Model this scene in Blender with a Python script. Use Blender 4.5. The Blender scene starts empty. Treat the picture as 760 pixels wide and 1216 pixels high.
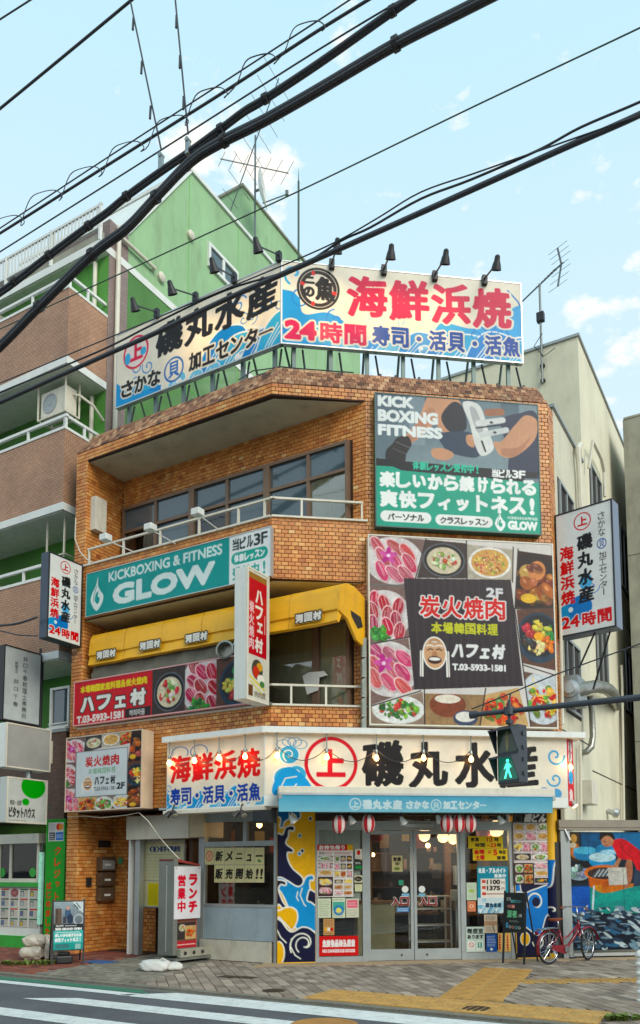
import bpy, math, random
import numpy as np
from mathutils import Vector, Matrix
random.seed(7)
S = bpy.context.scene
COL = S.collection
# ---------------------------------------------------------------- camera
FPX, CX, CY, PITCH, ROLL = 948.6, 404.4, 944.8, math.radians(5.259), math.radians(-0.254)
CAMZ = 1.6
_fw = Vector((0, math.cos(PITCH), math.sin(PITCH)))
_up = Vector((0, -math.sin(PITCH), math.cos(PITCH)))
_rt = Vector((1, 0, 0))
RT = _rt*math.cos(ROLL) + _up*math.sin(ROLL)
UP = _up*math.cos(ROLL) - _rt*math.sin(ROLL)
FW = _fw
EYE = Vector((0, 0, CAMZ))
cam = bpy.data.cameras.new('camera'); camo = bpy.data.objects.new('camera', cam); COL.objects.link(camo)
R3 = Matrix((RT, UP, -FW)).transposed()
camo.matrix_world = Matrix.Translation(EYE) @ R3.to_4x4()
cam.sensor_width = 36; cam.lens = FPX/1216*36
cam.shift_x = (380-CX)/1216; cam.shift_y = (CY-608)/1216
cam.clip_start = 0.05; cam.clip_end = 2000
S.camera = camo
# ---------------------------------------------------------------- sky, sun, exposure
SUN_DIR = Vector((.46, -.66, .52)).normalized()      # towards the sun
W = bpy.data.worlds.new('World'); S.world = W; W.use_nodes = True
nt = W.node_tree; nt.nodes.clear()
def wn(t, **k):
    n = nt.nodes.new(t)
    for a, b in k.items(): setattr(n, a, b)
    return n
sky = wn('ShaderNodeTexSky', sky_type='NISHITA', sun_disc=False)
sky.sun_elevation = math.asin(SUN_DIR.z); sky.sun_rotation = math.atan2(SUN_DIR.x, SUN_DIR.y)
sky.air_density = 1.0; sky.dust_density = 0.6; sky.ozone_density = 1.5
bg = wn('ShaderNodeBackground'); bg.inputs[1].default_value = SKY_STRENGTH = 0.13
tc = wn('ShaderNodeTexCoord')
tint = wn('ShaderNodeMix', data_type='RGBA', blend_type='MULTIPLY'); tint.inputs[0].default_value = 1.0
tint.inputs[7].default_value = (0.86, 1.16, 0.92, 1)
nt.links.new(sky.outputs[0], tint.inputs[6])
sep = wn('ShaderNodeSeparateXYZ'); nt.links.new(tc.outputs['Generated'], sep.inputs[0])
hz = wn('ShaderNodeValToRGB'); e_ = hz.color_ramp.elements; e_[0].position = 0; e_[0].color = (4.8/6, 4.8/6, 5.0/6, 1); e_[1].position = .8; e_[1].color = (2.8/6, 4.3/6, 4.95/6, 1)
q_ = e_.new(.35); q_.color = (3.9/6, 4.5/6, 5.0/6, 1)
nt.links.new(sep.outputs['Z'], hz.inputs['Fac'])
hs = wn('ShaderNodeVectorMath', operation='SCALE'); hs.inputs['Scale'].default_value = 6*.98; nt.links.new(hz.outputs['Color'], hs.inputs[0])
hm = wn('ShaderNodeMix', data_type='RGBA'); hm.inputs[0].default_value = .90; nt.links.new(tint.outputs[2], hm.inputs[6]); nt.links.new(hs.outputs[0], hm.inputs[7])
n1 = wn('ShaderNodeTexNoise'); n1.inputs['Scale'].default_value = 5.5; n1.inputs['Detail'].default_value = 8; n1.inputs['Roughness'].default_value = .62
n1.inputs['Distortion'].default_value = .5
mp = wn('ShaderNodeMapping'); mp.inputs['Location'].default_value = (3.35, 1.7, .4); mp.inputs['Scale'].default_value = (1, 1, 1.9)
nt.links.new(tc.outputs['Generated'], mp.inputs['Vector']); nt.links.new(mp.outputs[0], n1.inputs['Vector'])
cr = wn('ShaderNodeValToRGB'); cr.color_ramp.elements[0].position = .54; cr.color_ramp.elements[1].position = .72
cr.color_ramp.elements[0].color = (0, 0, 0, 1); cr.color_ramp.elements[1].color = (.9, .9, .9, 1)
nt.links.new(n1.outputs['Fac'], cr.inputs['Fac'])
def skydir(px, py):
    return (FW*FPX + RT*(px-CX) + UP*(CY-py)).normalized()
last = cr.outputs['Color']
acc = None
for (px, py, r, amp) in [(262,200,.085,.22),(415,45,.035,.22),(738,392,.10,.22),(215,175,.035,.18),(322,208,.05,.20),(632,285,.02,.11)]:
    d = skydir(px, py)
    dist = wn('ShaderNodeVectorMath', operation='DISTANCE'); nt.links.new(tc.outputs['Generated'], dist.inputs[0]); dist.inputs[1].default_value = d
    mr = wn('ShaderNodeMapRange'); mr.inputs['From Min'].default_value = r; mr.inputs['From Max'].default_value = 0
    mr.inputs['To Min'].default_value = 0; mr.inputs['To Max'].default_value = amp
    nt.links.new(dist.outputs['Value'], mr.inputs['Value'])
    if acc is None: acc = mr.outputs[0]
    else:
        a = wn('ShaderNodeMath', operation='ADD'); nt.links.new(acc, a.inputs[0]); nt.links.new(mr.outputs[0], a.inputs[1]); acc = a.outputs[0]
n2 = wn('ShaderNodeTexNoise'); n2.inputs['Scale'].default_value = 16; n2.inputs['Detail'].default_value = 6; n2.inputs['Roughness'].default_value = .6
nt.links.new(mp.outputs[0], n2.inputs['Vector'])
ad = wn('ShaderNodeMath', operation='ADD'); nt.links.new(acc, ad.inputs[0]); nt.links.new(n2.outputs['Fac'], ad.inputs[1])
cr2 = wn('ShaderNodeValToRGB'); cr2.color_ramp.elements[0].position = .62; cr2.color_ramp.elements[1].position = .80
cr2.color_ramp.elements[1].color = (1, 1, 1, 1)
nt.links.new(ad.outputs[0], cr2.inputs['Fac'])
mx = wn('ShaderNodeMath', operation='MAXIMUM')
sc1 = wn('ShaderNodeMath', operation='MULTIPLY'); sc1.inputs[1].default_value = .0
nt.links.new(cr.outputs['Color'], sc1.inputs[0]); nt.links.new(sc1.outputs[0], mx.inputs[0]); nt.links.new(cr2.outputs['Color'], mx.inputs[1])
cm = wn('ShaderNodeMix', data_type='RGBA'); cm.inputs[7].default_value = (5.6, 5.2, 4.7, 1)
nt.links.new(mx.outputs[0], cm.inputs[0]); nt.links.new(hm.outputs[2], cm.inputs[6])
nt.links.new(cm.outputs[2], bg.inputs[0])
wo = wn('ShaderNodeOutputWorld'); nt.links.new(bg.outputs[0], wo.inputs[0])
sl = bpy.data.lights.new('sun', 'SUN'); sl.energy = 1.3; sl.angle = math.radians(32); sl.color = (1, .92, .80)
so = bpy.data.objects.new('sun', sl); COL.objects.link(so); so.location = (20, 5, 30)
so.rotation_euler = (-SUN_DIR).to_track_quat('-Z', 'Y').to_euler()
S.view_settings.view_transform = 'Standard'; S.view_settings.look = 'None'
S.view_settings.exposure = 0.78; S.view_settings.gamma = 1
# ---------------------------------------------------------------- frames on the real planes of the place
def ray(px, py):
    return FW*FPX + RT*(px-CX) + UP*(CY-py)
class Frame:
    "u to the right as seen from the street, v inward (away from the street), z up"
    def __init__(s, O, u, n=None):
        s.O = Vector(O); s.u = Vector(u).normalized(); s.w = Vector((0, 0, 1))
        s.n = Vector(n).normalized() if n is not None else Vector((-s.u.y, s.u.x, 0))
    def P(s, u, v, z): return s.O + s.u*u + s.n*v + s.w*z
    def px(s, px, py, v=0):
        d = ray(px, py); t = ((s.O + s.n*v - EYE).dot(s.n))/d.dot(s.n); p = EYE + d*t - s.O
        return p.dot(s.u), p.z
    def rect(s, c, v=0):
        "TL TR BR BL pixels of the photograph -> u0,u1,z0,z1 of the level rectangle on this plane"
        q = [s.px(a, b, v) for a, b in c]
        return (q[0][0]+q[3][0])/2, (q[1][0]+q[2][0])/2, (q[2][1]+q[3][1])/2, (q[0][1]+q[1][1])/2
def ground(px, py, z=0.0):
    d = ray(px, py); t = (z-EYE.z)/d.z; return EYE + d*t
def plumb(P, px_y):
    "height of the photo row px_y straight above ground point P"
    n = Vector((P.x, P.y, 0)).normalized()
    a = P - EYE; lo, hi = -2., 60.
    for _ in range(50):
        m = (lo+hi)/2; q = Vector((P.x, P.y, m)) - EYE
        y = CY - FPX*q.dot(UP)/q.dot(FW)
        if y > px_y: lo = m
        else: hi = m
    return (lo+hi)/2
aL, aF = math.radians(60.34), math.radians(82.35)
dL = Vector((math.sin(aL), -math.cos(aL), 0)); dF = Vector((math.sin(aF), math.cos(aF), 0))
dR = Vector((math.cos(aL), math.sin(aL), 0))        # away from the street, square to dL
c_shop = ground(329, 1144.5, 0)
REC = .42                                             # shopfront stands back this far under the brick
nF = Vector((-dF.y, dF.x, 0)); nL = Vector((-dL.y, dL.x, 0))
_b = (nF + nL); _b = _b/_b.dot(nF)
C0 = c_shop - _b*REC
Ff = Frame(C0, dF); Lf = Frame(C0, dL)
# ---------------------------------------------------------------- mesh builder (world coordinates)
class MB:
    def __init__(s, fr=None): s.v = []; s.f = []; s.fr = fr; s.att = []
    def p(s, a): return s.fr.P(*a) if s.fr else Vector(a)
    def add(s, vs, fs):
        k = len(s.v); s.v += [s.p(a) for a in vs]; s.f += [tuple(k+i for i in f) for f in fs]; return s
    def box(s, x0, x1, y0, y1, z0, z1):
        if x0 > x1: x0, x1 = x1, x0
        if y0 > y1: y0, y1 = y1, y0
        if z0 > z1: z0, z1 = z1, z0
        return s.add([(x0,y0,z0),(x1,y0,z0),(x1,y1,z0),(x0,y1,z0),(x0,y0,z1),(x1,y0,z1),(x1,y1,z1),(x0,y1,z1)],
              [(0,3,2,1),(4,5,6,7),(0,1,5,4),(1,2,6,5),(2,3,7,6),(3,0,4,7)])
    def prism(s, poly, a, b, axis='v'):
        "poly in two axes, extruded over the third: axis 'v' -> poly is (u,z); 'z' -> (u,v); 'u' -> (v,z)"
        f = {'v': lambda p, t: (p[0], t, p[1]), 'z': lambda p, t: (p[0], p[1], t), 'u': lambda p, t: (t, p[0], p[1])}[axis]
        n = len(poly)
        return s.add([f(p, a) for p in poly]+[f(p, b) for p in poly],
                     [tuple(range(n))[::-1], tuple(range(n, 2*n))]+[(i, (i+1) % n, n+(i+1) % n, n+i) for i in range(n)])
    def tube(s, pts, r, n=6, cap=True, closed=False):
        P = [s.p(a) for a in pts]; m = len(P); k = len(s.v)
        rs = r if isinstance(r, (list, tuple)) else [r]*m
        ref = None
        for i in range(m):
            t = (P[(i+1) % m]-P[i-1]) if closed else (P[min(i+1, m-1)]-P[max(i-1, 0)])
            t = t.normalized() if t.length > 1e-9 else Vector((0, 0, 1))
            if ref is None: ref = Vector((0, 0, 1)) if abs(t.z) < .9 else Vector((1, 0, 0))
            a = (ref - t*ref.dot(t)); a = a.normalized() if a.length > 1e-6 else t.orthogonal().normalized()
            ref = a; b = t.cross(a)
            for j in range(n):
                q = 2*math.pi*j/n; s.v.append(P[i]+a*(rs[i]*math.cos(q))+b*(rs[i]*math.sin(q)))
        for i in range(m if closed else m-1):
            for j in range(n):
                i2 = (i+1) % m
                s.f.append((k+i*n+j, k+i*n+(j+1) % n, k+i2*n+(j+1) % n, k+i2*n+j))
        if cap and not closed:
            s.f.append(tuple(k+j for j in range(n))[::-1]); s.f.append(tuple(k+(m-1)*n+j for j in range(n)))
        return s
    def cyl(s, a, b, r, n=10, r2=None): return s.tube([a, b], [r, r if r2 is None else r2], n)
    def lathe(s, base, axis, prof, n=16):
        "prof: (distance along axis, radius)"
        A = s.p(base); ax = Vector(axis)
        if s.fr: ax = s.fr.u*ax.x + s.fr.n*ax.y + s.fr.w*ax.z
        ax = ax.normalized(); a = ax.orthogonal().normalized(); b = ax.cross(a); k = len(s.v)
        for h, r in prof:
            for j in range(n):
                q = 2*math.pi*j/n; s.v.append(A+ax*h+a*(r*math.cos(q))+b*(r*math.sin(q)))
        for i in range(len(prof)-1):
            for j in range(n): s.f.append((k+i*n+j, k+i*n+(j+1) % n, k+(i+1)*n+(j+1) % n, k+(i+1)*n+j))
        if prof[0][1] > 1e-5: s.f.append(tuple(k+j for j in range(n))[::-1])
        if prof[-1][1] > 1e-5: s.f.append(tuple(k+(len(prof)-1)*n+j for j in range(n)))
        return s
def fix_normals(me):
    import bmesh
    bm = bmesh.new(); bm.from_mesh(me); bmesh.ops.recalc_face_normals(bm, faces=bm.faces); bm.to_mesh(me); bm.free()
def tag(o, label=None, cat=None, group=None, kind=None):
    if label: o['label'] = label
    if cat: o['category'] = cat
    if group: o['group'] = group
    if kind: o['kind'] = kind
    return o
def thing(name, label, cat, loc=(0, 0, 0), group=None, kind=None):
    o = bpy.data.objects.new(name, None); COL.objects.link(o); o.location = loc; o.empty_display_size = .1
    return tag(o, label, cat, group, kind)
def wloc(o):
    l = Vector(o.location)
    while o.parent: o = o.parent; l += Vector(o.location)
    return l
def obj(name, mb, mat, parent=None, smooth=False, label=None, cat=None, group=None, kind=None, bevel=0, origin=None, normals=True):
    org = Vector(origin) if origin is not None else None
    if org is None:
        if parent is not None: org = wloc(parent)
        else:
            xs = [v.x for v in mb.v]; ys = [v.y for v in mb.v]; zs = [v.z for v in mb.v]
            org = Vector(((min(xs)+max(xs))/2, (min(ys)+max(ys))/2, min(zs)))
    me = bpy.data.meshes.new(name); me.from_pydata([v-org for v in mb.v], [], mb.f)
    if normals: fix_normals(me)
    me.materials.append(mat)
    if smooth:
        me.shade_smooth() if hasattr(me, 'shade_smooth') else None
        if smooth == 'auto':
            try: me.set_sharp_from_angle(angle=math.radians(40))
            except Exception: pass
    if mb.att:
        a = me.attributes.new('rnd', 'FLOAT', 'FACE'); a.data.foreach_set('value', mb.att)
    o = bpy.data.objects.new(name, me); COL.objects.link(o)
    if parent is not None:
        o.parent = parent; o.location = org - wloc(parent)
    else: o.location = org
    if bevel:
        b = o.modifiers.new('bevel', 'BEVEL'); b.width = bevel; b.segments = 2; b.limit_method = 'ANGLE'
    return tag(o, label, cat, group, kind)
def copy_tree(o, parent=None):
    c = o.copy(); COL.objects.link(c)
    if parent is not None: c.parent = parent
    for ch in list(o.children): copy_tree(ch, c)
    return c
# ---------------------------------------------------------------- materials
MATS = {}
def srgb(r, g, b):
    f = lambda c: (c/255/12.92) if c/255 <= .04045 else ((c/255+.055)/1.055)**2.4
    return (f(r), f(g), f(b))
def mat(name, col, rough=.6, metal=0, var=.12, vscale=3.0, bump=0, bscale=40, emit=None, estr=0, spec=.5, dirt=0, stretch=(1,1,1), tr=0):
    if name in MATS: return MATS[name]
    m = bpy.data.materials.new(name); m.use_nodes = True; t = m.node_tree; b = t.nodes['Principled BSDF']
    b.inputs['Roughness'].default_value = rough; b.inputs['Metallic'].default_value = metal
    b.inputs['Specular IOR Level'].default_value = spec
    if tr: b.inputs['Transmission Weight'].default_value = tr
    L = t.links.new
    tcn = t.nodes.new('ShaderNodeTexCoord'); mpn = t.nodes.new('ShaderNodeMapping'); L(tcn.outputs['Object'], mpn.inputs[0]); mpn.inputs['Scale'].default_value = stretch
    if var or dirt:
        n = t.nodes.new('ShaderNodeTexNoise'); n.inputs['Scale'].default_value = vscale; n.inputs['Detail'].default_value = 7; n.inputs['Roughness'].default_value = .62
        L(mpn.outputs[0], n.inputs['Vector'])
        mr = t.nodes.new('ShaderNodeMapRange'); mr.inputs['From Min'].default_value = .3; mr.inputs['From Max'].default_value = .7
        mr.inputs['To Min'].default_value = 1-var; mr.inputs['To Max'].default_value = 1+var; L(n.outputs['Fac'], mr.inputs['Value'])
        mm = t.nodes.new('ShaderNodeMix'); mm.data_type = 'RGBA'; mm.blend_type = 'MULTIPLY'; mm.inputs[0].default_value = 1
        mm.inputs[6].default_value = (*col, 1); L(mr.outputs[0], mm.inputs[7]); out = mm.outputs[2]
        if dirt:
            n3 = t.nodes.new('ShaderNodeTexNoise'); n3.inputs['Scale'].default_value = vscale*1.7; n3.inputs['Detail'].default_value = 9; n3.inputs['Roughness'].default_value = .7
            mp3 = t.nodes.new('ShaderNodeMapping'); mp3.inputs['Scale'].default_value = (1.3, 1.3, .35); mp3.inputs['Location'].default_value = (5, 3, 1)
            L(tcn.outputs['Object'], mp3.inputs[0]); L(mp3.outputs[0], n3.inputs['Vector'])
            r3 = t.nodes.new('ShaderNodeMapRange'); r3.inputs['From Min'].default_value = .5; r3.inputs['From Max'].default_value = .75; r3.inputs['To Max'].default_value = dirt
            L(n3.outputs['Fac'], r3.inputs['Value'])
            m3 = t.nodes.new('ShaderNodeMix'); m3.data_type = 'RGBA'; L(r3.outputs[0], m3.inputs[0]); L(out, m3.inputs[6]); m3.inputs[7].default_value = (.09, .075, .055, 1)
            out = m3.outputs[2]
        L(out, b.inputs['Base Color'])
        r2 = t.nodes.new('ShaderNodeMapRange'); r2.inputs['To Min'].default_value = max(0, rough-.1); r2.inputs['To Max'].default_value = min(1, rough+.1)
        L(n.outputs['Fac'], r2.inputs['Value']); L(r2.outputs[0], b.inputs['Roughness'])
    else: b.inputs['Base Color'].default_value = (*col, 1)
    if bump:
        n = t.nodes.new('ShaderNodeTexNoise'); n.inputs['Scale'].default_value = bscale; n.inputs['Detail'].default_value = 5
        L(mpn.outputs[0], n.inputs['Vector']); bp = t.nodes.new('ShaderNodeBump'); bp.inputs['Strength'].default_value = bump; bp.inputs['Distance'].default_value = .01
        L(n.outputs['Fac'], bp.inputs['Height']); L(bp.outputs[0], b.inputs['Normal'])
    if emit: b.inputs['Emission Color'].default_value = (*emit, 1); b.inputs['Emission Strength'].default_value = estr
    MATS[name] = m; return m
def mat_glass(name, tint=(.75, .8, .8), alpha=.45, rough=.03):
    if name in MATS: return MATS[name]
    m = bpy.data.materials.new(name); m.use_nodes = True; t = m.node_tree; t.nodes.clear(); L = t.links.new
    o = t.nodes.new('ShaderNodeOutputMaterial'); g = t.nodes.new('ShaderNodeBsdfGlossy'); g.inputs['Roughness'].default_value = rough
    tr = t.nodes.new('ShaderNodeBsdfTransparent'); tr.inputs[0].default_value = (*tint, 1)
    fr = t.nodes.new('ShaderNodeFresnel'); fr.inputs[0].default_value = 1.5
    ad = t.nodes.new('ShaderNodeMath'); ad.operation = 'ADD'; ad.inputs[1].default_value = alpha; ad.use_clamp = True; L(fr.outputs[0], ad.inputs[0])
    nz = t.nodes.new('ShaderNodeTexNoise'); nz.inputs['Scale'].default_value = 1.3
    bp = t.nodes.new('ShaderNodeBump'); bp.inputs['Strength'].default_value = .08; bp.inputs['Distance'].default_value = .05; L(nz.outputs['Fac'], bp.inputs['Height']); L(bp.outputs[0], g.inputs['Normal'])
    mx = t.nodes.new('ShaderNodeMixShader'); L(ad.outputs[0], mx.inputs[0]); L(tr.outputs[0], mx.inputs[1]); L(g.outputs[0], mx.inputs[2]); L(mx.outputs[0], o.inputs[0])
    MATS[name] = m; return m
def mat_ramp(name, source, stops, rough=.5, bump=.15, fine=60, blotch=.25, spec=.4):
    "colour chosen per piece: source 'object' (each object its own) or 'face' (attribute rnd)"
    m = bpy.data.materials.new(name); m.use_nodes = True; t = m.node_tree; b = t.nodes['Principled BSDF']; L = t.links.new
    b.inputs['Specular IOR Level'].default_value = spec
    if source == 'object':
        s = t.nodes.new('ShaderNodeObjectInfo').outputs['Random']
    else:
        a = t.nodes.new('ShaderNodeAttribute'); a.attribute_name = 'rnd'; s = a.outputs['Fac']
    r = t.nodes.new('ShaderNodeValToRGB'); e = r.color_ramp.elements
    for i, (p, c) in enumerate(stops):
        if i < 2: e[i].position = p; e[i].color = (*c, 1)
        else: q = e.new(p); q.color = (*c, 1)
    L(s, r.inputs['Fac'])
    g = t.nodes.new('ShaderNodeNewGeometry')
    n = t.nodes.new('ShaderNodeTexNoise'); n.inputs['Scale'].default_value = 2.2; n.inputs['Detail'].default_value = 9; n.inputs['Roughness'].default_value = .7; L(g.outputs['Position'], n.inputs['Vector'])
    mr = t.nodes.new('ShaderNodeMapRange'); mr.inputs['From Min'].default_value = .3; mr.inputs['From Max'].default_value = .7; mr.inputs['To Min'].default_value = 1-blotch; mr.inputs['To Max'].default_value = 1+blotch*.5; L(n.outputs['Fac'], mr.inputs['Value'])
    mm = t.nodes.new('ShaderNodeMix'); mm.data_type = 'RGBA'; mm.blend_type = 'MULTIPLY'; mm.inputs[0].default_value = 1; L(r.outputs[0], mm.inputs[6]); L(mr.outputs[0], mm.inputs[7])
    mp4 = t.nodes.new('ShaderNodeMapping'); mp4.inputs['Scale'].default_value = (2.6, 2.6, .3); L(g.outputs['Position'], mp4.inputs[0])
    n4 = t.nodes.new('ShaderNodeTexNoise'); n4.inputs['Scale'].default_value = 1.6; n4.inputs['Detail'].default_value = 8; n4.inputs['Roughness'].default_value = .7; L(mp4.outputs[0], n4.inputs['Vector'])
    r4 = t.nodes.new('ShaderNodeMapRange'); r4.inputs['From Min'].default_value = .5; r4.inputs['From Max'].default_value = .78; r4.inputs['To Max'].default_value = .55; L(n4.outputs['Fac'], r4.inputs['Value'])
    m4 = t.nodes.new('ShaderNodeMix'); m4.data_type = 'RGBA'; L(r4.outputs[0], m4.inputs[0]); L(mm.outputs[2], m4.inputs[6]); m4.inputs[7].default_value = (.10, .07, .045, 1)
    L(m4.outputs[2], b.inputs['Base Color']); b.inputs['Roughness'].default_value = rough
    n2 = t.nodes.new('ShaderNodeTexNoise'); n2.inputs['Scale'].default_value = fine; n2.inputs['Detail'].default_value = 4; L(g.outputs['Position'], n2.inputs['Vector'])
    bp = t.nodes.new('ShaderNodeBump'); bp.inputs['Strength'].default_value = bump; bp.inputs['Distance'].default_value = .008; L(n2.outputs['Fac'], bp.inputs['Height']); L(bp.outputs[0], b.inputs['Normal'])
    MATS[name] = m; return m
def mat_tiles(name, c1, c2, mortar, bw, bh, mode='wall', ms=.006, rough=.5, bump=.4):
    "far facades whose tiles are too small to pick apart"
    m = bpy.data.materials.new(name); m.use_nodes = True; t = m.node_tree; b = t.nodes['Principled BSDF']; L = t.links.new
    uv = t.nodes.new('ShaderNodeUVMap'); uv.uv_map = 'metre'
    br = t.nodes.new('ShaderNodeTexBrick'); L(uv.outputs[0], br.inputs['Vector'])
    br.inputs['Color1'].default_value = (*c1, 1); br.inputs['Color2'].default_value = (*c2, 1); br.inputs['Mortar'].default_value = (*mortar, 1)
    br.inputs['Scale'].default_value = 1; br.inputs['Mortar Size'].default_value = ms; br.inputs['Brick Width'].default_value = bw; br.inputs['Row Height'].default_value = bh
    n = t.nodes.new('ShaderNodeTexNoise'); n.inputs['Scale'].default_value = 1.1; n.inputs['Detail'].default_value = 8; n.inputs['Roughness'].default_value = .65
    g = t.nodes.new('ShaderNodeNewGeometry'); L(g.outputs['Position'], n.inputs['Vector'])
    mr = t.nodes.new('ShaderNodeMapRange'); mr.inputs['From Min'].default_value = .3; mr.inputs['From Max'].default_value = .7; mr.inputs['To Min'].default_value = .72; mr.inputs['To Max'].default_value = 1.12; L(n.outputs['Fac'], mr.inputs['Value'])
    mm = t.nodes.new('ShaderNodeMix'); mm.data_type = 'RGBA'; mm.blend_type = 'MULTIPLY'; mm.inputs[0].default_value = 1; L(br.outputs[0], mm.inputs[6]); L(mr.outputs[0], mm.inputs[7])
    L(mm.outputs[2], b.inputs['Base Color']); b.inputs['Roughness'].default_value = rough
    bp = t.nodes.new('ShaderNodeBump'); bp.inputs['Strength'].default_value = bump; bp.inputs['Distance'].default_value = .01; bp.invert = True; L(br.outputs['Fac'], bp.inputs['Height']); L(bp.outputs[0], b.inputs['Normal'])
    MATS[name] = m; return m
def metre_uv(o, du, dn=None):
    "uv in metres: x along du (or along dn for the faces square to it), y up"
    me = o.data; uv = me.uv_layers.new(name='metre'); du = Vector(du).normalized(); dn = Vector((-du.y, du.x, 0))
    for p in me.polygons:
        a = du if abs(p.normal.dot(du)) < .7 else dn
        for li in p.loop_indices:
            c = me.vertices[me.loops[li].vertex_index].co; uv.data[li].uv = (c.dot(a), c.z if abs(p.normal.z) < .7 else c.dot(dn if a is du else du))
def print_mat(name='printed_vinyl', rough=.38, glow=0):
    key = name
    if key in MATS: return MATS[key]
    m = bpy.data.materials.new(key); m.use_nodes = True; t = m.node_tree; b = t.nodes['Principled BSDF']; L = t.links.new
    a = t.nodes.new('ShaderNodeAttribute'); a.attribute_name = 'ink'
    n = t.nodes.new('ShaderNodeTexNoise'); n.inputs['Scale'].default_value = 2.5; n.inputs['Detail'].default_value = 7; n.inputs['Roughness'].default_value = .65
    g = t.nodes.new('ShaderNodeNewGeometry'); L(g.outputs['Position'], n.inputs['Vector'])
    mr = t.nodes.new('ShaderNodeMapRange'); mr.inputs['From Min'].default_value = .3; mr.inputs['From Max'].default_value = .7; mr.inputs['To Min'].default_value = .86; mr.inputs['To Max'].default_value = 1.04; L(n.outputs['Fac'], mr.inputs['Value'])
    mm = t.nodes.new('ShaderNodeMix'); mm.data_type = 'RGBA'; mm.blend_type = 'MULTIPLY'; mm.inputs[0].default_value = 1; L(a.outputs['Color'], mm.inputs[6]); L(mr.outputs[0], mm.inputs[7])
    L(mm.outputs[2], b.inputs['Base Color']); b.inputs['Roughness'].default_value = rough; b.inputs['Specular IOR Level'].default_value = .2
    if glow: L(mm.outputs[2], b.inputs['Emission Color']); b.inputs['Emission Strength'].default_value = glow
    MATS[key] = m; return m
# ---------------------------------------------------------------- printing: flat artwork drawn by code onto fine sheets
_tri_cache = {}
def text_tris(s):
    if s in _tri_cache: return _tri_cache[s]
    cu = bpy.data.curves.new('t', 'FONT'); cu.body = s; cu.size = 1; cu.resolution_u = 3
    o = bpy.data.objects.new('t', cu); COL.objects.link(o); bpy.context.view_layer.update()
    me = bpy.data.meshes.new_from_object(o.evaluated_get(bpy.context.evaluated_depsgraph_get()))
    bpy.data.objects.remove(o); bpy.data.curves.remove(cu)
    me.calc_loop_triangles(); n = len(me.vertices); v = np.empty(n*3); me.vertices.foreach_get('co', v); v = v.reshape(-1, 3)[:, :2]
    k = len(me.loop_triangles); t = np.empty(k*3, dtype=np.int32); me.loop_triangles.foreach_get('vertices', t); t = t.reshape(-1, 3)
    bpy.data.meshes.remove(me); _tri_cache[s] = (v, t); return v, t
def cellbox(ch, x0, y0, x1, y1, vert=False):
    "small kana and low characters keep their own size inside their square"
    w, h = x1-x0, y1-y0
    if ch in 'ッィェョュャァォっゃゅょ':
        return (x0+w*.28, y0+h*.05, x1-w*.04, y1-h*.27) if vert else (x0+w*.12, y0+h*.30, x1-w*.16, y1)
    if ch in 'ニ二': return x0+w*.04, y0+h*.2, x1-w*.04, y1-h*.18
    if ch in 'トけ1ドり': return x0+w*.2, y0, x1-w*.12, y1
    if ch in 'い口': return x0+w*.06, y0+h*.12, x1-w*.06, y1-h*.08
    if ch in '・ハフン': return x0+w*.03, y0+h*.06, x1-w*.03, y1-h*.03
    return x0, y0, x1, y1
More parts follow.
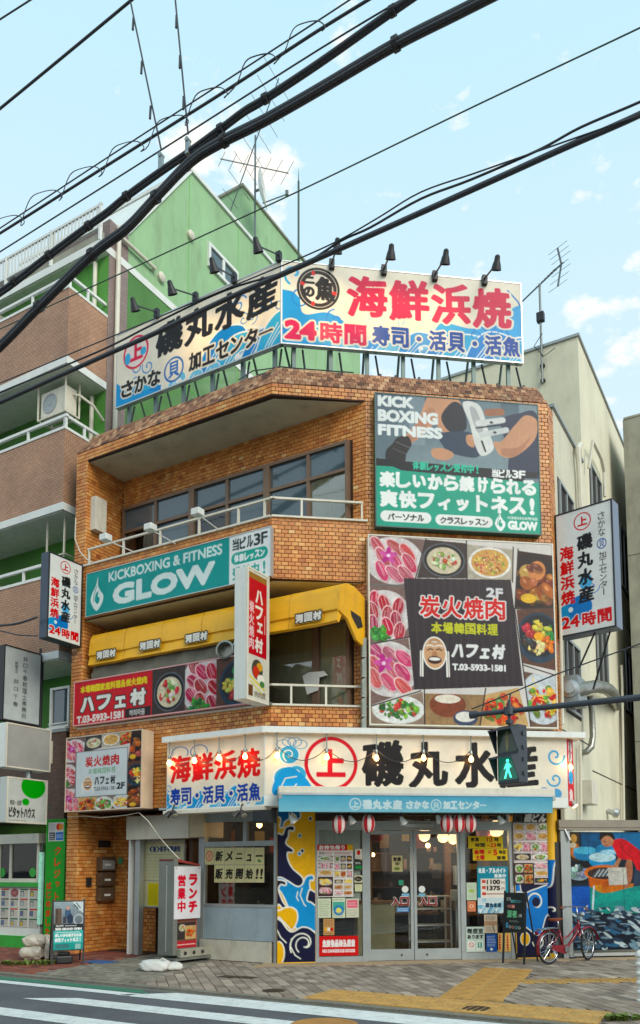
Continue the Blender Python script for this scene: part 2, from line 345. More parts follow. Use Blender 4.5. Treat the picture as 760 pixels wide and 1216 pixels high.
class Cv:
    "artwork canvas: w x h units (about one photo pixel each), origin top left"
    def __init__(s, w, h, bg=(240, 240, 236), res=1.35, ss=2):
        s.w, s.h, s.ss = w, h, ss; s.k = res*ss
        s.W, s.H = max(4, int(round(w*res)))*ss, max(4, int(round(h*res)))*ss
        s.kx, s.ky = s.W/w, s.H/h
        s.a = np.empty((s.H, s.W, 3), np.float32); s.a[:] = np.array(srgb(*bg), np.float32); s.clip = None
        s.X = (np.arange(s.W)+.5)/s.kx; s.Y = (np.arange(s.H)+.5)/s.ky
    def win(s, x0, y0, x1, y1):
        i0 = max(0, int(x0*s.kx)-1); i1 = min(s.W, int(x1*s.kx)+2); j0 = max(0, int(y0*s.ky)-1); j1 = min(s.H, int(y1*s.ky)+2)
        return (i0, i1, j0, j1) if i1 > i0 and j1 > j0 else None
    def put(s, wnd, m, col, al=1):
        i0, i1, j0, j1 = wnd; m = m*al
        if s.clip is not None: m = m*s.clip[j0:j1, i0:i1]
        c = np.array(srgb(*col), np.float32) if not isinstance(col, np.ndarray) else col
        R = s.a[j0:j1, i0:i1]; R += (c-R)*m[..., None]
    def rect(s, x0, y0, x1, y1, col, al=1):
        w = s.win(x0, y0, x1, y1)
        if not w: return s
        i0, i1, j0, j1 = w
        mx = ((s.X[i0:i1] >= x0) & (s.X[i0:i1] < x1)).astype(np.float32); my = ((s.Y[j0:j1] >= y0) & (s.Y[j0:j1] < y1)).astype(np.float32)
        s.put(w, my[:, None]*mx[None], col, al); return s
    def rrect(s, x0, y0, x1, y1, r, col, al=1):
        w = s.win(x0, y0, x1, y1)
        if not w: return s
        i0, i1, j0, j1 = w; X = s.X[i0:i1][None]; Y = s.Y[j0:j1][:, None]
        dx = np.maximum(np.maximum(x0+r-X, X-(x1-r)), 0); dy = np.maximum(np.maximum(y0+r-Y, Y-(y1-r)), 0)
        s.put(w, (np.hypot(dx, dy) <= r).astype(np.float32), col, al); return s
    def grad(s, x0, y0, x1, y1, c0, c1, horiz=False):
        w = s.win(x0, y0, x1, y1); i0, i1, j0, j1 = w
        t = (np.clip((s.X[i0:i1]-x0)/(x1-x0), 0, 1)[None, :, None] if horiz else np.clip((s.Y[j0:j1]-y0)/(y1-y0), 0, 1)[:, None, None])
        c = np.array(srgb(*c0), np.float32)*(1-t)+np.array(srgb(*c1), np.float32)*t; c = np.broadcast_to(c, (j1-j0, i1-i0, 3)).astype(np.float32)
        s.put(w, np.ones((j1-j0, i1-i0), np.float32), c); return s
    def ell(s, cx, cy, rx, ry, col, ang=0, al=1, soft=0, inner=0):
        r = max(rx, ry)*1.05+1; w = s.win(cx-r, cy-r, cx+r, cy+r)
        if not w: return s
        i0, i1, j0, j1 = w; X = s.X[i0:i1][None]-cx; Y = s.Y[j0:j1][:, None]-cy
        c, q = math.cos(ang), math.sin(ang); d = np.sqrt(((X*c+Y*q)/rx)**2+((-X*q+Y*c)/ry)**2)
        e = max(soft, .6/(min(rx, ry)*s.k)); m = np.clip((1-d)/e+.5, 0, 1)
        if inner: m = m*np.clip((d-inner)/e+.5, 0, 1)
        s.put(w, m.astype(np.float32), col, al); return s
    def inpoly(s, pts, w):
        i0, i1, j0, j1 = w; X = s.X[i0:i1][None]; Y = s.Y[j0:j1][:, None]; m = np.zeros((j1-j0, i1-i0), bool); n = len(pts)
        for i in range(n):
            (xa, ya), (xb, yb) = pts[i], pts[(i+1) % n]
            if ya == yb: continue
            m ^= (((ya > Y) != (yb > Y)) & (X < (xb-xa)*(Y-ya)/(yb-ya)+xa))
        return m.astype(np.float32)
    def poly(s, pts, col, al=1):
        xs = [p[0] for p in pts]; ys = [p[1] for p in pts]; w = s.win(min(xs), min(ys), max(xs), max(ys))
        if w: s.put(w, s.inpoly(pts, w), col, al)
        return s
    def setclip(s, pts=None):
        if pts is None: s.clip = None
        else: s.clip = s.inpoly(pts, (0, s.W, 0, s.H))
        return s
    def line(s, pts, wd, col, al=1):
        for (xa, ya), (xb, yb) in zip(pts[:-1], pts[1:]):
            r = wd/2; w = s.win(min(xa, xb)-r, min(ya, yb)-r, max(xa, xb)+r, max(ya, yb)+r)
            if not w: continue
            i0, i1, j0, j1 = w; X = s.X[i0:i1][None]; Y = s.Y[j0:j1][:, None]; dx, dy = xb-xa, yb-ya; q = dx*dx+dy*dy+1e-9
            t = np.clip(((X-xa)*dx+(Y-ya)*dy)/q, 0, 1); d = np.hypot(X-xa-t*dx, Y-ya-t*dy)
            s.put(w, np.clip((r-d)*s.k+.5, 0, 1).astype(np.float32), col, al)
        return s
    def spiral(s, cx, cy, r, turns, wd, col, a0=0, sgn=1, r1=.15):
        pts = []
        for i in range(28):
            t = i/27; a = a0+sgn*turns*2*math.pi*t; q = r*(1-t*(1-r1)); pts.append((cx+q*math.cos(a), cy+q*math.sin(a)))
        return s.line(pts, wd, col)
    def noise(s, amt, cell=2., seed=0):
        rs = np.random.RandomState(seed); h, w = int(s.h/cell)+2, int(s.w/cell)+2; g = rs.rand(h, w).astype(np.float32)
        yy = np.clip(s.Y/cell, 0, h-1.001); xx = np.clip(s.X/cell, 0, w-1.001); j = yy.astype(int); i = xx.astype(int); fy = (yy-j)[:, None]; fx = (xx-i)[None]
        v = g[j][:, i]*(1-fy)*(1-fx)+g[j][:, i+1]*(1-fy)*fx+g[j+1][:, i]*fy*(1-fx)+g[j+1][:, i+1]*fy*fx
        f = 1+amt*(v-.5)*2
        if s.clip is not None: f = 1+(f-1)*s.clip
        s.a *= f[..., None]; return s
    def text(s, t, x0, y0, x1, y1, col, bold=0., out=None, ow=0., out2=None, ow2=0., shear=0., ang=0., rise=0., ry=1.):
        v, tr = text_tris(t)
        if len(tr) == 0: return s
        v = v.copy(); mn = v.min(0); mx = v.max(0); sz = np.maximum(mx-mn, 1e-6)
        X = (v[:, 0]-mn[0])/sz[0]; Y = 1-(v[:, 1]-mn[1])/sz[1]; b = bold
        if '-' == t or 'ー' == t: pass
        X = x0+b+X*(x1-x0-2*b); Y = y0+b+Y*(y1-y0-2*b); X = X+shear*((y0+y1)/2-Y); Y = Y-rise*(X-(x0+x1)/2)+rise*.12*(x1-x0)*np.sin(X*6.28/(x1-x0)*1.5)
        if ang:
            cx, cy = (x0+x1)/2, (y0+y1)/2; c, q = math.cos(ang), math.sin(ang); X, Y = cx+(X-cx)*c-(Y-cy)*q, cy+(X-cx)*q+(Y-cy)*c
        pad = (max(ow, ow2)+b+1)
        w = s.win(X.min()-pad, Y.min()-pad, X.max()+pad, Y.max()+pad)
        if not w: return s
        i0, i1, j0, j1 = w; m = np.zeros((j1-j0, i1-i0), bool); XI = X*s.kx-i0-.5; YI = Y*s.ky-j0-.5
        for a_, b_, c_ in tr:
            xa, xb, xc = XI[a_], XI[b_], XI[c_]; ya, yb, yc = YI[a_], YI[b_], YI[c_]
            l, r = max(0, int(math.floor(min(xa, xb, xc)))), min(i1-i0, int(math.ceil(max(xa, xb, xc)))+1)
            u, d = max(0, int(math.floor(min(ya, yb, yc)))), min(j1-j0, int(math.ceil(max(ya, yb, yc)))+1)
            if r <= l or d <= u: continue
            gx = np.arange(l, r)[None]; gy = np.arange(u, d)[:, None]; D = (xb-xa)*(yc-ya)-(xc-xa)*(yb-ya)
            if abs(D) < 1e-9: continue
            e = -.35*(1 if D > 0 else -1)
            w0 = ((xb-xa)*(gy-ya)-(yb-ya)*(gx-xa)); w1 = ((xc-xb)*(gy-yb)-(yc-yb)*(gx-xb)); w2 = ((xa-xc)*(gy-yc)-(ya-yc)*(gx-xc))
            if D > 0: k = (w0 >= -.3*math.hypot(xb-xa, yb-ya)) & (w1 >= -.3*math.hypot(xc-xb, yc-yb)) & (w2 >= -.3*math.hypot(xa-xc, ya-yc))
            else: k = (w0 <= .3*math.hypot(xb-xa, yb-ya)) & (w1 <= .3*math.hypot(xc-xb, yc-yb)) & (w2 <= .3*math.hypot(xa-xc, ya-yc))
            m[u:d, l:r] |= k
        def dil(mm, r):
            R = r*s.k; n = int(math.ceil(R*ry)); o = mm.copy()
            if R < .5: return o
            H_, W_ = mm.shape
            for dy in range(-n, n+1):
                wx = R*R-dy*dy/ry/ry
                if wx < 0: continue
                wx = int(math.sqrt(wx)); rowm = np.zeros_like(mm)
                if dy >= 0: rowm[dy:] = mm[:H_-dy] if dy else mm
                else: rowm[:dy] = mm[-dy:]
                cs = np.cumsum(np.pad(rowm.astype(np.int32), ((0, 0), (wx+1, wx))), axis=1)
                o |= (cs[:, 2*wx+1:]-cs[:, :W_]) > 0
            return o
        if out2: s.put(w, dil(m, b+ow2).astype(np.float32), out2)
        if out: s.put(w, dil(m, b+ow).astype(np.float32), out)
        s.put(w, dil(m, b).astype(np.float32), col); return s
    def vtext(s, t, x0, y0, x1, y1, col, gap=.06, **k):
        n = len(t); st = (y1-y0)/n
        for i, ch in enumerate(t):
            a, b = y0+i*st+st*gap/2, y0+(i+1)*st-st*gap/2
            if ch == 'ー': s.rect((x0+x1)/2-(x1-x0)*.06, a, (x0+x1)/2+(x1-x0)*.06, b, col)
            elif ch in '・': s.ell((x0+x1)/2, (a+b)/2, (x1-x0)*.1, (x1-x0)*.1, col)
            elif ch != ' ': s.text(ch, *cellbox(ch, x0, a, x1, b, True), col, **k)
        return s
    def htext(s, t, x0, y0, x1, y1, col, gap=.06, **k):
        n = len(t); st = (x1-x0)/n
        for i, ch in enumerate(t):
            a, b = x0+i*st+st*gap/2, x0+(i+1)*st-st*gap/2
            if ch == 'ー': s.text(ch, a, (y0+y1)/2-(y1-y0)*.07, b, (y0+y1)/2+(y1-y0)*.07, col, **k)
            elif ch == '・':
                if k.get('out'): s.ell((a+b)/2, (y0+y1)/2, (y1-y0)*.13+k.get('ow', 0), (y1-y0)*.13+k.get('ow', 0), k['out'])
                s.ell((a+b)/2, (y0+y1)/2, (y1-y0)*.13, (y1-y0)*.13, col)
            elif ch == '!': s.text(ch, (a+b)/2-(y1-y0)*.11, y0, (a+b)/2+(y1-y0)*.11, y1, col, **k)
            elif ch != ' ': s.text(ch, *cellbox(ch, a, y0, b, y1), col, **k)
        return s
    def final(s):
        a = s.a.reshape(s.H//s.ss, s.ss, s.W//s.ss, s.ss, 3).mean((1, 3)); l = a.mean(-1, keepdims=True); return np.clip(l+(a-l)*1.12, 0, 1)
def sheet(name, cv, P, parent, m=None, **k):
    "P(s,t) -> world point for s,t in 0..1 (t downwards); the artwork becomes ink on a fine flat sheet"
    a = cv.final()*.92; H_, W_ = a.shape[:2]
    p00, p10, p01, p11 = (np.array(P(0, 0)), np.array(P(1, 0)), np.array(P(0, 1)), np.array(P(1, 1)))
    s_ = np.linspace(0, 1, W_)[None, :, None]; t_ = np.linspace(0, 1, H_)[:, None, None]
    co = (p00*(1-s_)+p10*s_)*(1-t_)+(p01*(1-s_)+p11*s_)*t_
    org = np.array(wloc(parent)) if parent is not None else np.array((p01+p11)/2)
    co = (co-org).reshape(-1, 3).astype(np.float32); n = W_*H_
    idx = np.arange(n).reshape(H_, W_); q = np.stack([idx[:-1, :-1], idx[1:, :-1], idx[1:, 1:], idx[:-1, 1:]], -1).reshape(-1, 4)
    me = bpy.data.meshes.new(name); me.vertices.add(n); me.vertices.foreach_set('co', co.ravel())
    me.loops.add(q.size); me.loops.foreach_set('vertex_index', q.ravel().astype(np.int32)); me.polygons.add(len(q))
    me.polygons.foreach_set('loop_start', np.arange(0, q.size, 4, dtype=np.int32)); me.update(calc_edges=True)
    at = me.attributes.new('ink', 'FLOAT_COLOR', 'POINT'); at.data.foreach_set('color', np.concatenate([a.reshape(-1, 3), np.ones((n, 1))], 1).astype(np.float32).ravel())
    me.materials.append(m or print_mat()); o = bpy.data.objects.new(name, me); COL.objects.link(o)
    if parent is not None: o.parent = parent
    else: o.location = Vector(org)
    return tag(o, **k) if k else o
def fsheet(name, cv, fr, u0, u1, z0, z1, v, parent, m=None, **k):
    return sheet(name, cv, lambda s, t: fr.P(u0+(u1-u0)*s, v, z1+(z0-z1)*t), parent, m, **k)
def rgbmix(a, b, t): return tuple(a[i]*(1-t)+b[i]*t for i in range(3))
# ================================================================ materials used all over
M_ = {}
BR_STOPS = [(0, srgb(130, 68, 30)), (.14, srgb(176, 98, 42)), (.4, srgb(204, 127, 60)), (.62, srgb(218, 145, 73)), (.82, srgb(228, 165, 92)), (1, srgb(234, 192, 130))]
BR_O = [(p, BR_STOPS[i][1]) for i, p in enumerate((0, .07, .36, .66, .93, 1))]
m_brick_o = mat_ramp('orange_brick_tile_single', 'object', BR_O, rough=.38, bump=.2)
m_brick_f = mat_ramp('orange_brick_tile', 'face', BR_STOPS, rough=.38, bump=.2)
SL_STOPS = [(0, srgb(92, 62, 46)), (.3, srgb(140, 92, 64)), (.6, srgb(170, 120, 84)), (1, srgb(196, 156, 118))]
m_slope_f = mat_ramp('weathered_coping_tile', 'face', SL_STOPS, rough=.6, bump=.4, blotch=.5)
m_mortar = mat('dark_mortar', srgb(66, 46, 34), rough=.9, bump=.3)
m_conc = mat('stained_concrete', srgb(150, 148, 132), rough=.85, var=.2, dirt=.5, bump=.3, vscale=1.6)
m_soffit = mat('painted_soffit', srgb(206, 200, 170), rough=.8, var=.14, dirt=.35, vscale=1.3, bump=.2, bscale=18)
m_white = mat('white_painted_metal', srgb(222, 224, 218), rough=.4, var=.06, dirt=.18, vscale=2)
m_offw = mat('ivory_painted_metal', srgb(214, 208, 190), rough=.5, var=.08, dirt=.25, vscale=2.5)
m_cream = mat('cream_render', srgb(218, 213, 188), rough=.85, var=.10, dirt=.26, vscale=.8, bump=.15)
m_whitewall = mat('pale_render', srgb(204, 200, 178), rough=.85, var=.12, dirt=.32, vscale=.8, bump=.15)  # dirt streaks also darken this wall to stand in for alley shade
m_alu = mat('aluminium', srgb(186, 190, 190), rough=.35, metal=.6, var=.06, vscale=4)
m_alud = mat('grey_aluminium_frame', srgb(160, 166, 166), rough=.45, metal=.3, var=.08, dirt=.15, vscale=4)
m_brown = mat('bronze_window_frame', srgb(122, 98, 78), rough=.45, metal=.2, var=.1, dirt=.2)
m_black = mat('black_paint', srgb(34, 35, 38), rough=.5, var=.15)
m_rubber = mat('cable_rubber', srgb(54, 58, 64), rough=.55, var=.2)
m_galv = mat('galvanised_steel', srgb(150, 158, 158), rough=.42, metal=.7, var=.12, vscale=8, dirt=.15)
m_dark = mat('dark_void', srgb(40, 36, 32), rough=.8)
m_navy = mat('navy_sheet_metal', srgb(54, 66, 84), rough=.4, var=.08, dirt=.1)
m_glass = mat_glass('window_glass', (.93, .95, .94), .06)
m_glassd = mat_glass('shop_glass', (.94, .96, .94), .0)
m_mirror = mat('dark_glass', srgb(36, 44, 48), rough=.04, var=0, spec=1.0)
m_skyglass = mat('sky_glass', srgb(70, 88, 96), rough=.05, var=0, spec=1.0)
m_curtain = mat('pale_curtain', srgb(206, 198, 164), rough=.8, var=.15, stretch=(14, 14, .5), vscale=1.5, bump=.3, bscale=3)
m_green = mat('green_render', srgb(146, 184, 138), rough=.8, var=.12, dirt=.36, vscale=.7, bump=.15)
m_dgreen = mat('deep_green_render', srgb(104, 182, 78), rough=.8, var=.1, dirt=.2, vscale=1)
m_warm = mat('lamp_glow', (1, .6, .25), emit=(1, .5, .16), estr=6, var=0)
# ================================================================ main brick building
B = thing('brick_building', 'three storey corner building clad in orange brick tiles with recessed balconies', 'building', (C0.x, C0.y, 0))
UF, UL, ZT = 5.08, -4.86, 10.16
Rf = Frame(Ff.P(UF, 0, 0), dR)
BW, BH, BJ, BD = .118, .072, .007, .008
def bricks(mb, fr, u0, u1, z0, z1, v=0, holes=(), singles=None, base=0.0):
    "running bond of proud tiles; each tile its own block"
    r0 = int(math.floor((z0-base)/BH)); r1 = int(math.ceil((z1-base)/BH))
    for r in range(r0, r1):
        za, zb = max(z0, base+r*BH), min(z1, base+(r+1)*BH-BJ)
        if zb-za < .012: continue
        off = (r % 2)*BW/2; k0 = int(math.floor((u0-off)/BW)); k1 = int(math.ceil((u1-off)/BW))
        for k in range(k0, k1):
            ua, ub = max(u0, off+k*BW), min(u1, off+(k+1)*BW-BJ)
            if ub-ua < .012: continue
            um, zm = (ua+ub)/2, (za+zb)/2
            if any(a < um < b and c < zm < d for a, b, c, d in holes): continue
            full = abs(ub-ua-(BW-BJ)) < 1e-6 and abs(zb-za-(BH-BJ)) < 1e-6
            if singles is not None and full: singles.append((fr, um, zm, v)); continue
            w = random.uniform(-.0025, .0025)
            x = [(ua, v, za), (ub, v, za), (ub, v, zb), (ua, v, zb), (ua+.003, v-BD+w, za+.003), (ub-.003, v-BD+w, za+.003), (ub-.003, v-BD+w, zb-.003), (ua+.003, v-BD+w, zb-.003)]
            mb.add(x, [(4, 5, 6, 7), (0, 1, 5, 4), (1, 2, 6, 5), (2, 3, 7, 6), (3, 0, 4, 7)])
            mb.att += [min(1, max(0, random.gauss(.54, .14)))]*5
# --- brick skin
sk = [MB(Ff), MB(Lf), MB(Rf)]
cand = []
bricks(sk[0], Ff, 0, UF, 3.80, 4.37, singles=cand)
bricks(sk[1], Lf, UL+.3, 0, 3.92, 4.37, singles=cand)
bricks(sk[0], Ff, 1.67, UF, 4.37, 9.95, holes=[(1.9, 4.9, 4.4, 7.3), (2.05, 4.7, 7.75, 9.95)])
bricks(sk[0], Ff, 0, 1.67, 6.6, 7.69)
bricks(sk[0], Ff, 0, UF, 9.95, ZT)
bricks(sk[1], Lf, UL, 0, 6.6, 7.69, holes=[(-4.4, -.1, 6.75, 7.45)])
bricks(sk[1], Lf, UL, 0, 9.95, ZT)
bricks(sk[1], Lf, UL, UL+.3, 0, 9.95)
bricks(sk[1], Lf, UL+.3, -2.1, 2.72, 3.92)
bricks(sk[2], Rf, 0, .34, 2.75, ZT)
Jf = Frame(Lf.P(UL+.3, 0, 0), dR)                        # faces right, runs inward
J2 = Frame(Lf.P(UL+.3, 0, 0), -dR)
mj = MB(Jf); bricks(mj, Jf, 0, 1.0, 7.6, 9.93, v=0); bricks(mj, Jf, 0, 1.0, 4.3, 6.6, v=0); bricks(mj, Jf, 0, .92, 0, 2.7)
BK = 1.01; U2 = 1.67*dF.dot(dL)
bk = MB(Lf); bricks(bk, Lf, UL+.3, U2, 9.28, 9.93, v=BK)
bricks(bk, Lf, U2-.26, U2, 7.6, 9.28, v=BK); bricks(bk, Lf, U2-.26, U2, 4.3, 6.6, v=BK)
bricks(bk, Lf, UL+.3, -3.35, 0, 2.7, v=.92)
bricks(bk, Lf, -2.95, -1.95, 0, 2.4, v=1.6)
cand.sort(key=lambda c: ((c[0].P(c[1], 0, c[2])-EYE).length, ))
one, rest = cand[:300], cand[300:]
bme = None
for fr, um, zm, v in one:
    if bme is None or bme[0] is None:
        q = MB(); h, w2 = (BH-BJ)/2, (BW-BJ)/2
        q.add([(-w2, 0, -h), (w2, 0, -h), (w2, 0, h), (-w2, 0, h), (-w2+.003, -BD, -h+.003), (w2-.003, -BD, -h+.003), (w2-.003, -BD, h-.003), (-w2+.003, -BD, h-.003)],
              [(4, 5, 6, 7), (0, 1, 5, 4), (1, 2, 6, 5), (2, 3, 7, 6), (3, 0, 4, 7)])
        me = bpy.data.meshes.new('brick'); me.from_pydata(q.v, [], q.f); me.materials.append(m_brick_o); bme = (me,)
    o = bpy.data.objects.new('brick', bme[0]); COL.objects.link(o); o.parent = B
    R = Matrix((fr.u, fr.n, fr.w)).transposed().to_4x4()
    o.matrix_local = Matrix.Translation(fr.P(um, v+random.uniform(-.002, .002), zm)-wloc(B)) @ R
for fr, um, zm, v in rest:
    mb = sk[0] if fr is Ff else sk[1]; h, w2 = (BH-BJ)/2, (BW-BJ)/2
    mb.add([(um-w2, v, zm-h), (um+w2, v, zm-h), (um+w2, v, zm+h), (um-w2, v, zm+h), (um-w2+.003, v-BD, zm-h+.003), (um+w2-.003, v-BD, zm-h+.003), (um+w2-.003, v-BD, zm+h-.003), (um-w2+.003, v-BD, zm+h-.003)],
           [(4, 5, 6, 7), (0, 1, 5, 4), (1, 2, 6, 5), (2, 3, 7, 6), (3, 0, 4, 7)])
    mb.att += [min(1, max(0, random.gauss(.54, .14)))]*5
allb = MB()
for q in sk+[mj, bk]:
    k = len(allb.v); allb.v += q.v; allb.f += [tuple(k+i for i in f) for f in q.f]; allb.att += q.att
obj('brick_cladding', allb, m_brick_f, B, kind='stuff', normals=False)
# --- solid body
def wprism(name, pts, z0, z1, m, parent, **k):
    mb = MB(); mb.prism([(p[0], p[1]) for p in pts], z0, z1, 'z'); return obj(name, mb, m, parent, **k)
e = .0
fp = [Lf.P(UL, e, 0), C0 + _b*e, Ff.P(UF, e, 0), Rf.P(2.75, 0, 0), Lf.P(UL, 6.0, 0)]
fpb = [Lf.P(UL, BK, 0), Lf.P(U2, BK, 0), Ff.P(UF, 0, 0), Rf.P(2.75, 0, 0), Lf.P(UL, 6.0, 0)]
wprism('floor_slab', fp, 3.9, 4.34, m_mortar, B)
wprism('floor_slab', fp, 6.6, 7.55, m_mortar, B)
wprism('roof_slab', fp, 9.93, ZT, m_mortar, B)
wprism('wall', fpb, 4.34, 6.6, m_mortar, B)
wprism('wall', fpb, 7.55, 9.93, m_mortar, B)
for z0, z1 in ((4.34, 6.6), (7.55, 9.93)):
    mb = MB(Lf); mb.box(UL, UL+.3, 0, BK+.02, z0, z1); obj('wall', mb, m_mortar, B)
mb = MB(Lf); mb.box(UL, -2.1, .0, .8, 2.72, 3.9); obj('wall', mb, m_mortar, B)
mb = MB(Lf); mb.box(UL, UL+.3, 0, .94, 0, 2.72); obj('wall', mb, m_mortar, B)
mb = MB(Lf); mb.box(UL+.3, -3.35, .92, 1.1, 0, 2.72); obj('wall', mb, m_mortar, B)
for z in (9.93, 6.6):
    pts = [Lf.P(UL+.3, .06, 0), Lf.P(0, .06, 0)+nF*.06, Ff.P(1.60, .04, 0), Lf.P(UL+.3, BK, 0)]
    wprism('soffit', pts, z-.012, z-.002, m_soffit, B)
for z0, z1, zc in ((7.55, 7.69, 7.69), (4.34, 4.37, 4.37)):
    mb = MB(Lf); mb.box(UL+.3, .0, .004, .14, z0, z1); obj('parapet', mb, m_conc, B)
    mb = MB(Ff); mb.box(0, 1.67, .004, .14, z0, z1); obj('parapet', mb, m_conc, B)
    mb = MB(Lf); mb.box(UL+.25, -.01, -.05, .16, zc, zc+.035); obj('coping', mb, m_offw, B)
    mb = MB(Ff); mb.box(.0, 1.69, -.048, .158, zc+.001, zc+.034); obj('coping', mb, m_offw, B)
def slope_band(fr, ua, ub, la, lb, mb, core):
    n = 5; sv, sz = .28/n, .46/n
    core.add([(ua, .0, ZT-.003), (ub, .0, ZT-.003), (ub+lb*.28, .28, ZT+.457), (ua+la*.28, .28, ZT+.457)], [(0, 1, 2, 3)])
    core.add([(ua+la*.28, .28, ZT+.457), (ub+lb*.28, .28, ZT+.457), (ub+lb*.28, .42, ZT+.457), (ua+la*.28, .42, ZT+.457)], [(0, 1, 2, 3)])
    for r in range(n):
        a0 = ua+la*sv*r; b0 = ub+lb*sv*r; off = (r % 2)*.05; k0, k1 = int(a0/.1)-1, int(b0/.1)+2
        for k in range(k0, k1):
            x0, x1 = max(a0, off+k*.1), min(b0, off+(k+1)*.1-.008)
            if x1-x0 < .015: continue
            w = random.uniform(.006, .016); v0, v1, z0, z1 = sv*r, sv*(r+1)-.008, ZT+sz*r, ZT+sz*(r+1)-.008; d = w*.7
            mb.add([(x0, v0, z0), (x1, v0, z0), (x1, v1, z1), (x0, v1, z1), (x0, v0-d, z0+d), (x1, v0-d, z0+d), (x1, v1-d, z1+d), (x0, v1-d, z1+d)],
                   [(4, 5, 6, 7), (0, 1, 5, 4), (1, 2, 6, 5), (2, 3, 7, 6), (3, 0, 4, 7)])
            mb.att += [min(1, max(0, random.gauss(.5, .28)))]*5
s1, s2, core1, core2 = MB(Lf), MB(Ff), MB(Lf), MB(Ff)
tn = math.tan((math.pi-aL-aF)/2)
slope_band(Lf, UL, 0, .6, -.339, s1, core1); slope_band(Ff, 0, UF, .336, -.35, s2, core2)
s1.v += s2.v; n0 = len(s1.v)-len(s2.v); s1.f += [tuple(n0+i for i in f) for f in s2.f]; s1.att += s2.att
obj('coping_tiles', s1, m_slope_f, B, kind='stuff', normals=False)
n0 = len(core1.v); core1.v += core2.v; core1.f += [tuple(n0+i for i in f) for f in core2.f]; obj('roof_edge', core1, m_mortar, B)
pts = [Lf.P(UL+.3, .38, 0), C0+_b*.38, Ff.P(UF-.3, .38, 0), Rf.P(2.7, .3, 0), Lf.P(UL+.3, 5.9, 0)]
wprism('roof', pts, ZT, ZT+.44, m_conc, B)
for px in (452, 470, 498, 528, 560, 591, 622):
    u, z = Ff.px(px, 452, .3); mb = MB(Ff); mb.box(u-.02, u+.02, .3, .34, ZT+.44, ZT+.52); obj('clip', mb, m_black, B)
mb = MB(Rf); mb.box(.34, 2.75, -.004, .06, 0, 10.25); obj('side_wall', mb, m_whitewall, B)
mb = MB(Rf); mb.box(.3, 2.74, -.05, .12, 10.25, 10.31); obj('roof_edge_trim', mb, m_alud, B)
mb = MB(Rf); mb.box(.36, 2.74, -.012, -.004, 7.28, 7.30); mb.box(.36, 2.74, -.012, -.004, 4.1, 4.12); obj('wall_joint', mb, m_dark, B)
def window(parent, fr, u0, u1, z0, z1, v, cols=2, rows=None, fm=None, gm=None, fw=.05, dep=.08, behind=None, name='window', mull=()):
    "outer frame, mullions and one pane object per light"
    fm = fm or m_alud; gm = gm or m_glass
    w = MB(fr); w.box(u0, u1, v-.02, v+dep, z0, z0+fw); w.box(u0, u1, v-.02, v+dep, z1-fw, z1); w.box(u0, u0+fw, v-.018, v+dep, z0+fw, z1-fw); w.box(u1-fw, u1, v-.018, v+dep, z0+fw, z1-fw)
    xs = [u0+(u1-u0)*i/cols for i in range(cols+1)] if isinstance(cols, int) else list(cols); zs = [z0]+list(rows or [])+[z1]
    for i, x in enumerate(xs[1:-1]):
        k = fw*(1.1 if (i+1) in mull else .55); w.box(x-k, x+k, v-(.03 if (i+1) in mull else .012), v+dep*.8, z0+fw, z1-fw)
    for z in zs[1:-1]: w.box(u0+fw, u1-fw, v-.014, v+dep*.7, z-fw*.5, z+fw*.5)
    wo_ = obj(name, w, fm, parent)
    for i in range(len(xs)-1):
        for j in range(len(zs)-1):
            g = MB(fr); o = .012*((i+j) % 2); g.box(xs[i]+.02, xs[i+1]-.02, v+.025+o, v+.031+o, zs[j]+.02, zs[j+1]-.02)
            obj('pane', g, gm if not callable(gm) else gm(i, j), wo_)
    if behind is not None:
        b_ = MB(fr); b_.box(u0+.03, u1-.03, v+.05, v+.056, z0+.03, z1-.03); obj('curtain', b_, behind, wo_)
    return wo_
q = Rf.rect([(660, 565), (685, 612), (685, 640), (660, 622)])
mb = MB(Rf); mb.box(.55, 1.75, -.010, -.004, 7.35, 9.0); obj('window_recess', mb, m_dark, B)
window(B, Rf, .6, 1.7, 7.4, 8.95, -.03, cols=2, fm=m_alud, gm=m_skyglass)
mb = MB(Rf); mb.box(.7, 1.9, -.010, -.004, 4.5, 6.0); obj('window_recess', mb, m_dark, B)
window(B, Rf, .75, 1.85, 4.55, 5.95, -.03, cols=2, fm=m_alud, gm=m_mirror)
wx = [Lf.px(x, 560, BK-.1)[0] for x in (147, 185.5, 228.5, 270, 317, 366, 413.5)]
def g3(i, j):
    if j == 1: return m_skyglass
    return m_glass if i in (0, 2, 5) else m_skyglass
window(B, Lf, wx[0], wx[-1], 7.62, 9.26, BK-.1, cols=wx, rows=[8.72], fm=m_brown, gm=g3, fw=.06, mull=(2, 4), behind=m_curtain)
wx2 = [UL+.35, -3.3, -2.2, -1.1, Lf.px(375, 760, BK-.1)[0], Lf.px(415, 760, BK-.1)[0]]
window(B, Lf, wx2[0], wx2[-1], 4.4, 6.35, BK-.1, cols=wx2, rows=[5.95], fm=m_brown, gm=lambda i, j: m_glass if j == 0 else m_glass, fw=.06, mull=(2, 4), behind=m_curtain)
mb = MB(Lf); mb.box(UL+.3, U2-.25, BK-.08, BK-.01, 6.351, 6.6); mb.box(UL+.3, U2-.25, BK-.07, BK-.01, 4.34, 4.4); obj('window_head', mb, m_brown, B)
def railing(fr, u0, u1, z, h, v, posts, parent, m=m_offw, mid=False):
    w = MB(fr); w.box(u0, u1, v-.022, v+.022, z+h-.035, z+h); r = obj('railing', w, m, parent)
    for x in posts: p = MB(fr); p.box(x-.018, x+.018, v-.018, v+.018, z, z+h-.035); obj('post', p, m, r)
    return r
railing(Lf, UL+.32, .03, 7.725, .36, .05, [-4.5, -3.55, -2.6, -1.65, -.75, -.18], B)
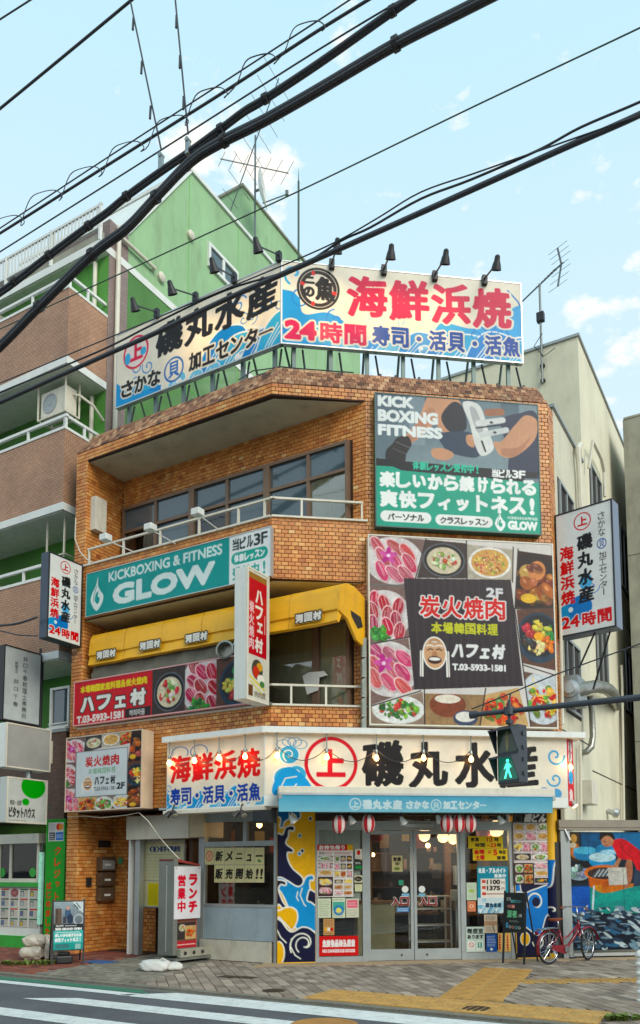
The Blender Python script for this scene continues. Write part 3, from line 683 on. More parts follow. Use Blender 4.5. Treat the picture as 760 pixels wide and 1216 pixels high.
railing(Ff, -.02, 1.66, 7.725, .36, .05, [.53, 1.6], B)
railing(Ff, .02, 1.66, 4.405, .36, .05, [.35, .95, 1.6], B)
railing(Lf, -.5, .0, 4.405, .36, .05, [-.1], B)
mb = MB(Ff); mb.tube([(1.62, -.02, 4.8), (1.62, -.02, 6.3)], .014); obj('awning_rod', mb, m_offw, B)
# ================================================================ tall cream building behind
cf = Frame(Rf.P(2.75, 0, 0), dL)                       # its street face, u to the right, corner at u=0
CB = thing('cream_building', 'tall cream rendered building rising behind the brick building at the right', 'building', Rf.P(2.75, 0, 0))
mb = MB(cf); mb.box(-6.2, 0, 0, 12, 0, 13.15); obj('wall', mb, m_cream, CB)
mb = MB(cf); mb.box(-6.25, .04, -.04, 12, 13.15, 13.21); obj('roof_edge', mb, m_alud, CB)
cr_ = Frame(Rf.P(2.75, -.0, 0), dR)
for (a, b, c, d) in ((.75, 1.85, 8.85, 10.6), (4.1, 5.2, 8.85, 10.5), (.8, 1.9, 5.6, 7.2), (4.2, 5.3, 5.6, 7.2)):
    mb = MB(cr_); mb.box(a-.05, b+.05, -.012, -.004, c-.05, d+.05); obj('window_recess', mb, m_dark, CB)
    window(CB, cr_, a, b, c, d, -.03, cols=2, fm=m_alud, gm=m_skyglass)
mb = MB(cf); mb.box(-5.9, -4.9, .5, 1.5, 13.15, 14.1); obj('stair_head', mb, m_cream, CB)
for dz in (3.6, 7.9): mb = MB(cr_); mb.box(0, 11, -.009, -.003, dz, dz+.02); obj('wall_joint', mb, m_dark, CB)
gb = Frame(ground(763, 1112), dL)
gz = plumb(gb.O, 499)
GB = thing('grey_building', 'plain grey concrete building cut off by the right edge of the photo', 'building', gb.O)
mb = MB(gb); mb.box(0, 1.1, 0, 14, 0, gz); obj('wall', mb, m_conc, GB)
mb = MB(gb); mb.box(.02, 1.12, -.02, 6.02, gz, gz+.05); obj('roof_edge', mb, m_conc, GB)
for k in range(1, 5): mb = MB(gb); mb.box(-.004, 1.104, -.004, 6, k*2.3, k*2.3+.012); obj('wall_joint', mb, m_dark, GB)
OP = Frame(Lf.P(0, -17, 0), -dL)
ob = thing('building_across_the_street', 'plain beige building across the street seen only as a reflection in the shop glass', 'building', OP.P(0, 0, 0))
mb = MB(OP); mb.box(-22, 24, 0, 6, -.14, 6.5); obj('wall', mb, mat('beige_render_opposite', srgb(150, 140, 124), rough=.85), ob)
for i in range(12):
    for j in range(2): mb = MB(OP); mb.box(-20+i*3.6, -18+i*3.6, -.03, .02, .8+j*3, 2.4+j*3); obj('window', mb, m_mirror, ob)
# ================================================================ green apartment block on the left
NU = Lf.px(79, 450)[0]
Nf = Frame(Lf.P(NU, 0, 0), dL); Ng = Frame(Lf.P(NU, 0, 0), dR); Ng2 = Frame(Lf.P(NU, 0, 0), dR)
A = thing('green_apartment_block', 'green rendered apartment block with brown tiled balconies left of the brick building', 'building', Nf.P(-2, 1, 0))
m_ntile = mat_tiles('brown_balcony_tile', srgb(190, 144, 110), srgb(176, 130, 98), srgb(116, 88, 72), .1, .052, ms=.005)
m_mauve = mat_tiles('mauve_wall_tile', srgb(158, 136, 128), srgb(144, 124, 118), srgb(110, 96, 90), .1, .052, ms=.005)
DEP = Ng.px(127, 400)[0]
MV = Ng.px(150, 400)[0]
def px_side(x, y, v=0): return Ng.px(x, y, v)
a1 = px_side(227, 205); a0 = px_side(150, 276)
zr = Nf.px(82, 290)[1]
top = [(DEP, 0), (DEP, a0[1]-.6), (MV, a0[1]), a1, (a1[0]+9, a1[1]-.0)]
a2 = px_side(345, 338)
poly = [(MV, 0), (MV, a0[1]), (a1[0], a1[1]), (a1[0]+.01, a1[1]), (a2[0]+2, a1[1]), (a2[0]+2, 0)]
mb = MB(Ng); mb.prism(poly, 0, 6.5, 'v'); w_ = obj('wall', mb, m_green, A)
mb = MB(Ng); mb.box(a1[0]-.1, a2[0]+2.1, -.06, 6.6, a1[1], a1[1]+.1); obj('roof_edge', mb, m_white, A)
mb = MB(Ng); mb.prism([(MV, a0[1]), (a1[0], a1[1]), (a1[0], a1[1]+.09), (MV, a0[1]+.09)], -.05, 6.5, 'v'); obj('roof_edge', mb, m_white, A)
mb = MB(Ng); mb.box(DEP, MV, -.01, 6.5, 0, a0[1]-.05); o = obj('wall', mb, m_mauve, A); metre_uv(o, dL)
mb = MB(Ng)
for k in range(1, 7): mb.box(MV+.01, a2[0]+2, -.006, .0, k*2.3, k*2.3+.015)
for k in range(1, 5): mb.box(MV+k*2.1, MV+k*2.1+.015, -.005, .0, 0, a1[1]-.02)
obj('wall_joint', mb, m_dgreen, A)
mb = MB(Ng); u_, z_ = px_side(138, 300); mb.tube([(u_, -.08, 0), (u_, -.08, z_+.6)], .055, 8); obj('drain_pipe', mb, m_offw, A, smooth='auto')
ua, za = px_side(137, 280); ub, zb = px_side(181, 313); mb = MB(Ng); mb.tube([(ua, -.09, za), (ub, -.09, za-.0)], .045, 8); mb.tube([(ub, -.09, za), (ub, .0, za)], .045, 8); obj('drain_pipe', mb, m_offw, A, smooth='auto')
q0 = px_side(246, 300); q1 = px_side(281, 330); zt = px_side(246, 287)[1]; zb_ = px_side(246, 316)[1]
window(A, Ng, q0[0], q1[0], zb_, zt, -.05, cols=2, fm=m_white, gm=m_skyglass, fw=.09)
for x_, y_ in ((190, 330), (243, 385), (225, 280)): u_, z_ = px_side(x_, y_); mb = MB(Ng); mb.lathe((u_, 0, z_), (0, -1, 0), [(0, .12), (.08, .12), (.12, .06), (.121, 0)], 12); obj('vent_cap', mb, m_offw, A, smooth='auto')
g0 = px_side(288, 222, 1.0)
mb = MB(Ng); pa = Ng.px(288, 222, 1.6); mb.box(pa[0], pa[0]+8, 1.6, 6.2, a1[1]+.05, pa[1]); obj('penthouse', mb, m_green, A)
mb = MB(Ng); mb.box(pa[0]-.06, pa[0]+8.1, 1.54, 6.3, pa[1], pa[1]+.08); obj('penthouse_roof', mb, m_conc, A)
lev = []
for (yt, yb) in ((343, 425), (508, 597), (690, 775)):
    lev.append((Nf.px(79, yb)[1], Nf.px(79, yt)[1]))
lev[2] = (lev[1][0]-3.15, lev[1][1]-3.15)
FRT = -7.0
VR = Ng.px(119, 285)[0]; zr = Nf.px(118, 283, VR)[1]
mb = MB(Nf); mb.box(FRT, 0, DEP, 7, 0, zr-.2); obj('wall', mb, m_dgreen, A)
m_bsoff = mat('balcony_soffit', srgb(214, 218, 204), rough=.8, var=.08, dirt=.2)
for i, (zb0, zt0) in enumerate(lev):
    bal = None
    mb = MB(Nf); mb.box(FRT, 0, 0, .12, zb0+.04, zt0); mb.box(-.12, 0, .12, DEP, zb0+.04, zt0)
    bal = obj('balcony', mb, m_ntile, A); metre_uv(bal, dL)
    mb = MB(Nf); mb.box(FRT, .02, -.02, DEP, zb0-.12, zb0+.04); obj('slab', mb, m_white if i else m_white, bal)
    mb = MB(Nf); mb.box(FRT, -.03, .02, DEP, zb0-.14, zb0-.125); obj('soffit', mb, m_bsoff, bal)
    mb = MB(Nf); mb.box(FRT, .01, -.015, .13, zt0, zt0+.06); mb.box(-.13, .012, .13, DEP, zt0, zt0+.058); obj('coping', mb, m_white, bal)
    mb = MB(Nf); mb.box(FRT, 0, .03, .09, zt0+.30, zt0+.36); mb.box(-.09, -.03, .09, DEP, zt0+.30, zt0+.358)
    for k in range(7): mb.box(FRT+k*1.15, FRT+k*1.15+.05, .04, .08, zt0+.06, zt0+.3)
    mb.box(-.08, -.04, DEP*.5, DEP*.5+.05, zt0+.06, zt0+.3); mb.box(-.08, -.03, .04, .09, zt0+.06, zt0+.3); obj('railing', mb, m_white, bal)
    zf = zb0+.1
    window(A, Nf, -4.6, -2.9, zf, zf+2.0, DEP-.06, cols=2, fm=m_white, gm=m_mirror, fw=.06, behind=m_curtain)
    window(A, Nf, -1.9, -.5, zf+.1, zf+2.0, DEP-.06, cols=2, fm=m_white, gm=m_skyglass, fw=.06, behind=m_curtain)
    mb = MB(Nf); mb.box(-2.55, -2.5, .12, DEP, zf, zf+1.9); obj('divider_screen', mb, m_conc, A)
    mb = MB(Nf); mb.tube([(-.35, DEP-.07, zf), (-.35, DEP-.07, zf+2.9)], .05, 8); obj('drain_pipe', mb, m_offw, A)
zw0, zw1 = Nf.px(68, 972)[1], Nf.px(68, 866)[1]
mb = MB(Nf); mb.box(FRT, .0, .25, DEP+.1, zw0, zw1); o = obj('brown_tile_wall', mb, mat_tiles('dark_brown_tile', srgb(112, 74, 48), srgb(92, 60, 40), srgb(60, 44, 34), .1, .052, ms=.005), A); metre_uv(o, dL)
mb = MB(Nf); mb.box(FRT, .02, .23, DEP, zw1, zw1+.07); obj('coping', mb, m_alud, A)
window(A, Nf, -.62, -.04, zw1+.12, zw1+.98, .35, cols=1, fm=m_white, gm=m_skyglass, fw=.05, behind=m_curtain)
mb = MB(Nf); mb.box(-.62, -.04, .25, .40, zw1+.07, zw1+.12); mb.tube([(-.6, .3, zw1+.2), (-.05, .3, zw1+.2)], .015, 5); obj('railing', mb, m_white, A)
zt_ = Nf.px(60, 318)[1]
mb = MB(Nf); mb.box(FRT, .02, VR, 7, zr-.2, zr-.02); obj('roof_slab', mb, m_white, A)
mb = MB(Nf); mb.box(FRT, -.02, VR+.04, DEP, zr-.22, zr-.205); obj('soffit', mb, m_bsoff, A)
mb = MB(Nf); mb.box(FRT, .0, VR+.05, VR+.12, zr-.02, zr+.2); obj('roof_parapet', mb, m_conc, A)
fz0, fz1 = Nf.px(120, 268, VR)[1], Nf.px(120, 240, VR)[1]
mb = MB(Nf); mb.box(FRT, .0, VR, VR+.05, fz1-.06, fz1); mb.box(FRT, .0, VR+.002, VR+.048, fz0, fz0+.05)
for k in range(5): mb.box(-k*1.6-.06, -k*1.6, VR-.01, VR+.06, zr-.02, fz1+.01)
fo = obj('roof_fence', mb, m_white, A)
k = 0
while -.12-k*.115 > -6.6:
    x = -.12-k*.115; mb = MB(Nf); mb.box(x-.05, x, VR+.012, VR+.036, fz0+.05, fz1-.06); obj('slat', mb, m_white, fo); k += 1
zz = lev[0][0]-.14
AC = thing('air_conditioner', 'white outdoor air conditioner in a hanging rack under the upper brown balcony', 'air conditioner', Nf.P(-.75, .5, zz-1.0))
mb = MB(Nf); mb.box(-1.15, -.35, .3, .6, zz-.75, zz-.17); obj('casing', mb, m_offw, AC, bevel=.015)
mb = MB(Nf); mb.lathe((-.85, .298, zz-.46), (0, -1, 0), [(0, .22), (.012, .22), (.012, .19), (.004, .19), (.004, .05), (.014, .05), (.014, 0)], 20); obj('fan_grille', mb, m_alud, AC, smooth='auto')
mb = MB(Nf)
for x in (-1.18, -.32):
    for y in (.26, .64): mb.box(x-.015, x+.015, y-.015, y+.015, zz-.8, zz)
    mb.box(x-.015, x+.015, .26, .64, zz-.81, zz-.78)
mb.box(-1.18, -.32, .25, .28, zz-.812, zz-.782); mb.box(-1.18, -.32, .62, .65, zz-.812, zz-.782); obj('rack', mb, m_offw, AC)
mb = MB(Nf); mb.tube([(-.35, .5, zz-.3), (-.2, .55, zz-.35), (-.05, .8, zz-.5), (-.04, DEP, zz-.7)], .03, 6); obj('hose', mb, m_offw, AC, smooth='auto')
zz = lev[1][0]-.14
RK = thing('empty_rack', 'empty white hanging rack under the lower brown balcony beside the brick column', 'rack', Nf.P(-.5, .5, zz-.8))
mb = MB(Nf)
for x in (-.75, -.22):
    for y in (.25, .7): mb.box(x-.015, x+.015, y-.015, y+.015, zz-.78, zz)
    mb.box(x-.015, x+.015, .25, .7, zz-.8, zz-.775)
mb.box(-.75, -.22, .24, .27, zz-.802, zz-.777); obj('frame', mb, m_offw, RK)
# ================================================================ ground, road, pavement
def project(P):
    q = Vector(P)-EYE; w = q.dot(FW); return CX+FPX*q.dot(RT)/w, CY-FPX*q.dot(UP)/w
def guv(px, py, z=0, fr=None):
    fr = fr or Lf; p = ground(px, py, z)-fr.O; return p.dot(fr.u), p.dot(fr.n)
m_asph = mat('asphalt', srgb(86, 89, 94), rough=.85, var=.24, vscale=1.1, bump=.7, bscale=120, dirt=.12)
m_paint = mat('road_paint', srgb(216, 222, 220), rough=.6, var=.08, vscale=5, dirt=.5, bump=.3, bscale=90)
m_gpaint = mat('green_road_paint', srgb(52, 116, 92), rough=.7, var=.15, dirt=.3, vscale=4)
m_kerb = mat('kerb_concrete', srgb(120, 116, 104), rough=.9, var=.2, dirt=.5, bump=.5, vscale=4)
m_joint = mat('paving_joint', srgb(124, 114, 102), rough=.95, bump=.4, bscale=80)
mb = MB(); mb.box(-400, 400, -400, 400, -.5, -.14); obj('ground', mb, m_asph, kind='structure')
KV, RZ = -2.46, -.035
mb = MB(Lf); mb.box(-60, 60, -14, KV-.14, -.139, RZ); obj('road', mb, m_asph, kind='structure')
mb = MB(Lf); mb.box(-60, 60, KV, 30, -.139, -.018); PV = obj('pavement', mb, m_joint, kind='structure')
mb = MB(Lf)
for k in range(-40, 40): mb.box(k*.6, k*.6+.592, KV-.14, KV-.002, -.139, -.002-.004*(k % 2))
obj('kerb', mb, m_kerb, kind='structure')
mb = MB(Lf); mb.box(-60, 60, KV-.26, KV-.141, -.139, RZ+.002); obj('gutter', mb, mat('gutter_concrete', srgb(104, 104, 98), rough=.9, dirt=.4, var=.2, vscale=5, bump=.4), kind='structure')
def flat(name, pts, z, m, **k):
    "thin sheet from (u,v) points"
    mb = MB(Lf); n = len(pts); mb.add([(a, b, z) for a, b in pts], [tuple(range(n))]); return obj(name, mb, m, kind='structure', **k)
ZR = RZ
g = lambda x, y: guv(x, y, ZR)
vA = (g(0, 1162.5)[1]+g(137, 1179)[1])/2; vB = (g(0, 1166.5)[1]+g(137, 1182)[1])/2
flat('edge_line', [(-30, vB), (g(160, 1181)[0], vB), (g(175, 1179)[0], vA), (-30, vA)], ZR+.004, m_paint)
gv0 = KV-.265
flat('green_strip', [(-30, vA+.03), (g(185, 1179.5)[0], vA+.03), (g(165, 1176)[0], gv0), (-30, gv0)], ZR+.0045, m_gpaint)
def stripe(tipu, topu, v0, v1): flat('crosswalk_stripe', [(tipu, v0), (9, v0), (9, v1), (topu, v1)], ZR+.004, m_paint)
v10, v11 = g(330, 1190.8)[1], g(260, 1194)[1]
v20, v21 = g(260, 1203.5)[1], g(260, 1212)[1]
p_ = v20-v10
def bothu(v):   # left ends of the bars lie on one slanting line through the two tips seen
    pass
tA, tB = g(137, 1181.5), g(26, 1185.6)
for i in range(5):
    top_, bot = v10+p_*i, v11+p_*i+(.0 if i == 0 else (v21-v20-(v11-v10)))
    tu = tA[0]+(tB[0]-tA[0])*i
    stripe(tu, tu+.62, bot, top_)
PAV = [(0, srgb(124, 110, 98)), (.25, srgb(144, 130, 116)), (.5, srgb(166, 152, 136)), (.75, srgb(140, 126, 114)), (1, srgb(184, 170, 152))]
m_pav_o = mat_ramp('grey_paver_single', 'object', PAV, rough=.8, bump=.4, fine=90, blotch=.3)
m_pav_f = mat_ramp('grey_paver', 'face', PAV, rough=.8, bump=.4, fine=90, blotch=.3)
m_red_f = mat_ramp('red_paver', 'face', [(0, srgb(96, 52, 44)), (.4, srgb(136, 70, 56)), (.7, srgb(156, 88, 68)), (1, srgb(126, 84, 74))], rough=.75, bump=.4, fine=90, blotch=.45)
m_tile_f = mat_ramp('small_grey_tile', 'face', [(0, srgb(112, 108, 98)), (.5, srgb(132, 127, 114)), (1, srgb(150, 144, 130))], rough=.8, bump=.3, fine=90, blotch=.35)
m_tac = mat('yellow_tactile_paving', srgb(186, 146, 80), rough=.8, var=.18, vscale=4, dirt=.5, bump=.4, bscale=90)
def gframe(a, b):
    A_, B_ = ground(*a), ground(*b); return Frame(A_, (B_-A_))
bandB = gframe((520, 1184.5), (565, 1154.6))
bandC = gframe((606, 1162.8), (760, 1161))
vt0, vt1 = KV+.03, KV+.83
bA = (guv(390, 1176)[0], guv(735, 1200)[0])
def in_bandA(u, v): return bA[0]-.02 < u < bA[1]+.02 and vt0-.02 < v < vt1+.02
def inframe(fr, P, u0, u1, v0, v1):
    d = P-fr.O; return u0 < d.dot(fr.u) < u1 and v0 < d.dot(fr.n) < v1
LB = (ground(565, 1154.6)-ground(520, 1184.5)).length
tac_mesh = {}
def tac_tile(fr, x, y, s=.398):
    if 'm' not in tac_mesh:
        q = MB(); h = s/2-.004; q.box(-h, h, -h, h, -.03, .0)
        for k in range(5): c = -h+2*h*(k+.5)/5; q.box(c-.012, c+.012, -h+.02, h-.02, .0, .006)
        me = bpy.data.meshes.new('tactile_tile'); me.from_pydata(q.v, [], q.f); fix_normals(me); me.materials.append(m_tac); tac_mesh['m'] = me
    o = bpy.data.objects.new('tactile_tile', tac_mesh['m']); COL.objects.link(o); o.parent = PV
    R = Matrix((fr.u, fr.n, fr.w)).transposed().to_4x4()
    o.matrix_local = Matrix.Translation(fr.P(x, y, random.uniform(-.001, .001))-Vector(PV.location)) @ R
def rot90(fr): return Frame(fr.O, fr.n, -fr.u)
x = bA[0]+.2
while x < bA[1]:
    for y in (vt0+.2, vt0+.6): tac_tile(Lf, x, y)
    x += .401
n = int(LB/.401)+1
for i in range(n+1):
    for j in range(2):
        P_ = bandB.P(.2+i*.401, -.2-j*.401, 0); d = P_-C0
        if not in_bandA(d.dot(dL), d.dot(nL)): tac_tile(bandB, .2+i*.401, -.2-j*.401)
for i in range(7): tac_tile(bandC, .2+i*.401, -.2)
bev = Vector(C0)
Fs = Frame(c_shop, dF); Ls = Frame(c_shop, dL)
def free(P):
    d = P-C0; u, v = d.dot(dL), d.dot(nL)
    if v < KV+.01: return False
    if in_bandA(u, v): return False
    if inframe(bandB, P, -.05, (n+1)*.401, -.82, .02): return False
    if inframe(bandC, P, .0, 7*.401+.03, -.42, .02): return False
    f = P-c_shop; fu, fv = f.dot(dF), f.dot(nF); lv = f.dot(nL)
    if fu > -.35 and fv > -.36 and lv > -.5: return False
    return True
ad_ = math.radians(-15.3); D1 = Vector((math.sin(ad_), math.cos(ad_), 0)); Pf = Frame(C0, D1)
PL_, PW_ = .30, .15
allp = []
for i in range(-60, 60):
    for j in range(-60, 60):
        x, y = i*PL_+(j % 2)*PL_/2, j*PW_
        P_ = Pf.P(x, y, 0); d = P_-C0; u, v = d.dot(dL), d.dot(nL)
        if not free(P_): continue
        if P_.y > 16 or u > 6.5 or u < -1.25+(-v-.6)*.35 or (P_.x > 6): continue
        allp.append((P_, (P_-EYE).length))
allp.sort(key=lambda t: t[1])
vis = [p for p in allp if -5 < project(p[0])[0] < 765 and project(p[0])[1] < 1216]
sing = vis[:300]; ss_ = set(id(p) for p in sing)
hq = MB(); a_, b_ = PL_/2-.0025, PW_/2-.0025
hq.add([(-a_, -b_, -.03), (a_, -b_, -.03), (a_, b_, -.03), (-a_, b_, -.03), (-a_+.004, -b_+.004, 0), (a_-.004, -b_+.004, 0), (a_-.004, b_-.004, 0), (-a_+.004, b_-.004, 0)], [(4, 5, 6, 7), (0, 1, 5, 4), (1, 2, 6, 5), (2, 3, 7, 6), (3, 0, 4, 7)])
pme = bpy.data.meshes.new('paver'); pme.from_pydata(hq.v, [], hq.f); pme.materials.append(m_pav_o)
Rp = Matrix((Pf.u, Pf.n, Pf.w)).transposed().to_4x4()
for P_, _d in sing:
    o = bpy.data.objects.new('paver', pme); COL.objects.link(o); o.parent = PV
    o.matrix_local = Matrix.Translation(P_+Vector((0, 0, random.uniform(-.003, .0)))-Vector(PV.location)) @ Rp
mbp = MB()
for p in allp:
    if id(p) in ss_: continue
    w = random.uniform(-.003, 0); k = len(mbp.v)
    mbp.v += [p[0]+Pf.u*q.x+Pf.n*q.y+Vector((0, 0, q.z+w)) for q in hq.v]; mbp.f += [tuple(k+i for i in f) for f in hq.f]; mbp.att += [random.random()]*5
obj('paver_field', mbp, m_pav_f, PV, kind='stuff', normals=False)
def tiles(name, fr, cells, m, z=0):
    mb = MB(fr)
    for x0, x1, y0, y1 in cells:
        w = z+random.uniform(-.003, 0); mb.add([(x0, y0, -.02), (x1, y0, -.02), (x1, y1, -.02), (x0, y1, -.02), (x0+.003, y0+.003, w), (x1-.003, y0+.003, w), (x1-.003, y1-.003, w), (x0+.003, y1-.003, w)], [(4, 5, 6, 7), (0, 1, 5, 4), (1, 2, 6, 5), (2, 3, 7, 6), (3, 0, 4, 7)])
        mb.att += [random.random()]*5
    return obj(name, mb, m, PV, kind='stuff', normals=False)
red, gry = [], []
for j in range(-30, 60):
    y = j*.105; off = (j % 2)*.105
    if y < KV+.01 or y > 1.8: continue
    for i in range(-60, 12):
        x = i*.21+off
        if x < -3.02-(y+2.44)*.12 and x > -9: red.append((x, x+.204, y, y+.099))
for j in range(-30, 40):
    y = j*.1
    if y < KV+.01 or y > 1.8: continue
    for i in range(-42, 12):
        x = i*.1; lim = -1.25+(-y-.6)*.35
        if x > -2.99-(y+2.44)*.12+.15 and x < lim-.08+.15:
            P_ = Lf.P(x+.05, y+.05, 0)
            if free(P_): gry.append((x, x+.094, y, y+.094))
tiles('red_paver_field', Lf, red, m_red_f); tiles('grey_tile_field', Lf, gry, m_tile_f)
m_apron = mat('smooth_apron_concrete', srgb(168, 146, 116), rough=.8, var=.14, dirt=.3, vscale=2.5, bump=.3)
mb = MB(Fs); mb.prism([(-.42, -.36), (8, -.36), (8, .1), (-.2, .1)], -.03, .012, 'z'); obj('shop_step', mb, m_apron, kind='structure')
m_iron = mat('cast_iron', srgb(74, 62, 50), rough=.6, metal=.4, var=.25, bump=.5, bscale=60, vscale=10)
for (x, y, r, lab) in ((325, 1176.5, .155, 'round iron manhole cover in the grey pavers at left of the yellow tiles'), (566, 1197.5, .17, 'round iron manhole cover beside the crossing of the yellow tactile tiles')):
    c = ground(x, y); mb = MB(); mb.lathe((c.x, c.y, -.02), (0, 0, 1), [(0, r), (.024, r), (.026, r*.9), (.023, r*.88), (.023, 0)], 24)
    for k in range(-3, 4): w = math.sqrt(max(0, (r*.8)**2-(k*r*.22)**2)); mb.box(c.x-w, c.x+w, c.y+k*r*.22-.006, c.y+k*r*.22+.006, .0, .007)
    obj('manhole_cover', mb, m_iron, label=lab, cat='manhole cover', group='manhole covers')
c = ground(385, 1217, ZR); mb = MB(); mb.lathe((c.x, c.y, ZR-.01), (0, 0, 1), [(0, .36), (.018, .36), (.018, .30), (.015, .30), (.015, 0)], 28)
obj('manhole_cover', mb, mat('ochre_ring_paint', srgb(170, 122, 62), rough=.7, var=.2), label='ochre rimmed manhole cover in the road at the bottom edge', cat='manhole cover', group='manhole covers')
c = ground(283, 1160.5); mb = MB(Lf); q = c-C0; uu, vv = q.dot(dL), q.dot(nL); mb.box(uu-.3, uu-.02, vv-.12, vv+.08, -.01, .006); mb.box(uu+.0, uu+.28, vv-.06, vv+.12, -.01, .006)
obj('utility_cover', mb, m_iron, label='small rusty rectangular utility cover flush in the grey tiles', cat='utility cover')
m_weed = mat('weed_leaf', srgb(104, 124, 50), rough=.7, var=.3, vscale=20)
def weeds(cx, cy, n, sp, h, lab):
    mb = MB(); c = ground(cx, cy)
    for i in range(n):
        a = random.uniform(0, 6.28); r = sp*math.sqrt(random.random()); x, y = c.x+r*math.cos(a)*1.6, c.y+r*math.sin(a)*.6
        for k in range(4):
            b = random.uniform(0, 6.28); l = random.uniform(.4, 1)*h; dx, dy = math.cos(b), math.sin(b); w = .012
            mb.add([(x-dy*w, y+dx*w, 0), (x+dy*w, y-dx*w, 0), (x+dx*l*.4+dy*w*1.6, y+dy*l*.4-dx*w*1.6, l*.6), (x+dx*l*.4-dy*w*1.6, y+dy*l*.4+dx*w*1.6, l*.6), (x+dx*l, y+dy*l, l*.75)], [(0, 1, 2, 3), (3, 2, 4)])
    return obj('weeds', mb, m_weed, label=lab, cat='weeds', kind='stuff', normals=False)
weeds(32, 1145, 70, .32, .10, 'low green weeds on the pavement by the plastic bags')
weeds(738, 1211, 34, .13, .09, 'small weed tuft at the kerb in the bottom right corner')
# ================================================================ shopfront and ground floor rooms
m_ifloor = mat('dark_shop_floor', srgb(52, 42, 34), rough=.6)
m_iwall = mat('brown_shop_wall', srgb(62, 38, 22), rough=.7, var=.2)
m_wood = mat('shop_wood', srgb(132, 88, 48), rough=.5, var=.2, stretch=(1, 1, 8))
SE = Fs.px(657, 1100)[0]
rm = [Ls.P(-4.3, 1.2, 0), Ls.P(-1.95, 1.2, 0), Ls.P(-1.95, .0, 0), c_shop, Fs.P(SE, 0, 0), Rf.P(2.5, .06, 0), Ls.P(-4.3, 4.4, 0)]
wprism('shop_floor', [Ls.P(-4.3, .3, 0), c_shop+_b*.05, Fs.P(SE, .05, 0), Rf.P(2.6, .06, 0), Ls.P(-4.3, 5, 0)], -.1, .015, m_ifloor, B)
wprism('shop_ceiling', [Ls.P(-4.3, .12, 0), c_shop+_b*.05, Fs.P(SE, .05, 0), Rf.P(2.6, .06, 0), Ls.P(-4.3, 5, 0)], 2.72, 2.80, m_iwall, B)
mb = MB(Fs); mb.box(-.46, SE, 2.6, 2.75, .0, 2.75); obj('shop_back_wall', mb, m_iwall, B)
mb = MB(Ls); mb.box(-1.98, -1.9, .02, 4.4, 0, 2.75); obj('shop_side_wall', mb, m_iwall, B)
mb = MB(Fs); mb.box(SE, SE+.16, -.02, 2.5, 0, 2.75); obj('wall', mb, m_mortar, B)
mb = MB(Fs); mb.box(-.3, SE+.1, .02, .12, 2.55, 3.9); obj('sign_band_wall', mb, m_mortar, B)
mb = MB(Ls); mb.box(-2.1, .0, .02, .12, 2.55, 3.9); obj('sign_band_wall', mb, m_mortar, B)
wprism('canopy_soffit', [Lf.P(-2.2, -.30, 0), C0-_b*.30, Ff.P(UF, -.30, 0), Fs.P(SE, .1, 0), c_shop+_b*.1, Ls.P(-1.9, .1, 0)], 2.66, 2.70, m_alud, B)
CN = thing('shop_counter', 'wooden counter with a pale front inside the shop behind the glass doors', 'counter', Fs.P(1.9, 1.2, 0))
mb = MB(Fs); mb.box(1.55, 2.25, 1.0, 1.5, 0, .95); obj('cabinet', mb, mat('pale_cabinet', srgb(176, 168, 130), rough=.6), CN)
mb = MB(Fs); mb.box(1.5, 2.3, .97, 1.55, .95, 1.0); obj('counter_top', mb, m_wood, CN)
RKK = thing('shoe_rack', 'white metal rack standing inside the right hand glass door', 'rack', Fs.P(2.9, .9, 0))
mb = MB(Fs)
for x in (2.55, 3.25):
    for y in (.7, 1.1): mb.box(x-.015, x+.015, y-.015, y+.015, .02, 1.1)
for z in (.25, .55, .85, 1.08): mb.box(2.55, 3.25, .7, 1.1, z, z+.02)
obj('frame', mb, m_white, RKK)
DS = thing('sanitiser_dispenser', 'white wall dispenser seen behind the right glass door', 'dispenser', Fs.P(3.3, .3, 1.2))
mb = MB(Fs); mb.box(3.22, 3.36, .3, .42, 1.3, 1.65); obj('tank', mb, m_white, DS, bevel=.02)
mb = MB(Fs); mb.box(3.17, 3.41, .28, .46, 1.02, 1.22); obj('tray', mb, m_white, DS, bevel=.02); mb = MB(Fs); mb.box(3.26, 3.32, .4, .46, 0, 1.02); obj('post', mb, m_alu, DS)
for i, (u, v, w, h, d, c) in enumerate(((.4, 1.6, 1.0, .75, .7, m_wood), (2.6, 1.9, 1.3, .75, .7, m_wood), (4.1, 1.2, .8, .75, .6, m_wood), (-1.2, 1.4, 1.1, .75, .6, m_wood))):
    T_ = thing('dining_table', ['wooden dining table inside behind the poster window', 'wooden dining table deep inside behind the right glass door', 'wooden dining table inside behind the yellow paper notices', 'wooden dining table inside the side window with the new menu letters'][i], 'table', Fs.P(u, v, 0), group='tables inside the shop')
    mb = MB(Fs); mb.box(u-w/2, u+w/2, v-d/2, v+d/2, h-.04, h); obj('table_top', mb, c, T_)
    for a in (-1, 1):
        for b in (-1, 1): mb = MB(Fs); x, y = u+a*(w/2-.06), v+b*(d/2-.06); mb.box(x-.025, x+.025, y-.025, y+.025, .015, h-.04); obj('leg', mb, m_black, T_)
m_paperw = mat('paper_lamp', srgb(240, 214, 160), emit=(1, .66, .32), estr=1.1, var=0)
m_bulbin = mat('interior_bulb', (1, .6, .3), emit=(1, .62, .26), estr=4, var=0)
m_redlan = mat('red_paper', srgb(150, 20, 26), rough=.6)
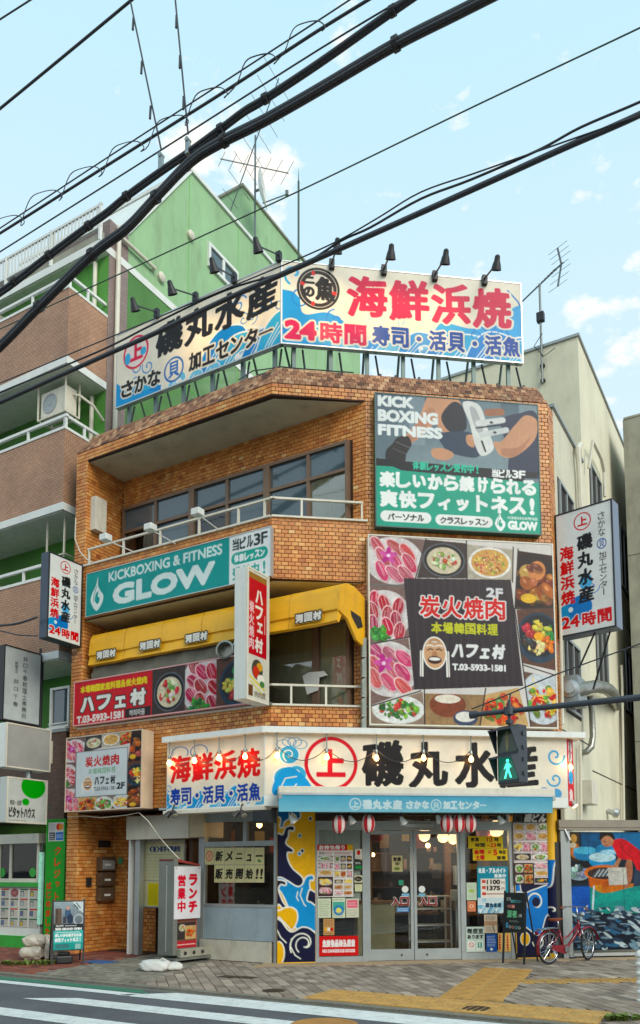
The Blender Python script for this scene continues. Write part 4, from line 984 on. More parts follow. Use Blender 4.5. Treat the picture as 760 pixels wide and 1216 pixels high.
for i, (x, y, v, r) in enumerate(((504, 992, .9, .11), (526, 994, 1.3, .11), (538, 996, 1.0, .10), (589, 984, .5, .15), (508, 1004, 2.0, .05), (443, 1015, 2.0, .04), (530, 1002, 1.9, .05))):
    u, z = Fs.px(x, y, v)
    P_ = thing('pendant_lamp', ['round paper lamp inside at the top left of the right sliding door', 'round paper lamp inside at the top middle of the right sliding door', 'round paper lamp inside at the top right of the right sliding door', 'round paper lamp inside above the yellow paper notices', 'small glowing bulb inside behind the left part of the right sliding door', 'small glowing bulb inside behind the left sliding door', 'small glowing bulb inside behind the right part of the right sliding door'][i], 'lamp', Fs.P(u, v, z), group='pendant lamps inside the shop')
    mb = MB(Fs); mb.lathe((u, v, z-r), (0, 0, 1), [(0, r*.3), (r*.3, r*.8), (r, r), (r*1.7, r*.8), (r*2, r*.3)], 14); obj('shade', mb, m_paperw if r > .09 else m_bulbin, P_, smooth=True)
    mb = MB(Fs); mb.tube([(u, v, z+r), (u, v, 2.72)], .008); obj('cord', mb, m_black, P_)
    if i in (0, 2, 3, 5): L_ = bpy.data.lights.new('lamp_light', 'POINT'); L_.energy = 5; L_.color = (1, .68, .36); L_.shadow_soft_size = .12; lo = bpy.data.objects.new('lamp_light', L_); COL.objects.link(lo); lo.parent = P_; lo.location = (0, 0, -.15)
for i, (x, y) in enumerate(((308, 980), (258, 983))):
    u, z = Ls.px(x, y, .9); P_ = thing('pendant_lamp', ['lit bare bulb behind the upper right pane of the side window', 'lit bare bulb behind the upper left pane of the side window'][i], 'lamp', Ls.P(u, .9, z), group='bulbs behind the side window')
    mb = MB(Ls); mb.lathe((u, .9, z-.05), (0, 0, 1), [(0, .01), (.03, .05), (.07, .055), (.12, .02)], 12); obj('bulb', mb, m_warm, P_, smooth=True)
    L_ = bpy.data.lights.new('bulb_light', 'POINT'); L_.energy = 3; L_.color = (1, .68, .36); lo = bpy.data.objects.new('bulb_light', L_); COL.objects.link(lo); lo.parent = P_; lo.location = (0, 0, -.12)
    mb = MB(Ls); mb.tube([(u, .9, z+.07), (u, .9, 2.72)], .008); obj('cord', mb, m_black, P_)
for i, (x, y, v) in enumerate(((575, 988, .6), (447, 992, 1.0))):
    u, z = Fs.px(x, y, v); P_ = thing('paper_lantern', ['dark red paper lantern inside behind the yellow notices', 'dark red paper lantern inside behind the left glass door'][i], 'lantern', Fs.P(u, v, z), group='lanterns inside the shop')
    mb = MB(Fs); mb.lathe((u, v, z-.12), (0, 0, 1), [(0, .05), (.05, .13), (.12, .16), (.19, .13), (.24, .05)], 16); obj('shade', mb, m_redlan, P_, smooth=True); mb = MB(Fs); mb.tube([(u, v, z+.12), (u, v, 2.72)], .008); obj('cord', mb, m_black, P_)
for i in range(14):
    u = -.4+i*.38+random.uniform(-.1, .1); z = random.uniform(1.3, 2.2); mb = MB(Fs); mb.box(u, u+.2, 2.56, 2.6, z, z+.3)
    obj('menu_slip', mb, mat('menu_slip_%d' % (i % 4), [srgb(220, 190, 120), srgb(206, 70, 50), srgb(230, 220, 190), srgb(196, 150, 70)][i % 4], rough=.7), label='%s paper menu slip counted from the left on the back wall inside the shop' % ['first', 'second', 'third', 'fourth', 'fifth', 'sixth', 'seventh', 'eighth', 'ninth', 'tenth', 'eleventh', 'twelfth', 'thirteenth', 'last'][i], cat='menu slip', group='menu slips on the back wall inside the shop')
CLT = MB(Fs); rs = random.Random(5)
for i in range(150):
    u = rs.uniform(-.3, 4.9); v = rs.choice([2.45, 2.2, 1.9, 1.5]); z = rs.choice([.9, 1.25, 1.6, 1.95]) if v > 2.1 else .76; a, b = rs.uniform(.03, .1), rs.uniform(.06, .26); CLT.box(u, u+a, v, v+.08, z, z+b); CLT.att += [rs.random()]*6
obj('tableware', CLT, mat_ramp('tableware_mix', 'face', [(0, srgb(40, 60, 40)), (.2, srgb(150, 60, 40)), (.4, srgb(206, 196, 170)), (.6, srgb(90, 60, 36)), (.8, srgb(196, 150, 70)), (1, srgb(60, 80, 110))], rough=.3, bump=0, spec=.6), label='bottles, cups and jars on the shelves and tables inside the shop', cat='tableware', kind='stuff', normals=False)
for z in (.88, 1.23, 1.58, 1.93): mb = MB(Fs); mb.box(-.35, 4.95, 2.15, 2.58, z-.02, z); obj('shelf', mb, m_iwall, B)
for u in (.55, 1.9, 3.5, 4.3): mb = MB(Fs); mb.box(u-.06, u+.06, 1.75, 1.87, .015, 2.72); obj('timber_post', mb, m_wood, B)
SF = thing('shop_entrance', 'aluminium shopfront with two sliding glass doors marked entrance under the blue awning', 'shopfront', Fs.P(2.4, 0, 0))
X = lambda x: Fs.px(x, 1080)[0]
x0, x1, x2, x3, x4, x5 = X(374.5), X(433.5), X(491), X(550), X(608), X(613)
zh = Fs.px(490, 986)[1]; zt0 = 2.62
mb = MB(Fs); mb.box(x0, x5, -.03, .07, zh, zh+.16); mb.box(x0, x5, -.02, .06, zt0-.04, zt0+.05)
obj('header', mb, m_alud, SF)
mb = MB(Fs); mb.box(x0, x5, .0, .02, zh+.16, zt0-.04); obj('transom_pane', mb, m_glassd, SF)
mb = MB(Fs)
for a, w in ((x0+.03, .03), (x1, .045), (x3, .045), (x4, .035)): mb = MB(Fs); mb.box(a-w, a+w, -.028, .06, .0, zh); obj('post', mb, m_alud, SF)
mb = MB(Fs); mb.box(x0+.06, x1-.045, -.02, .05, .012, Fs.px(400, 1137)[1]+.02); mb.box(x3+.045, x4-.035, -.02, .05, .012, .16); obj('kick_rail', mb, m_alud, SF)
mb = MB(Fs); mb.box(x0+.06, x1-.045, .01, .016, .1, zh); obj('pane', mb, m_glassd, SF)
mb = MB(Fs); mb.box(x3+.045, x4-.035, .01, .016, .16, zh); obj('pane', mb, m_glassd, SF)
mb = MB(Fs); mb.box(x0+.06, X(429), .04, .05, 1.05, zh); obj('blind_panel', mb, mat('ribbed_pale_panel', srgb(196, 200, 190), rough=.6, bump=.6, stretch=(18, 18, .2), bscale=4), SF)
mb = MB(Fs); mb.box(X(480), X(515), -.06, -.03, zh+.05, zh+.12); obj('door_sensor', mb, m_alu, SF, bevel=.01)
for a, b in ((x1+.045, x2), (x2+.012, x3-.045)):
    mb = MB(Fs); f = .05; zb = .02; mb.box(a, a+f, -.012, .03, zb, zh-.01); mb.box(b-f, b, -.012, .03, zb, zh-.01); mb.box(a+f, b-f, -.012, .03, zb, zb+.24-.05); mb.box(a+f, b-f, -.012, .03, zh-.07, zh-.01)
    d = obj('door', mb, m_alud, SF); mb = MB(Fs); mb.box(a+f-.005, b-f+.005, .005, .011, zb+.18, zh-.06); obj('pane', mb, m_glassd, d)
    mb = MB(Fs); c = b-.22 if a < x2-.3 else a+.22; mb.lathe((c, -.012, zb+.09), (0, -1, 0), [(0, .018), (.006, .018), (.007, 0)], 10); obj('lock', mb, m_black, d)
SW = thing('side_shop_window', 'grey framed side window of the shop above a pale blue panel', 'window', Ls.P(-1, 0, 0))
XL = lambda x: Ls.px(x, 1060)[0]; ZL = lambda y, x=285: Ls.px(x, y)[1]
l0, l1, l2 = XL(240), XL(291), XL(329)
za, zb_, zc, zd, ze = ZL(974), ZL(1002), ZL(1075), ZL(1117), 0.02
mb = MB(Ls)
for a, w in ((l0+.03, .035), (l2-.02, .03)): mb.box(a-w, a+w, -.03, .07, 0, 2.62)
mb.box(l0+.065, l2-.05, -.025, .06, zb_-.045, zb_+.045); mb.box(l0+.065, l2-.05, -.025, .06, za-.02, 2.62); mb.box(l0+.065, l2-.05, -.03, .08, zc-.03, zc+.02)
mb.box(l1-.04, l1+.04, -.02, .05, zb_+.045, za-.02); obj('frame', mb, m_alud, SW)
mb = MB(Ls); mb.box(l0+.06, l1-.03, .01, .016, zb_, za); obj('pane', mb, m_glassd, SW); mb = MB(Ls); mb.box(l1+.03, l2-.04, .01, .016, zb_, za); obj('pane', mb, m_glassd, SW)
mb = MB(Ls); mb.box(l0+.06, l2-.04, .01, .016, zc, zb_); obj('pane', mb, m_glassd, SW)
mb = MB(Ls); mb.box(l0+.06, l2-.04, -.02, .06, zd+.01, zc-.03); obj('lower_panel', mb, mat('pale_blue_panel', srgb(148, 164, 172), rough=.5, var=.1, dirt=.3, vscale=3), SW)
mb = MB(Ls); mb.box(l0, l2-.1, -.06, .02, .01, zd); obj('base_panel', mb, mat('worn_white_board', srgb(190, 186, 170), rough=.7, var=.12, dirt=.45, vscale=3), SW)
EN = thing('stair_entrance', 'open side entrance with white header box and frame posts between brick walls', 'entrance', Ls.P(-3, 0, 0))
XE = lambda x: Ls.px(x, 1080)[0]
mb = MB(Ls); a, b = Ls.px(150, 985, -.12)[0], Ls.px(240, 985, -.12)[0]; z1_, z0_ = Ls.px(190, 968, -.12)[1], Ls.px(190, 996, -.12)[1]
mb.box(a, b-.32, -.12, .5, z0_, z1_); obj('header_box', mb, m_offw, EN); mb = MB(Ls); mb.box(b-.318, b, -.10, .5, z0_+.01, z1_-.01); obj('header_box', mb, mat('beige_panel', srgb(196, 180, 146), rough=.5), EN)
for x, w in ((153.5, .025), (163, .06)):
    mb = MB(Ls); c = XE(x); mb.box(c-w, c+w, -.02, .10, 0, 2.3 if w > .03 else 2.3); obj('post', mb, m_white if w < .05 else m_alu, EN)
mb = MB(Ls); mb.box(XE(236), l0, -.02, .1, 0, 2.62); obj('post', mb, m_alud, EN)
mb = MB(Ls); mb.box(XE(150), l0, 1.22, 1.3, 0, 2.6); obj('inner_wall', mb, m_mortar, EN)
mb = MB(Ls); c = XE(185); mb.box(-2.75, -2.45, 1.16, 1.21, .1, 1.1); obj('inner_door', mb, mat('dark_red_door', srgb(64, 34, 26), rough=.6), EN)
def swirl(c, x, y, r, base, edge=(240, 240, 232), sg=1, a0=0):
    c.ell(x, y, r, r, edge); c.ell(x, y, r*.88, r*.88, base); c.spiral(x, y, r*.7, 1.1, max(1, r*.12), edge, a0, sg, .2)
def wave(c, pts, base, edge=(240, 240, 232), w=1.6):
    c.poly(pts, base); c.line(pts+[pts[0]], w, edge)
def curve(P, n=10):
    "Catmull-Rom through the points (closed)"
    o = []; m = len(P)
    for i in range(m):
        p0, p1, p2, p3 = P[i-1], P[i], P[(i+1) % m], P[(i+2) % m]
        for k in range(n):
            t = k/n; o.append(tuple(.5*((2*p1[j])+(-p0[j]+p2[j])*t+(2*p0[j]-5*p1[j]+4*p2[j]-p3[j])*t*t+(-p0[j]+3*p1[j]-3*p2[j]+p3[j])*t**3) for j in (0, 1)))
    return o
YEL, NAV, BLU, CRM = (232, 178, 24), (24, 26, 58), (20, 146, 206), (236, 236, 222)
cv = Cv(46, 183, YEL)
def K(l): return [(x/4.65, y/4.75) for x, y in l]
wave(cv, curve(K([(-10, -10), (60, -10), (120, 20), (130, 60), (112, 74), (98, 50), (70, 40), (66, 70), (40, 90), (30, 120), (14, 118), (18, 70), (-10, 50)])), (24, 110, 170))
wave(cv, curve(K([(-10, 170), (30, 160), (46, 122), (80, 110), (98, 124), (86, 142), (66, 138), (62, 170), (48, 210), (88, 244), (84, 262), (58, 262), (60, 300), (86, 350), (140, 400), (140, 440), (90, 470), (30, 430), (-10, 380)])), NAV)
wave(cv, curve(K([(-10, 410), (20, 400), (60, 420), (110, 450), (140, 440), (160, 400), (190, 388), (206, 400), (200, 418), (184, 420), (186, 470), (220, 560), (220, 700), (150, 690), (110, 690), (60, 560), (20, 480), (-10, 460)])), BLU)
wave(cv, curve(K([(170, 500), (184, 470), (225, 500), (225, 560), (190, 540), (168, 530)])), NAV)
cv.line(K([(140, 460), (128, 500), (150, 550), (160, 560)]), 1.3, CRM); cv.line(K([(115, 480), (108, 510), (118, 530)]), 1.3, CRM)
wave(cv, curve(K([(-10, 430), (16, 414), (46, 424), (50, 440), (38, 444), (20, 440), (8, 470), (30, 530), (50, 560), (46, 574), (30, 572), (10, 550), (-10, 560)])), NAV)
wave(cv, curve(K([(-10, 590), (20, 580), (40, 568), (80, 566), (110, 590), (112, 640), (84, 690), (60, 670), (30, 640), (10, 620), (-10, 640)])), YEL)
wave(cv, curve(K([(-10, 650), (20, 640), (60, 690), (90, 700), (140, 676), (190, 690), (225, 740), (225, 880), (-10, 880)])), NAV)
cv.spiral(150/4.65, 770/4.75, 18, .75, 1.6, CRM, 2.6, 1, .25); cv.spiral(150/4.65, 770/4.75, 11, .9, 1.5, CRM, 2.2, 1, .3); cv.line(K([(80, 740), (74, 780), (100, 830), (130, 850)]), 1.4, CRM)
cv.line(K([(0, 690), (20, 730), (50, 760)]), 1.4, CRM)
cv.ell(2, 172, 7.5, 14, CRM); cv.ell(1, 172, 7, 13, YEL)
for x, y, col in ((186, 70, NAV), (126, 166, (24, 110, 120)), (140, 252, NAV), (124, 268, BLU)): cv.ell(x/4.65, y/4.75, 2.6, 2.9, CRM); cv.ell(x/4.65, y/4.75, 1.7, 2, col)
cv.noise(.08, 2, 3); cv.noise(.06, 12, 4)
pu0, pu1 = X(329), X(374); pz0, pz1 = .03, Fs.px(350, 958)[1]
PB = thing('mural_pillar', 'square yellow pillar painted with navy and blue waves left of the shop entrance', 'pillar', Fs.P((pu0+pu1)/2, 0, 0))
mb = MB(Fs); mb.box(pu0, pu1, -.06, .2, 0, 2.66); obj('shaft', mb, mat('mural_yellow', srgb(*YEL), rough=.5, dirt=.15), PB)
fsheet('painted_face', cv, Fs, pu0+.003, pu1-.003, pz0, pz1, -.064, PB)
cv = Cv(50, 180, YEL)
cv.rect(0, 70, 50, 180, NAV)
wave(cv, curve([(-5, 60), (6, 78), (10, 100), (30, 96), (55, 92), (60, 120), (46, 130), (36, 152), (20, 146), (0, 130), (-5, 110)]), (20, 120, 196), w=1.4)
cv.spiral(31, 112, 14, 1.1, 2, CRM, 2.5, 1, .25); cv.ell(31, 112, 6, 6, NAV); cv.spiral(6, 104, 9, .9, 1.6, CRM, 1, 1, .3); cv.ell(13, 157, 7, 8, YEL); cv.ell(13, 157, 7.6, 8.6, CRM, inner=.86); cv.spiral(34, 160, 10, .7, 1.6, CRM, 3, -1, .4); cv.noise(.07, 3, 5)
pr0, pr1 = X(613), X(650)
PR = thing('mural_pillar', 'blue wave painted pillar with a yellow rounded edge right of the shop entrance', 'pillar', Fs.P((pr0+pr1)/2, 0, 0))
mb = MB(Fs); mb.box(x5-.03, pr1, -.05, .2, 0, 2.66); obj('shaft', mb, MATS['mural_yellow'], PR)
fsheet('painted_face', cv, Fs, x5-.02, pr1-.003, .03, 2.6, -.054, PR)
mb = MB(Fs); mb.tube([(pr1+.10, .02, 0), (pr1+.10, .02, 2.66)], .13, 16); obj('round_edge', mb, MATS['mural_yellow'], PR, smooth='auto')
mb = MB(Fs)
for k in range(9):
    pass
cv = Cv(14, 110, (20, 120, 196)); wave(cv, curve([(-3, 40), (6, 30), (9, 6), (15, 0), (18, 60), (12, 90), (4, 112), (-4, 90)]), NAV, w=1.2); cv.spiral(6, 60, 7, .8, 1.3, CRM, 2, 1); cv.noise(.07, 3, 6)
rc = Fs.P(pr1+.10, .02, 0)
def cyl_sheet(name, cv, c, r, a0, a1, z0, z1, parent, m=None):
    "artwork wrapped on an upright cylinder"
    n = 8
    a = cv.final()*.92; H_, W_ = a.shape[:2]; vs = []
    for j in range(H_):
        for i in range(W_):
            q = a0+(a1-a0)*i/(W_-1); vs.append((c.x+r*math.cos(q), c.y+r*math.sin(q), z1+(z0-z1)*j/(H_-1)))
    org = wloc(parent); me = bpy.data.meshes.new(name)
    me.from_pydata([(x-org.x, y-org.y, z-org.z) for x, y, z in vs], [], [(j*W_+i, (j+1)*W_+i, (j+1)*W_+i+1, j*W_+i+1) for j in range(H_-1) for i in range(W_-1)])
    at = me.attributes.new('ink', 'FLOAT_COLOR', 'POINT'); at.data.foreach_set('color', np.concatenate([a.reshape(-1, 3), np.ones((H_*W_, 1))], 1).astype(np.float32).ravel())
    me.materials.append(m or print_mat()); me.shade_smooth(); o = bpy.data.objects.new(name, me); COL.objects.link(o); o.parent = parent; return o
cyl_sheet('painted_face', cv, rc, .1325, math.radians(200), math.radians(330), .1, 1.75, PR)
# ================================================================ artwork helpers
def blob_fill(c, cx, cy, rx, ry, pal, n, seed, smin=.08, smax=.28, hi=True):
    rs = random.Random(seed)
    for i in range(n):
        a, r = rs.uniform(0, 6.28), math.sqrt(rs.random())*.86; s_ = rs.uniform(smin, smax)*min(rx, ry); x, y = cx+rx*r*math.cos(a), cy+ry*r*math.sin(a)
        col = rs.choice(pal); col = tuple(max(0, min(255, v+rs.randint(-18, 18))) for v in col); an = rs.uniform(0, 3.14)
        c.ell(x, y+s_*.25, s_*1.1, s_*.7, tuple(int(v*.55) for v in col), an, .6, soft=.3); c.ell(x, y, s_, s_*rs.uniform(.45, .9), col, an)
        if hi: c.ell(x-s_*.2, y-s_*.25, s_*.35, s_*.18, tuple(min(255, v+60) for v in col), an, .7, soft=.5)
def dish(c, kind, x0, y0, x1, y1, seed):
    "a photographed dish printed inside the current clip, centred on the box"
    rs = random.Random(seed); cx, cy, w, h = (x0+x1)/2, (y0+y1)/2, (x1-x0)/2, (y1-y0)/2
    WHT = (170, 160, 150)
    if kind in ('beef', 'slices'):
        c.rect(x0-20, y0-20, x1+20, y1+20, (120, 96, 90)); c.ell(cx, cy, w*1.02, h*.98, (214, 208, 206)); base = (190, 78, 96) if kind == 'slices' else (168, 40, 58)
        for i in range(9):
            x, y = cx+w*(.5*((i % 3)-1)+rs.uniform(-.1, .1)), cy+h*(.5*((i//3)-1)+.12*((i % 3)-1)+rs.uniform(-.08, .08)); col = tuple(max(0, v+rs.randint(-16, 22)) for v in base); a = .5+rs.uniform(-.3, .3)+(seed % 3)*.5
            c.ell(x+1, y+1.5, w*.42, h*.24, (110, 40, 48), a, .5, soft=.3); c.ell(x, y, w*.42, h*.23, (236, 196, 198), a); c.ell(x+.3, y+.4, w*.38, h*.20, col, a)
            for k in range(5): q = rs.uniform(-.15, .15)*h; c.line([(x-w*.3*math.cos(a)-q*math.sin(a), y-w*.3*math.sin(a)+q), (x+rs.uniform(.1, .3)*w*math.cos(a)-q*math.sin(a), y+w*.2*math.sin(a)+q*1.2)], .6, (232, 176, 184), .7)
        if kind == 'slices':
            f = min(w, h)
            for k in range(5): a = k*1.256+seed; c.ell(cx-w*.2+f*.16*math.cos(a), cy-h*.2+f*.16*math.sin(a), f*.2, f*.1, (190, 50, 140) if k % 2 else (206, 90, 160), a)
            c.ell(cx-w*.2, cy-h*.2, f*.07, f*.07, (245, 210, 230))
        else: blob_fill(c, cx-w*.2, cy+h*.7, w*.5, h*.3, [(40, 110, 50), (70, 150, 60)], 26, seed, .2, .5)
    elif kind == 'soup':
        c.rect(x0-20, y0-20, x1+20, y1+20, (58, 48, 46)); c.ell(cx, cy, w*.92, h*.9, (24, 24, 28)); c.ell(cx, cy, w*.92, h*.9, (90, 92, 98), inner=.93); c.ell(cx, cy+h*.02, w*.74, h*.7, (208, 196, 168))
        blob_fill(c, cx, cy, w*.6, h*.55, [(230, 220, 190), (214, 196, 150), (120, 160, 70), (190, 60, 50)], 30, seed, .12, .35)
    elif kind == 'pancake':
        c.rect(x0-20, y0-20, x1+20, y1+20, (176, 166, 150)); c.ell(cx, cy, w*.95, h*.92, (232, 228, 220)); c.ell(cx, cy, w*.84, h*.8, (206, 160, 90))
        blob_fill(c, cx, cy, w*.78, h*.75, [(226, 150, 110), (214, 180, 100), (190, 90, 70), (120, 140, 60), (236, 200, 130)], 130, seed, .05, .14)
    elif kind == 'ribs':
        c.rect(x0-20, y0-20, x1+20, y1+20, (52, 28, 22)); c.ell(cx, cy, w*1.1, h, (30, 22, 22)); blob_fill(c, cx, cy, w*.95, h*.8, [(140, 70, 40), (110, 50, 34), (170, 96, 54), (200, 150, 90)], 34, seed, .16, .42)
        c.ell(cx-w*.2, cy+h*.55, w*.3, h*.16, (226, 180, 70))
    elif kind == 'bibimbap':
        c.rect(x0-20, y0-20, x1+20, y1+20, (92, 60, 48)); c.ell(cx, cy, w*.96, h*.92, (40, 62, 80)); c.ell(cx, cy-h*.06, w*.84, h*.76, (26, 34, 42))
        for k, col in enumerate(((50, 130, 60), (222, 110, 40), (234, 214, 150), (60, 50, 50), (180, 60, 50), (226, 200, 90))):
            a = k*1.05+seed; blob_fill(c, cx+w*.42*math.cos(a), cy-h*.05+h*.38*math.sin(a), w*.36, h*.32, [col], 16, seed+k, .2, .5)
        c.ell(cx, cy-h*.05, w*.2, w*.18, (240, 170, 40))
    elif kind == 'salad':
        c.rect(x0-20, y0-20, x1+20, y1+20, (140, 120, 104)); c.ell(cx, cy, w, h*.95, (222, 222, 216)); blob_fill(c, cx, cy, w*.82, h*.74, [(70, 130, 50), (110, 170, 70), (160, 200, 110), (50, 100, 46), (190, 60, 50)], 60, seed, .12, .34)
    elif kind == 'kimchi':
        c.rect(x0-20, y0-20, x1+20, y1+20, (196, 160, 110)); blob_fill(c, cx, cy, w*.95, h*.85, [(186, 40, 24), (206, 70, 36), (220, 130, 60), (120, 30, 24), (90, 130, 60)], 60, seed, .12, .34)
    elif kind == 'makgeolli':
        c.rect(x0-20, y0-20, x1+20, y1+20, (150, 120, 84)); c.ell(cx-w*.15, cy-h*.2, w*.62, h*.62, (128, 66, 44)); c.ell(cx-w*.15, cy-h*.5, w*.44, h*.22, (232, 222, 204)); c.ell(cx+w*.45, cy+h*.45, w*.42, h*.4, (60, 70, 96)); c.ell(cx+w*.45, cy+h*.38, w*.34, h*.26, (226, 222, 212))
    elif kind == 'noodle':
        c.rect(x0-20, y0-20, x1+20, y1+20, (110, 84, 70)); c.ell(cx, cy, w, h*.95, (200, 206, 210)); blob_fill(c, cx, cy+h*.1, w*.8, h*.6, [(200, 60, 34), (226, 180, 70), (90, 140, 60), (180, 40, 30)], 50, seed, .12, .3)
        for k in range(14): x = cx+rs.uniform(-.6, .6)*w; y = cy+rs.uniform(-.6, .3)*h; c.line([(x, y), (x+rs.uniform(-10, 10), y+rs.uniform(-6, 6))], 1.3, (236, 206, 110))
    c.noise(.16, 1.2, seed); c.noise(.16, 4, seed+1) 
def cell(c, pts, kind, seed, box=None):
    c.setclip(pts); xs = [p[0] for p in pts]; ys = [p[1] for p in pts]; b = box or (min(xs), min(ys), max(xs), max(ys)); dish(c, kind, *b, seed); c.setclip()
def face_mask(c, x, y, s, light=False):
    skin = (206, 160, 120); c.ell(x, y, .72*s, s, (240, 236, 228)); c.ell(x, y, .64*s, .92*s, skin)
    for sx in (-1, 1):
        c.ell(x+sx*.27*s, y-.38*s, .24*s, .13*s, (240, 236, 228)); c.ell(x+sx*.27*s, y-.33*s, .22*s, .1*s, skin); c.line([(x+sx*.1*s, y-.2*s), (x+sx*.27*s, y-.26*s), (x+sx*.44*s, y-.16*s)], .07*s, (60, 34, 30))
        c.line([(x+sx*.72*s, y-.1*s), (x+sx*.74*s, y+1.4*s)], .1*s, (236, 232, 224)); c.line([(x+sx*.84*s, y-.1*s), (x+sx*.86*s, y+1.4*s)], .07*s, (236, 232, 224))
    c.poly([(x-.1*s, y-.1*s), (x+.1*s, y-.1*s), (x+.18*s, y+.2*s), (x-.18*s, y+.2*s)], (176, 124, 90))
    c.ell(x, y+.42*s, .42*s, .24*s, (60, 24, 24)); c.ell(x, y+.36*s, .34*s, .1*s, (240, 236, 228)); c.ell(x, y-.68*s, .2*s, .07*s, (240, 236, 228))
    for k in range(3): c.line([(x-.3*s, y-(.5+.08*k)*s-.1*s), (x, y-(.56+.08*k)*s-.1*s), (x+.3*s, y-(.5+.08*k)*s-.1*s)], .03*s, (150, 100, 74))
def flame(c, x, y, h, col, hole):
    "drop shaped gym emblem"
    P = curve([(x+.02*h, y-.5*h), (x-.06*h, y-.26*h), (x-.22*h, y+.0*h), (x-.24*h, y+.22*h), (x-.02*h, y+.5*h), (x+.2*h, y+.3*h), (x+.24*h, y+.08*h), (x+.12*h, y-.08*h), (x+.02*h, y-.26*h)], 6); c.poly(P, col)
    c.poly(curve([(x+.0*h, y+.3*h), (x-.09*h, y+.18*h), (x-.06*h, y+.0*h), (x+.04*h, y-.08*h), (x+.03*h, y+.08*h), (x+.1*h, y+.12*h), (x+.09*h, y+.24*h)], 6), hole)
    c.line([(x-.03*h, y-.24*h), (x-.13*h, y+.02*h), (x-.14*h, y+.2*h)], .03*h, hole)
BLUE, LBL, CREAM, CRIM, BLK = (20, 104, 178), (74, 172, 214), (232, 224, 206), (206, 22, 66), (26, 24, 26)
def seawaves(c, x0, y0, x1, y1, seed=0, n=6, cols=None):
    rs = random.Random(seed); cols = cols or [(30, 132, 200), (74, 172, 214)]; w, h = x1-x0, y1-y0
    for i in range(n):
        x = x0+(i+.5)/n*w+rs.uniform(-.05, .05)*w; r = h*rs.uniform(.42, .62); y = y1-r*.35+rs.uniform(-.1, .2)*h; col = cols[i % len(cols)]
        P = curve([(x-r*1.1, y1+r), (x-r*.9, y), (x-r*.2, y-r*.8), (x+r*.7, y-r*.7), (x+r*.95, y-.15*r), (x+r*.6, y+.05*r), (x+r*.35, y-.25*r), (x+.0*r, y-.05*r), (x+.5*r, y+.6*r), (x+r*1.3, y1+r)], 6)
        c.poly(P, col); c.line(P, max(.8, r*.05), (236, 240, 236))
        for k in (.3, .55, .8): c.line([(x-r*(.9-k*.3), y+r*1.1), (x-r*(.75-k*.5), y+r*.2), (x-r*(.2-k*.3), y-r*(.6-k*.5))], max(.7, r*.035), (225, 238, 240))
        c.ell(x+r*.1, y-.1*r, r*.09, r*.09, (236, 240, 236))
    for i in range(3):
        x = x0+rs.random()*w; y = y0+rs.uniform(0, .5)*h; c.spiral(x, y, h*.13, 1.2, max(.8, h*.02), cols[0], rs.uniform(0, 6), rs.choice((-1, 1)))
def logo_kami(c, x, y, r, tone=(214, 30, 66), bg=None):
    if bg: c.ell(x, y, r, r, bg)
    c.ell(x, y, r, r, tone, inner=.86); c.text('上', x-r*.56, y-r*.55, x+r*.56, y+r*.5, tone, bold=r*.06)
def board(name, label, cat, fr, u0, u1, z0, z1, v, th, cv, fm, rim=.03, gm=None, group=None, parent=None):
    "sheet metal box with a printed face and a slim frame round it"
    T = parent or thing(name, label, cat, fr.P((u0+u1)/2, v, z0), group=group)
    mb = MB(fr); mb.box(u0, u1, v, v+th, z0, z1); obj('sign_box', mb, fm, T, bevel=.006)
    if rim:
        mb = MB(fr)
        for a in ((u0-.004, u0+rim, z0+rim, z1-rim), (u1-rim, u1+.004, z0+rim, z1-rim), (u0-.004, u1+.004, z0-.004, z0+rim), (u0-.004, u1+.004, z1-rim, z1+.004)): mb.box(a[0], a[1], v-.012, v+.01, a[2], a[3])
        obj('frame', mb, fm, T)
    fsheet('printed_face', cv, fr, u0+rim*.9, u1-rim*.9, z0+rim*.9, z1-rim*.9, v-.004, T, gm)
    return T
m_lit = print_mat('backlit_print', .3, .05)
# ================================================================ roof signs
zA, zB = 11.32, 12.97
lu0 = Lf.px(138, 450, .6)[0]; lu1 = -.205; fu0 = .195; fu1 = Ff.px(620, 385, .6)[0]
cv = Cv(200, 76, CREAM, res=1.5)
seawaves(cv, -20, 34, 50, 96, 1, 2); seawaves(cv, 130, 22, 216, 96, 22, 2); seawaves(cv, 120, 30, 210, 80, 2, 4); seawaves(cv, 70, 56, 130, 80, 9, 3, [(120, 190, 222)]); cv.rect(0, 70, 60, 76, (30, 132, 200)); cv.poly([(0, 50), (14, 62), (40, 70), (60, 76), (0, 76)], (40, 150, 208))
logo_kami(cv, 26, 26, 17, (216, 30, 80), (236, 220, 214)); cv.ell(15, 30, 4, 6, LBL); cv.ell(36, 28, 4, 4, LBL)
for i, ch in enumerate('磯丸水産'): cv.text(ch, 52+i*36.5, 8-i*.6, 52+i*36.5+35, 43-i*.2, BLK, bold=1.8, rise=.08, ry=.7)
cv.htext('さかな', 6, 52, 60, 69, BLK, bold=.8, out=CREAM, ow=1.3); cv.ell(76, 60, 12.5, 12.5, CREAM); cv.ell(76, 60, 12.5, 12.5, BLUE, inner=.84); cv.text('貝', 69, 52, 83, 68, BLUE, bold=.5)
cv.htext('加工センター', 94, 51, 192, 69, BLK, bold=.9, out=CREAM, ow=1.3)
TS = thing('roof_sign', 'left roof billboard with black characters and circled emblem facing the street side', 'billboard', Lf.P(-2.3, .6, 10.5))
board('', '', '', Lf, lu0, lu1, zA, zB, .6, .10, cv, m_alu, .02, parent=TS)
cv = Cv(286, 96, CREAM, res=1.5)
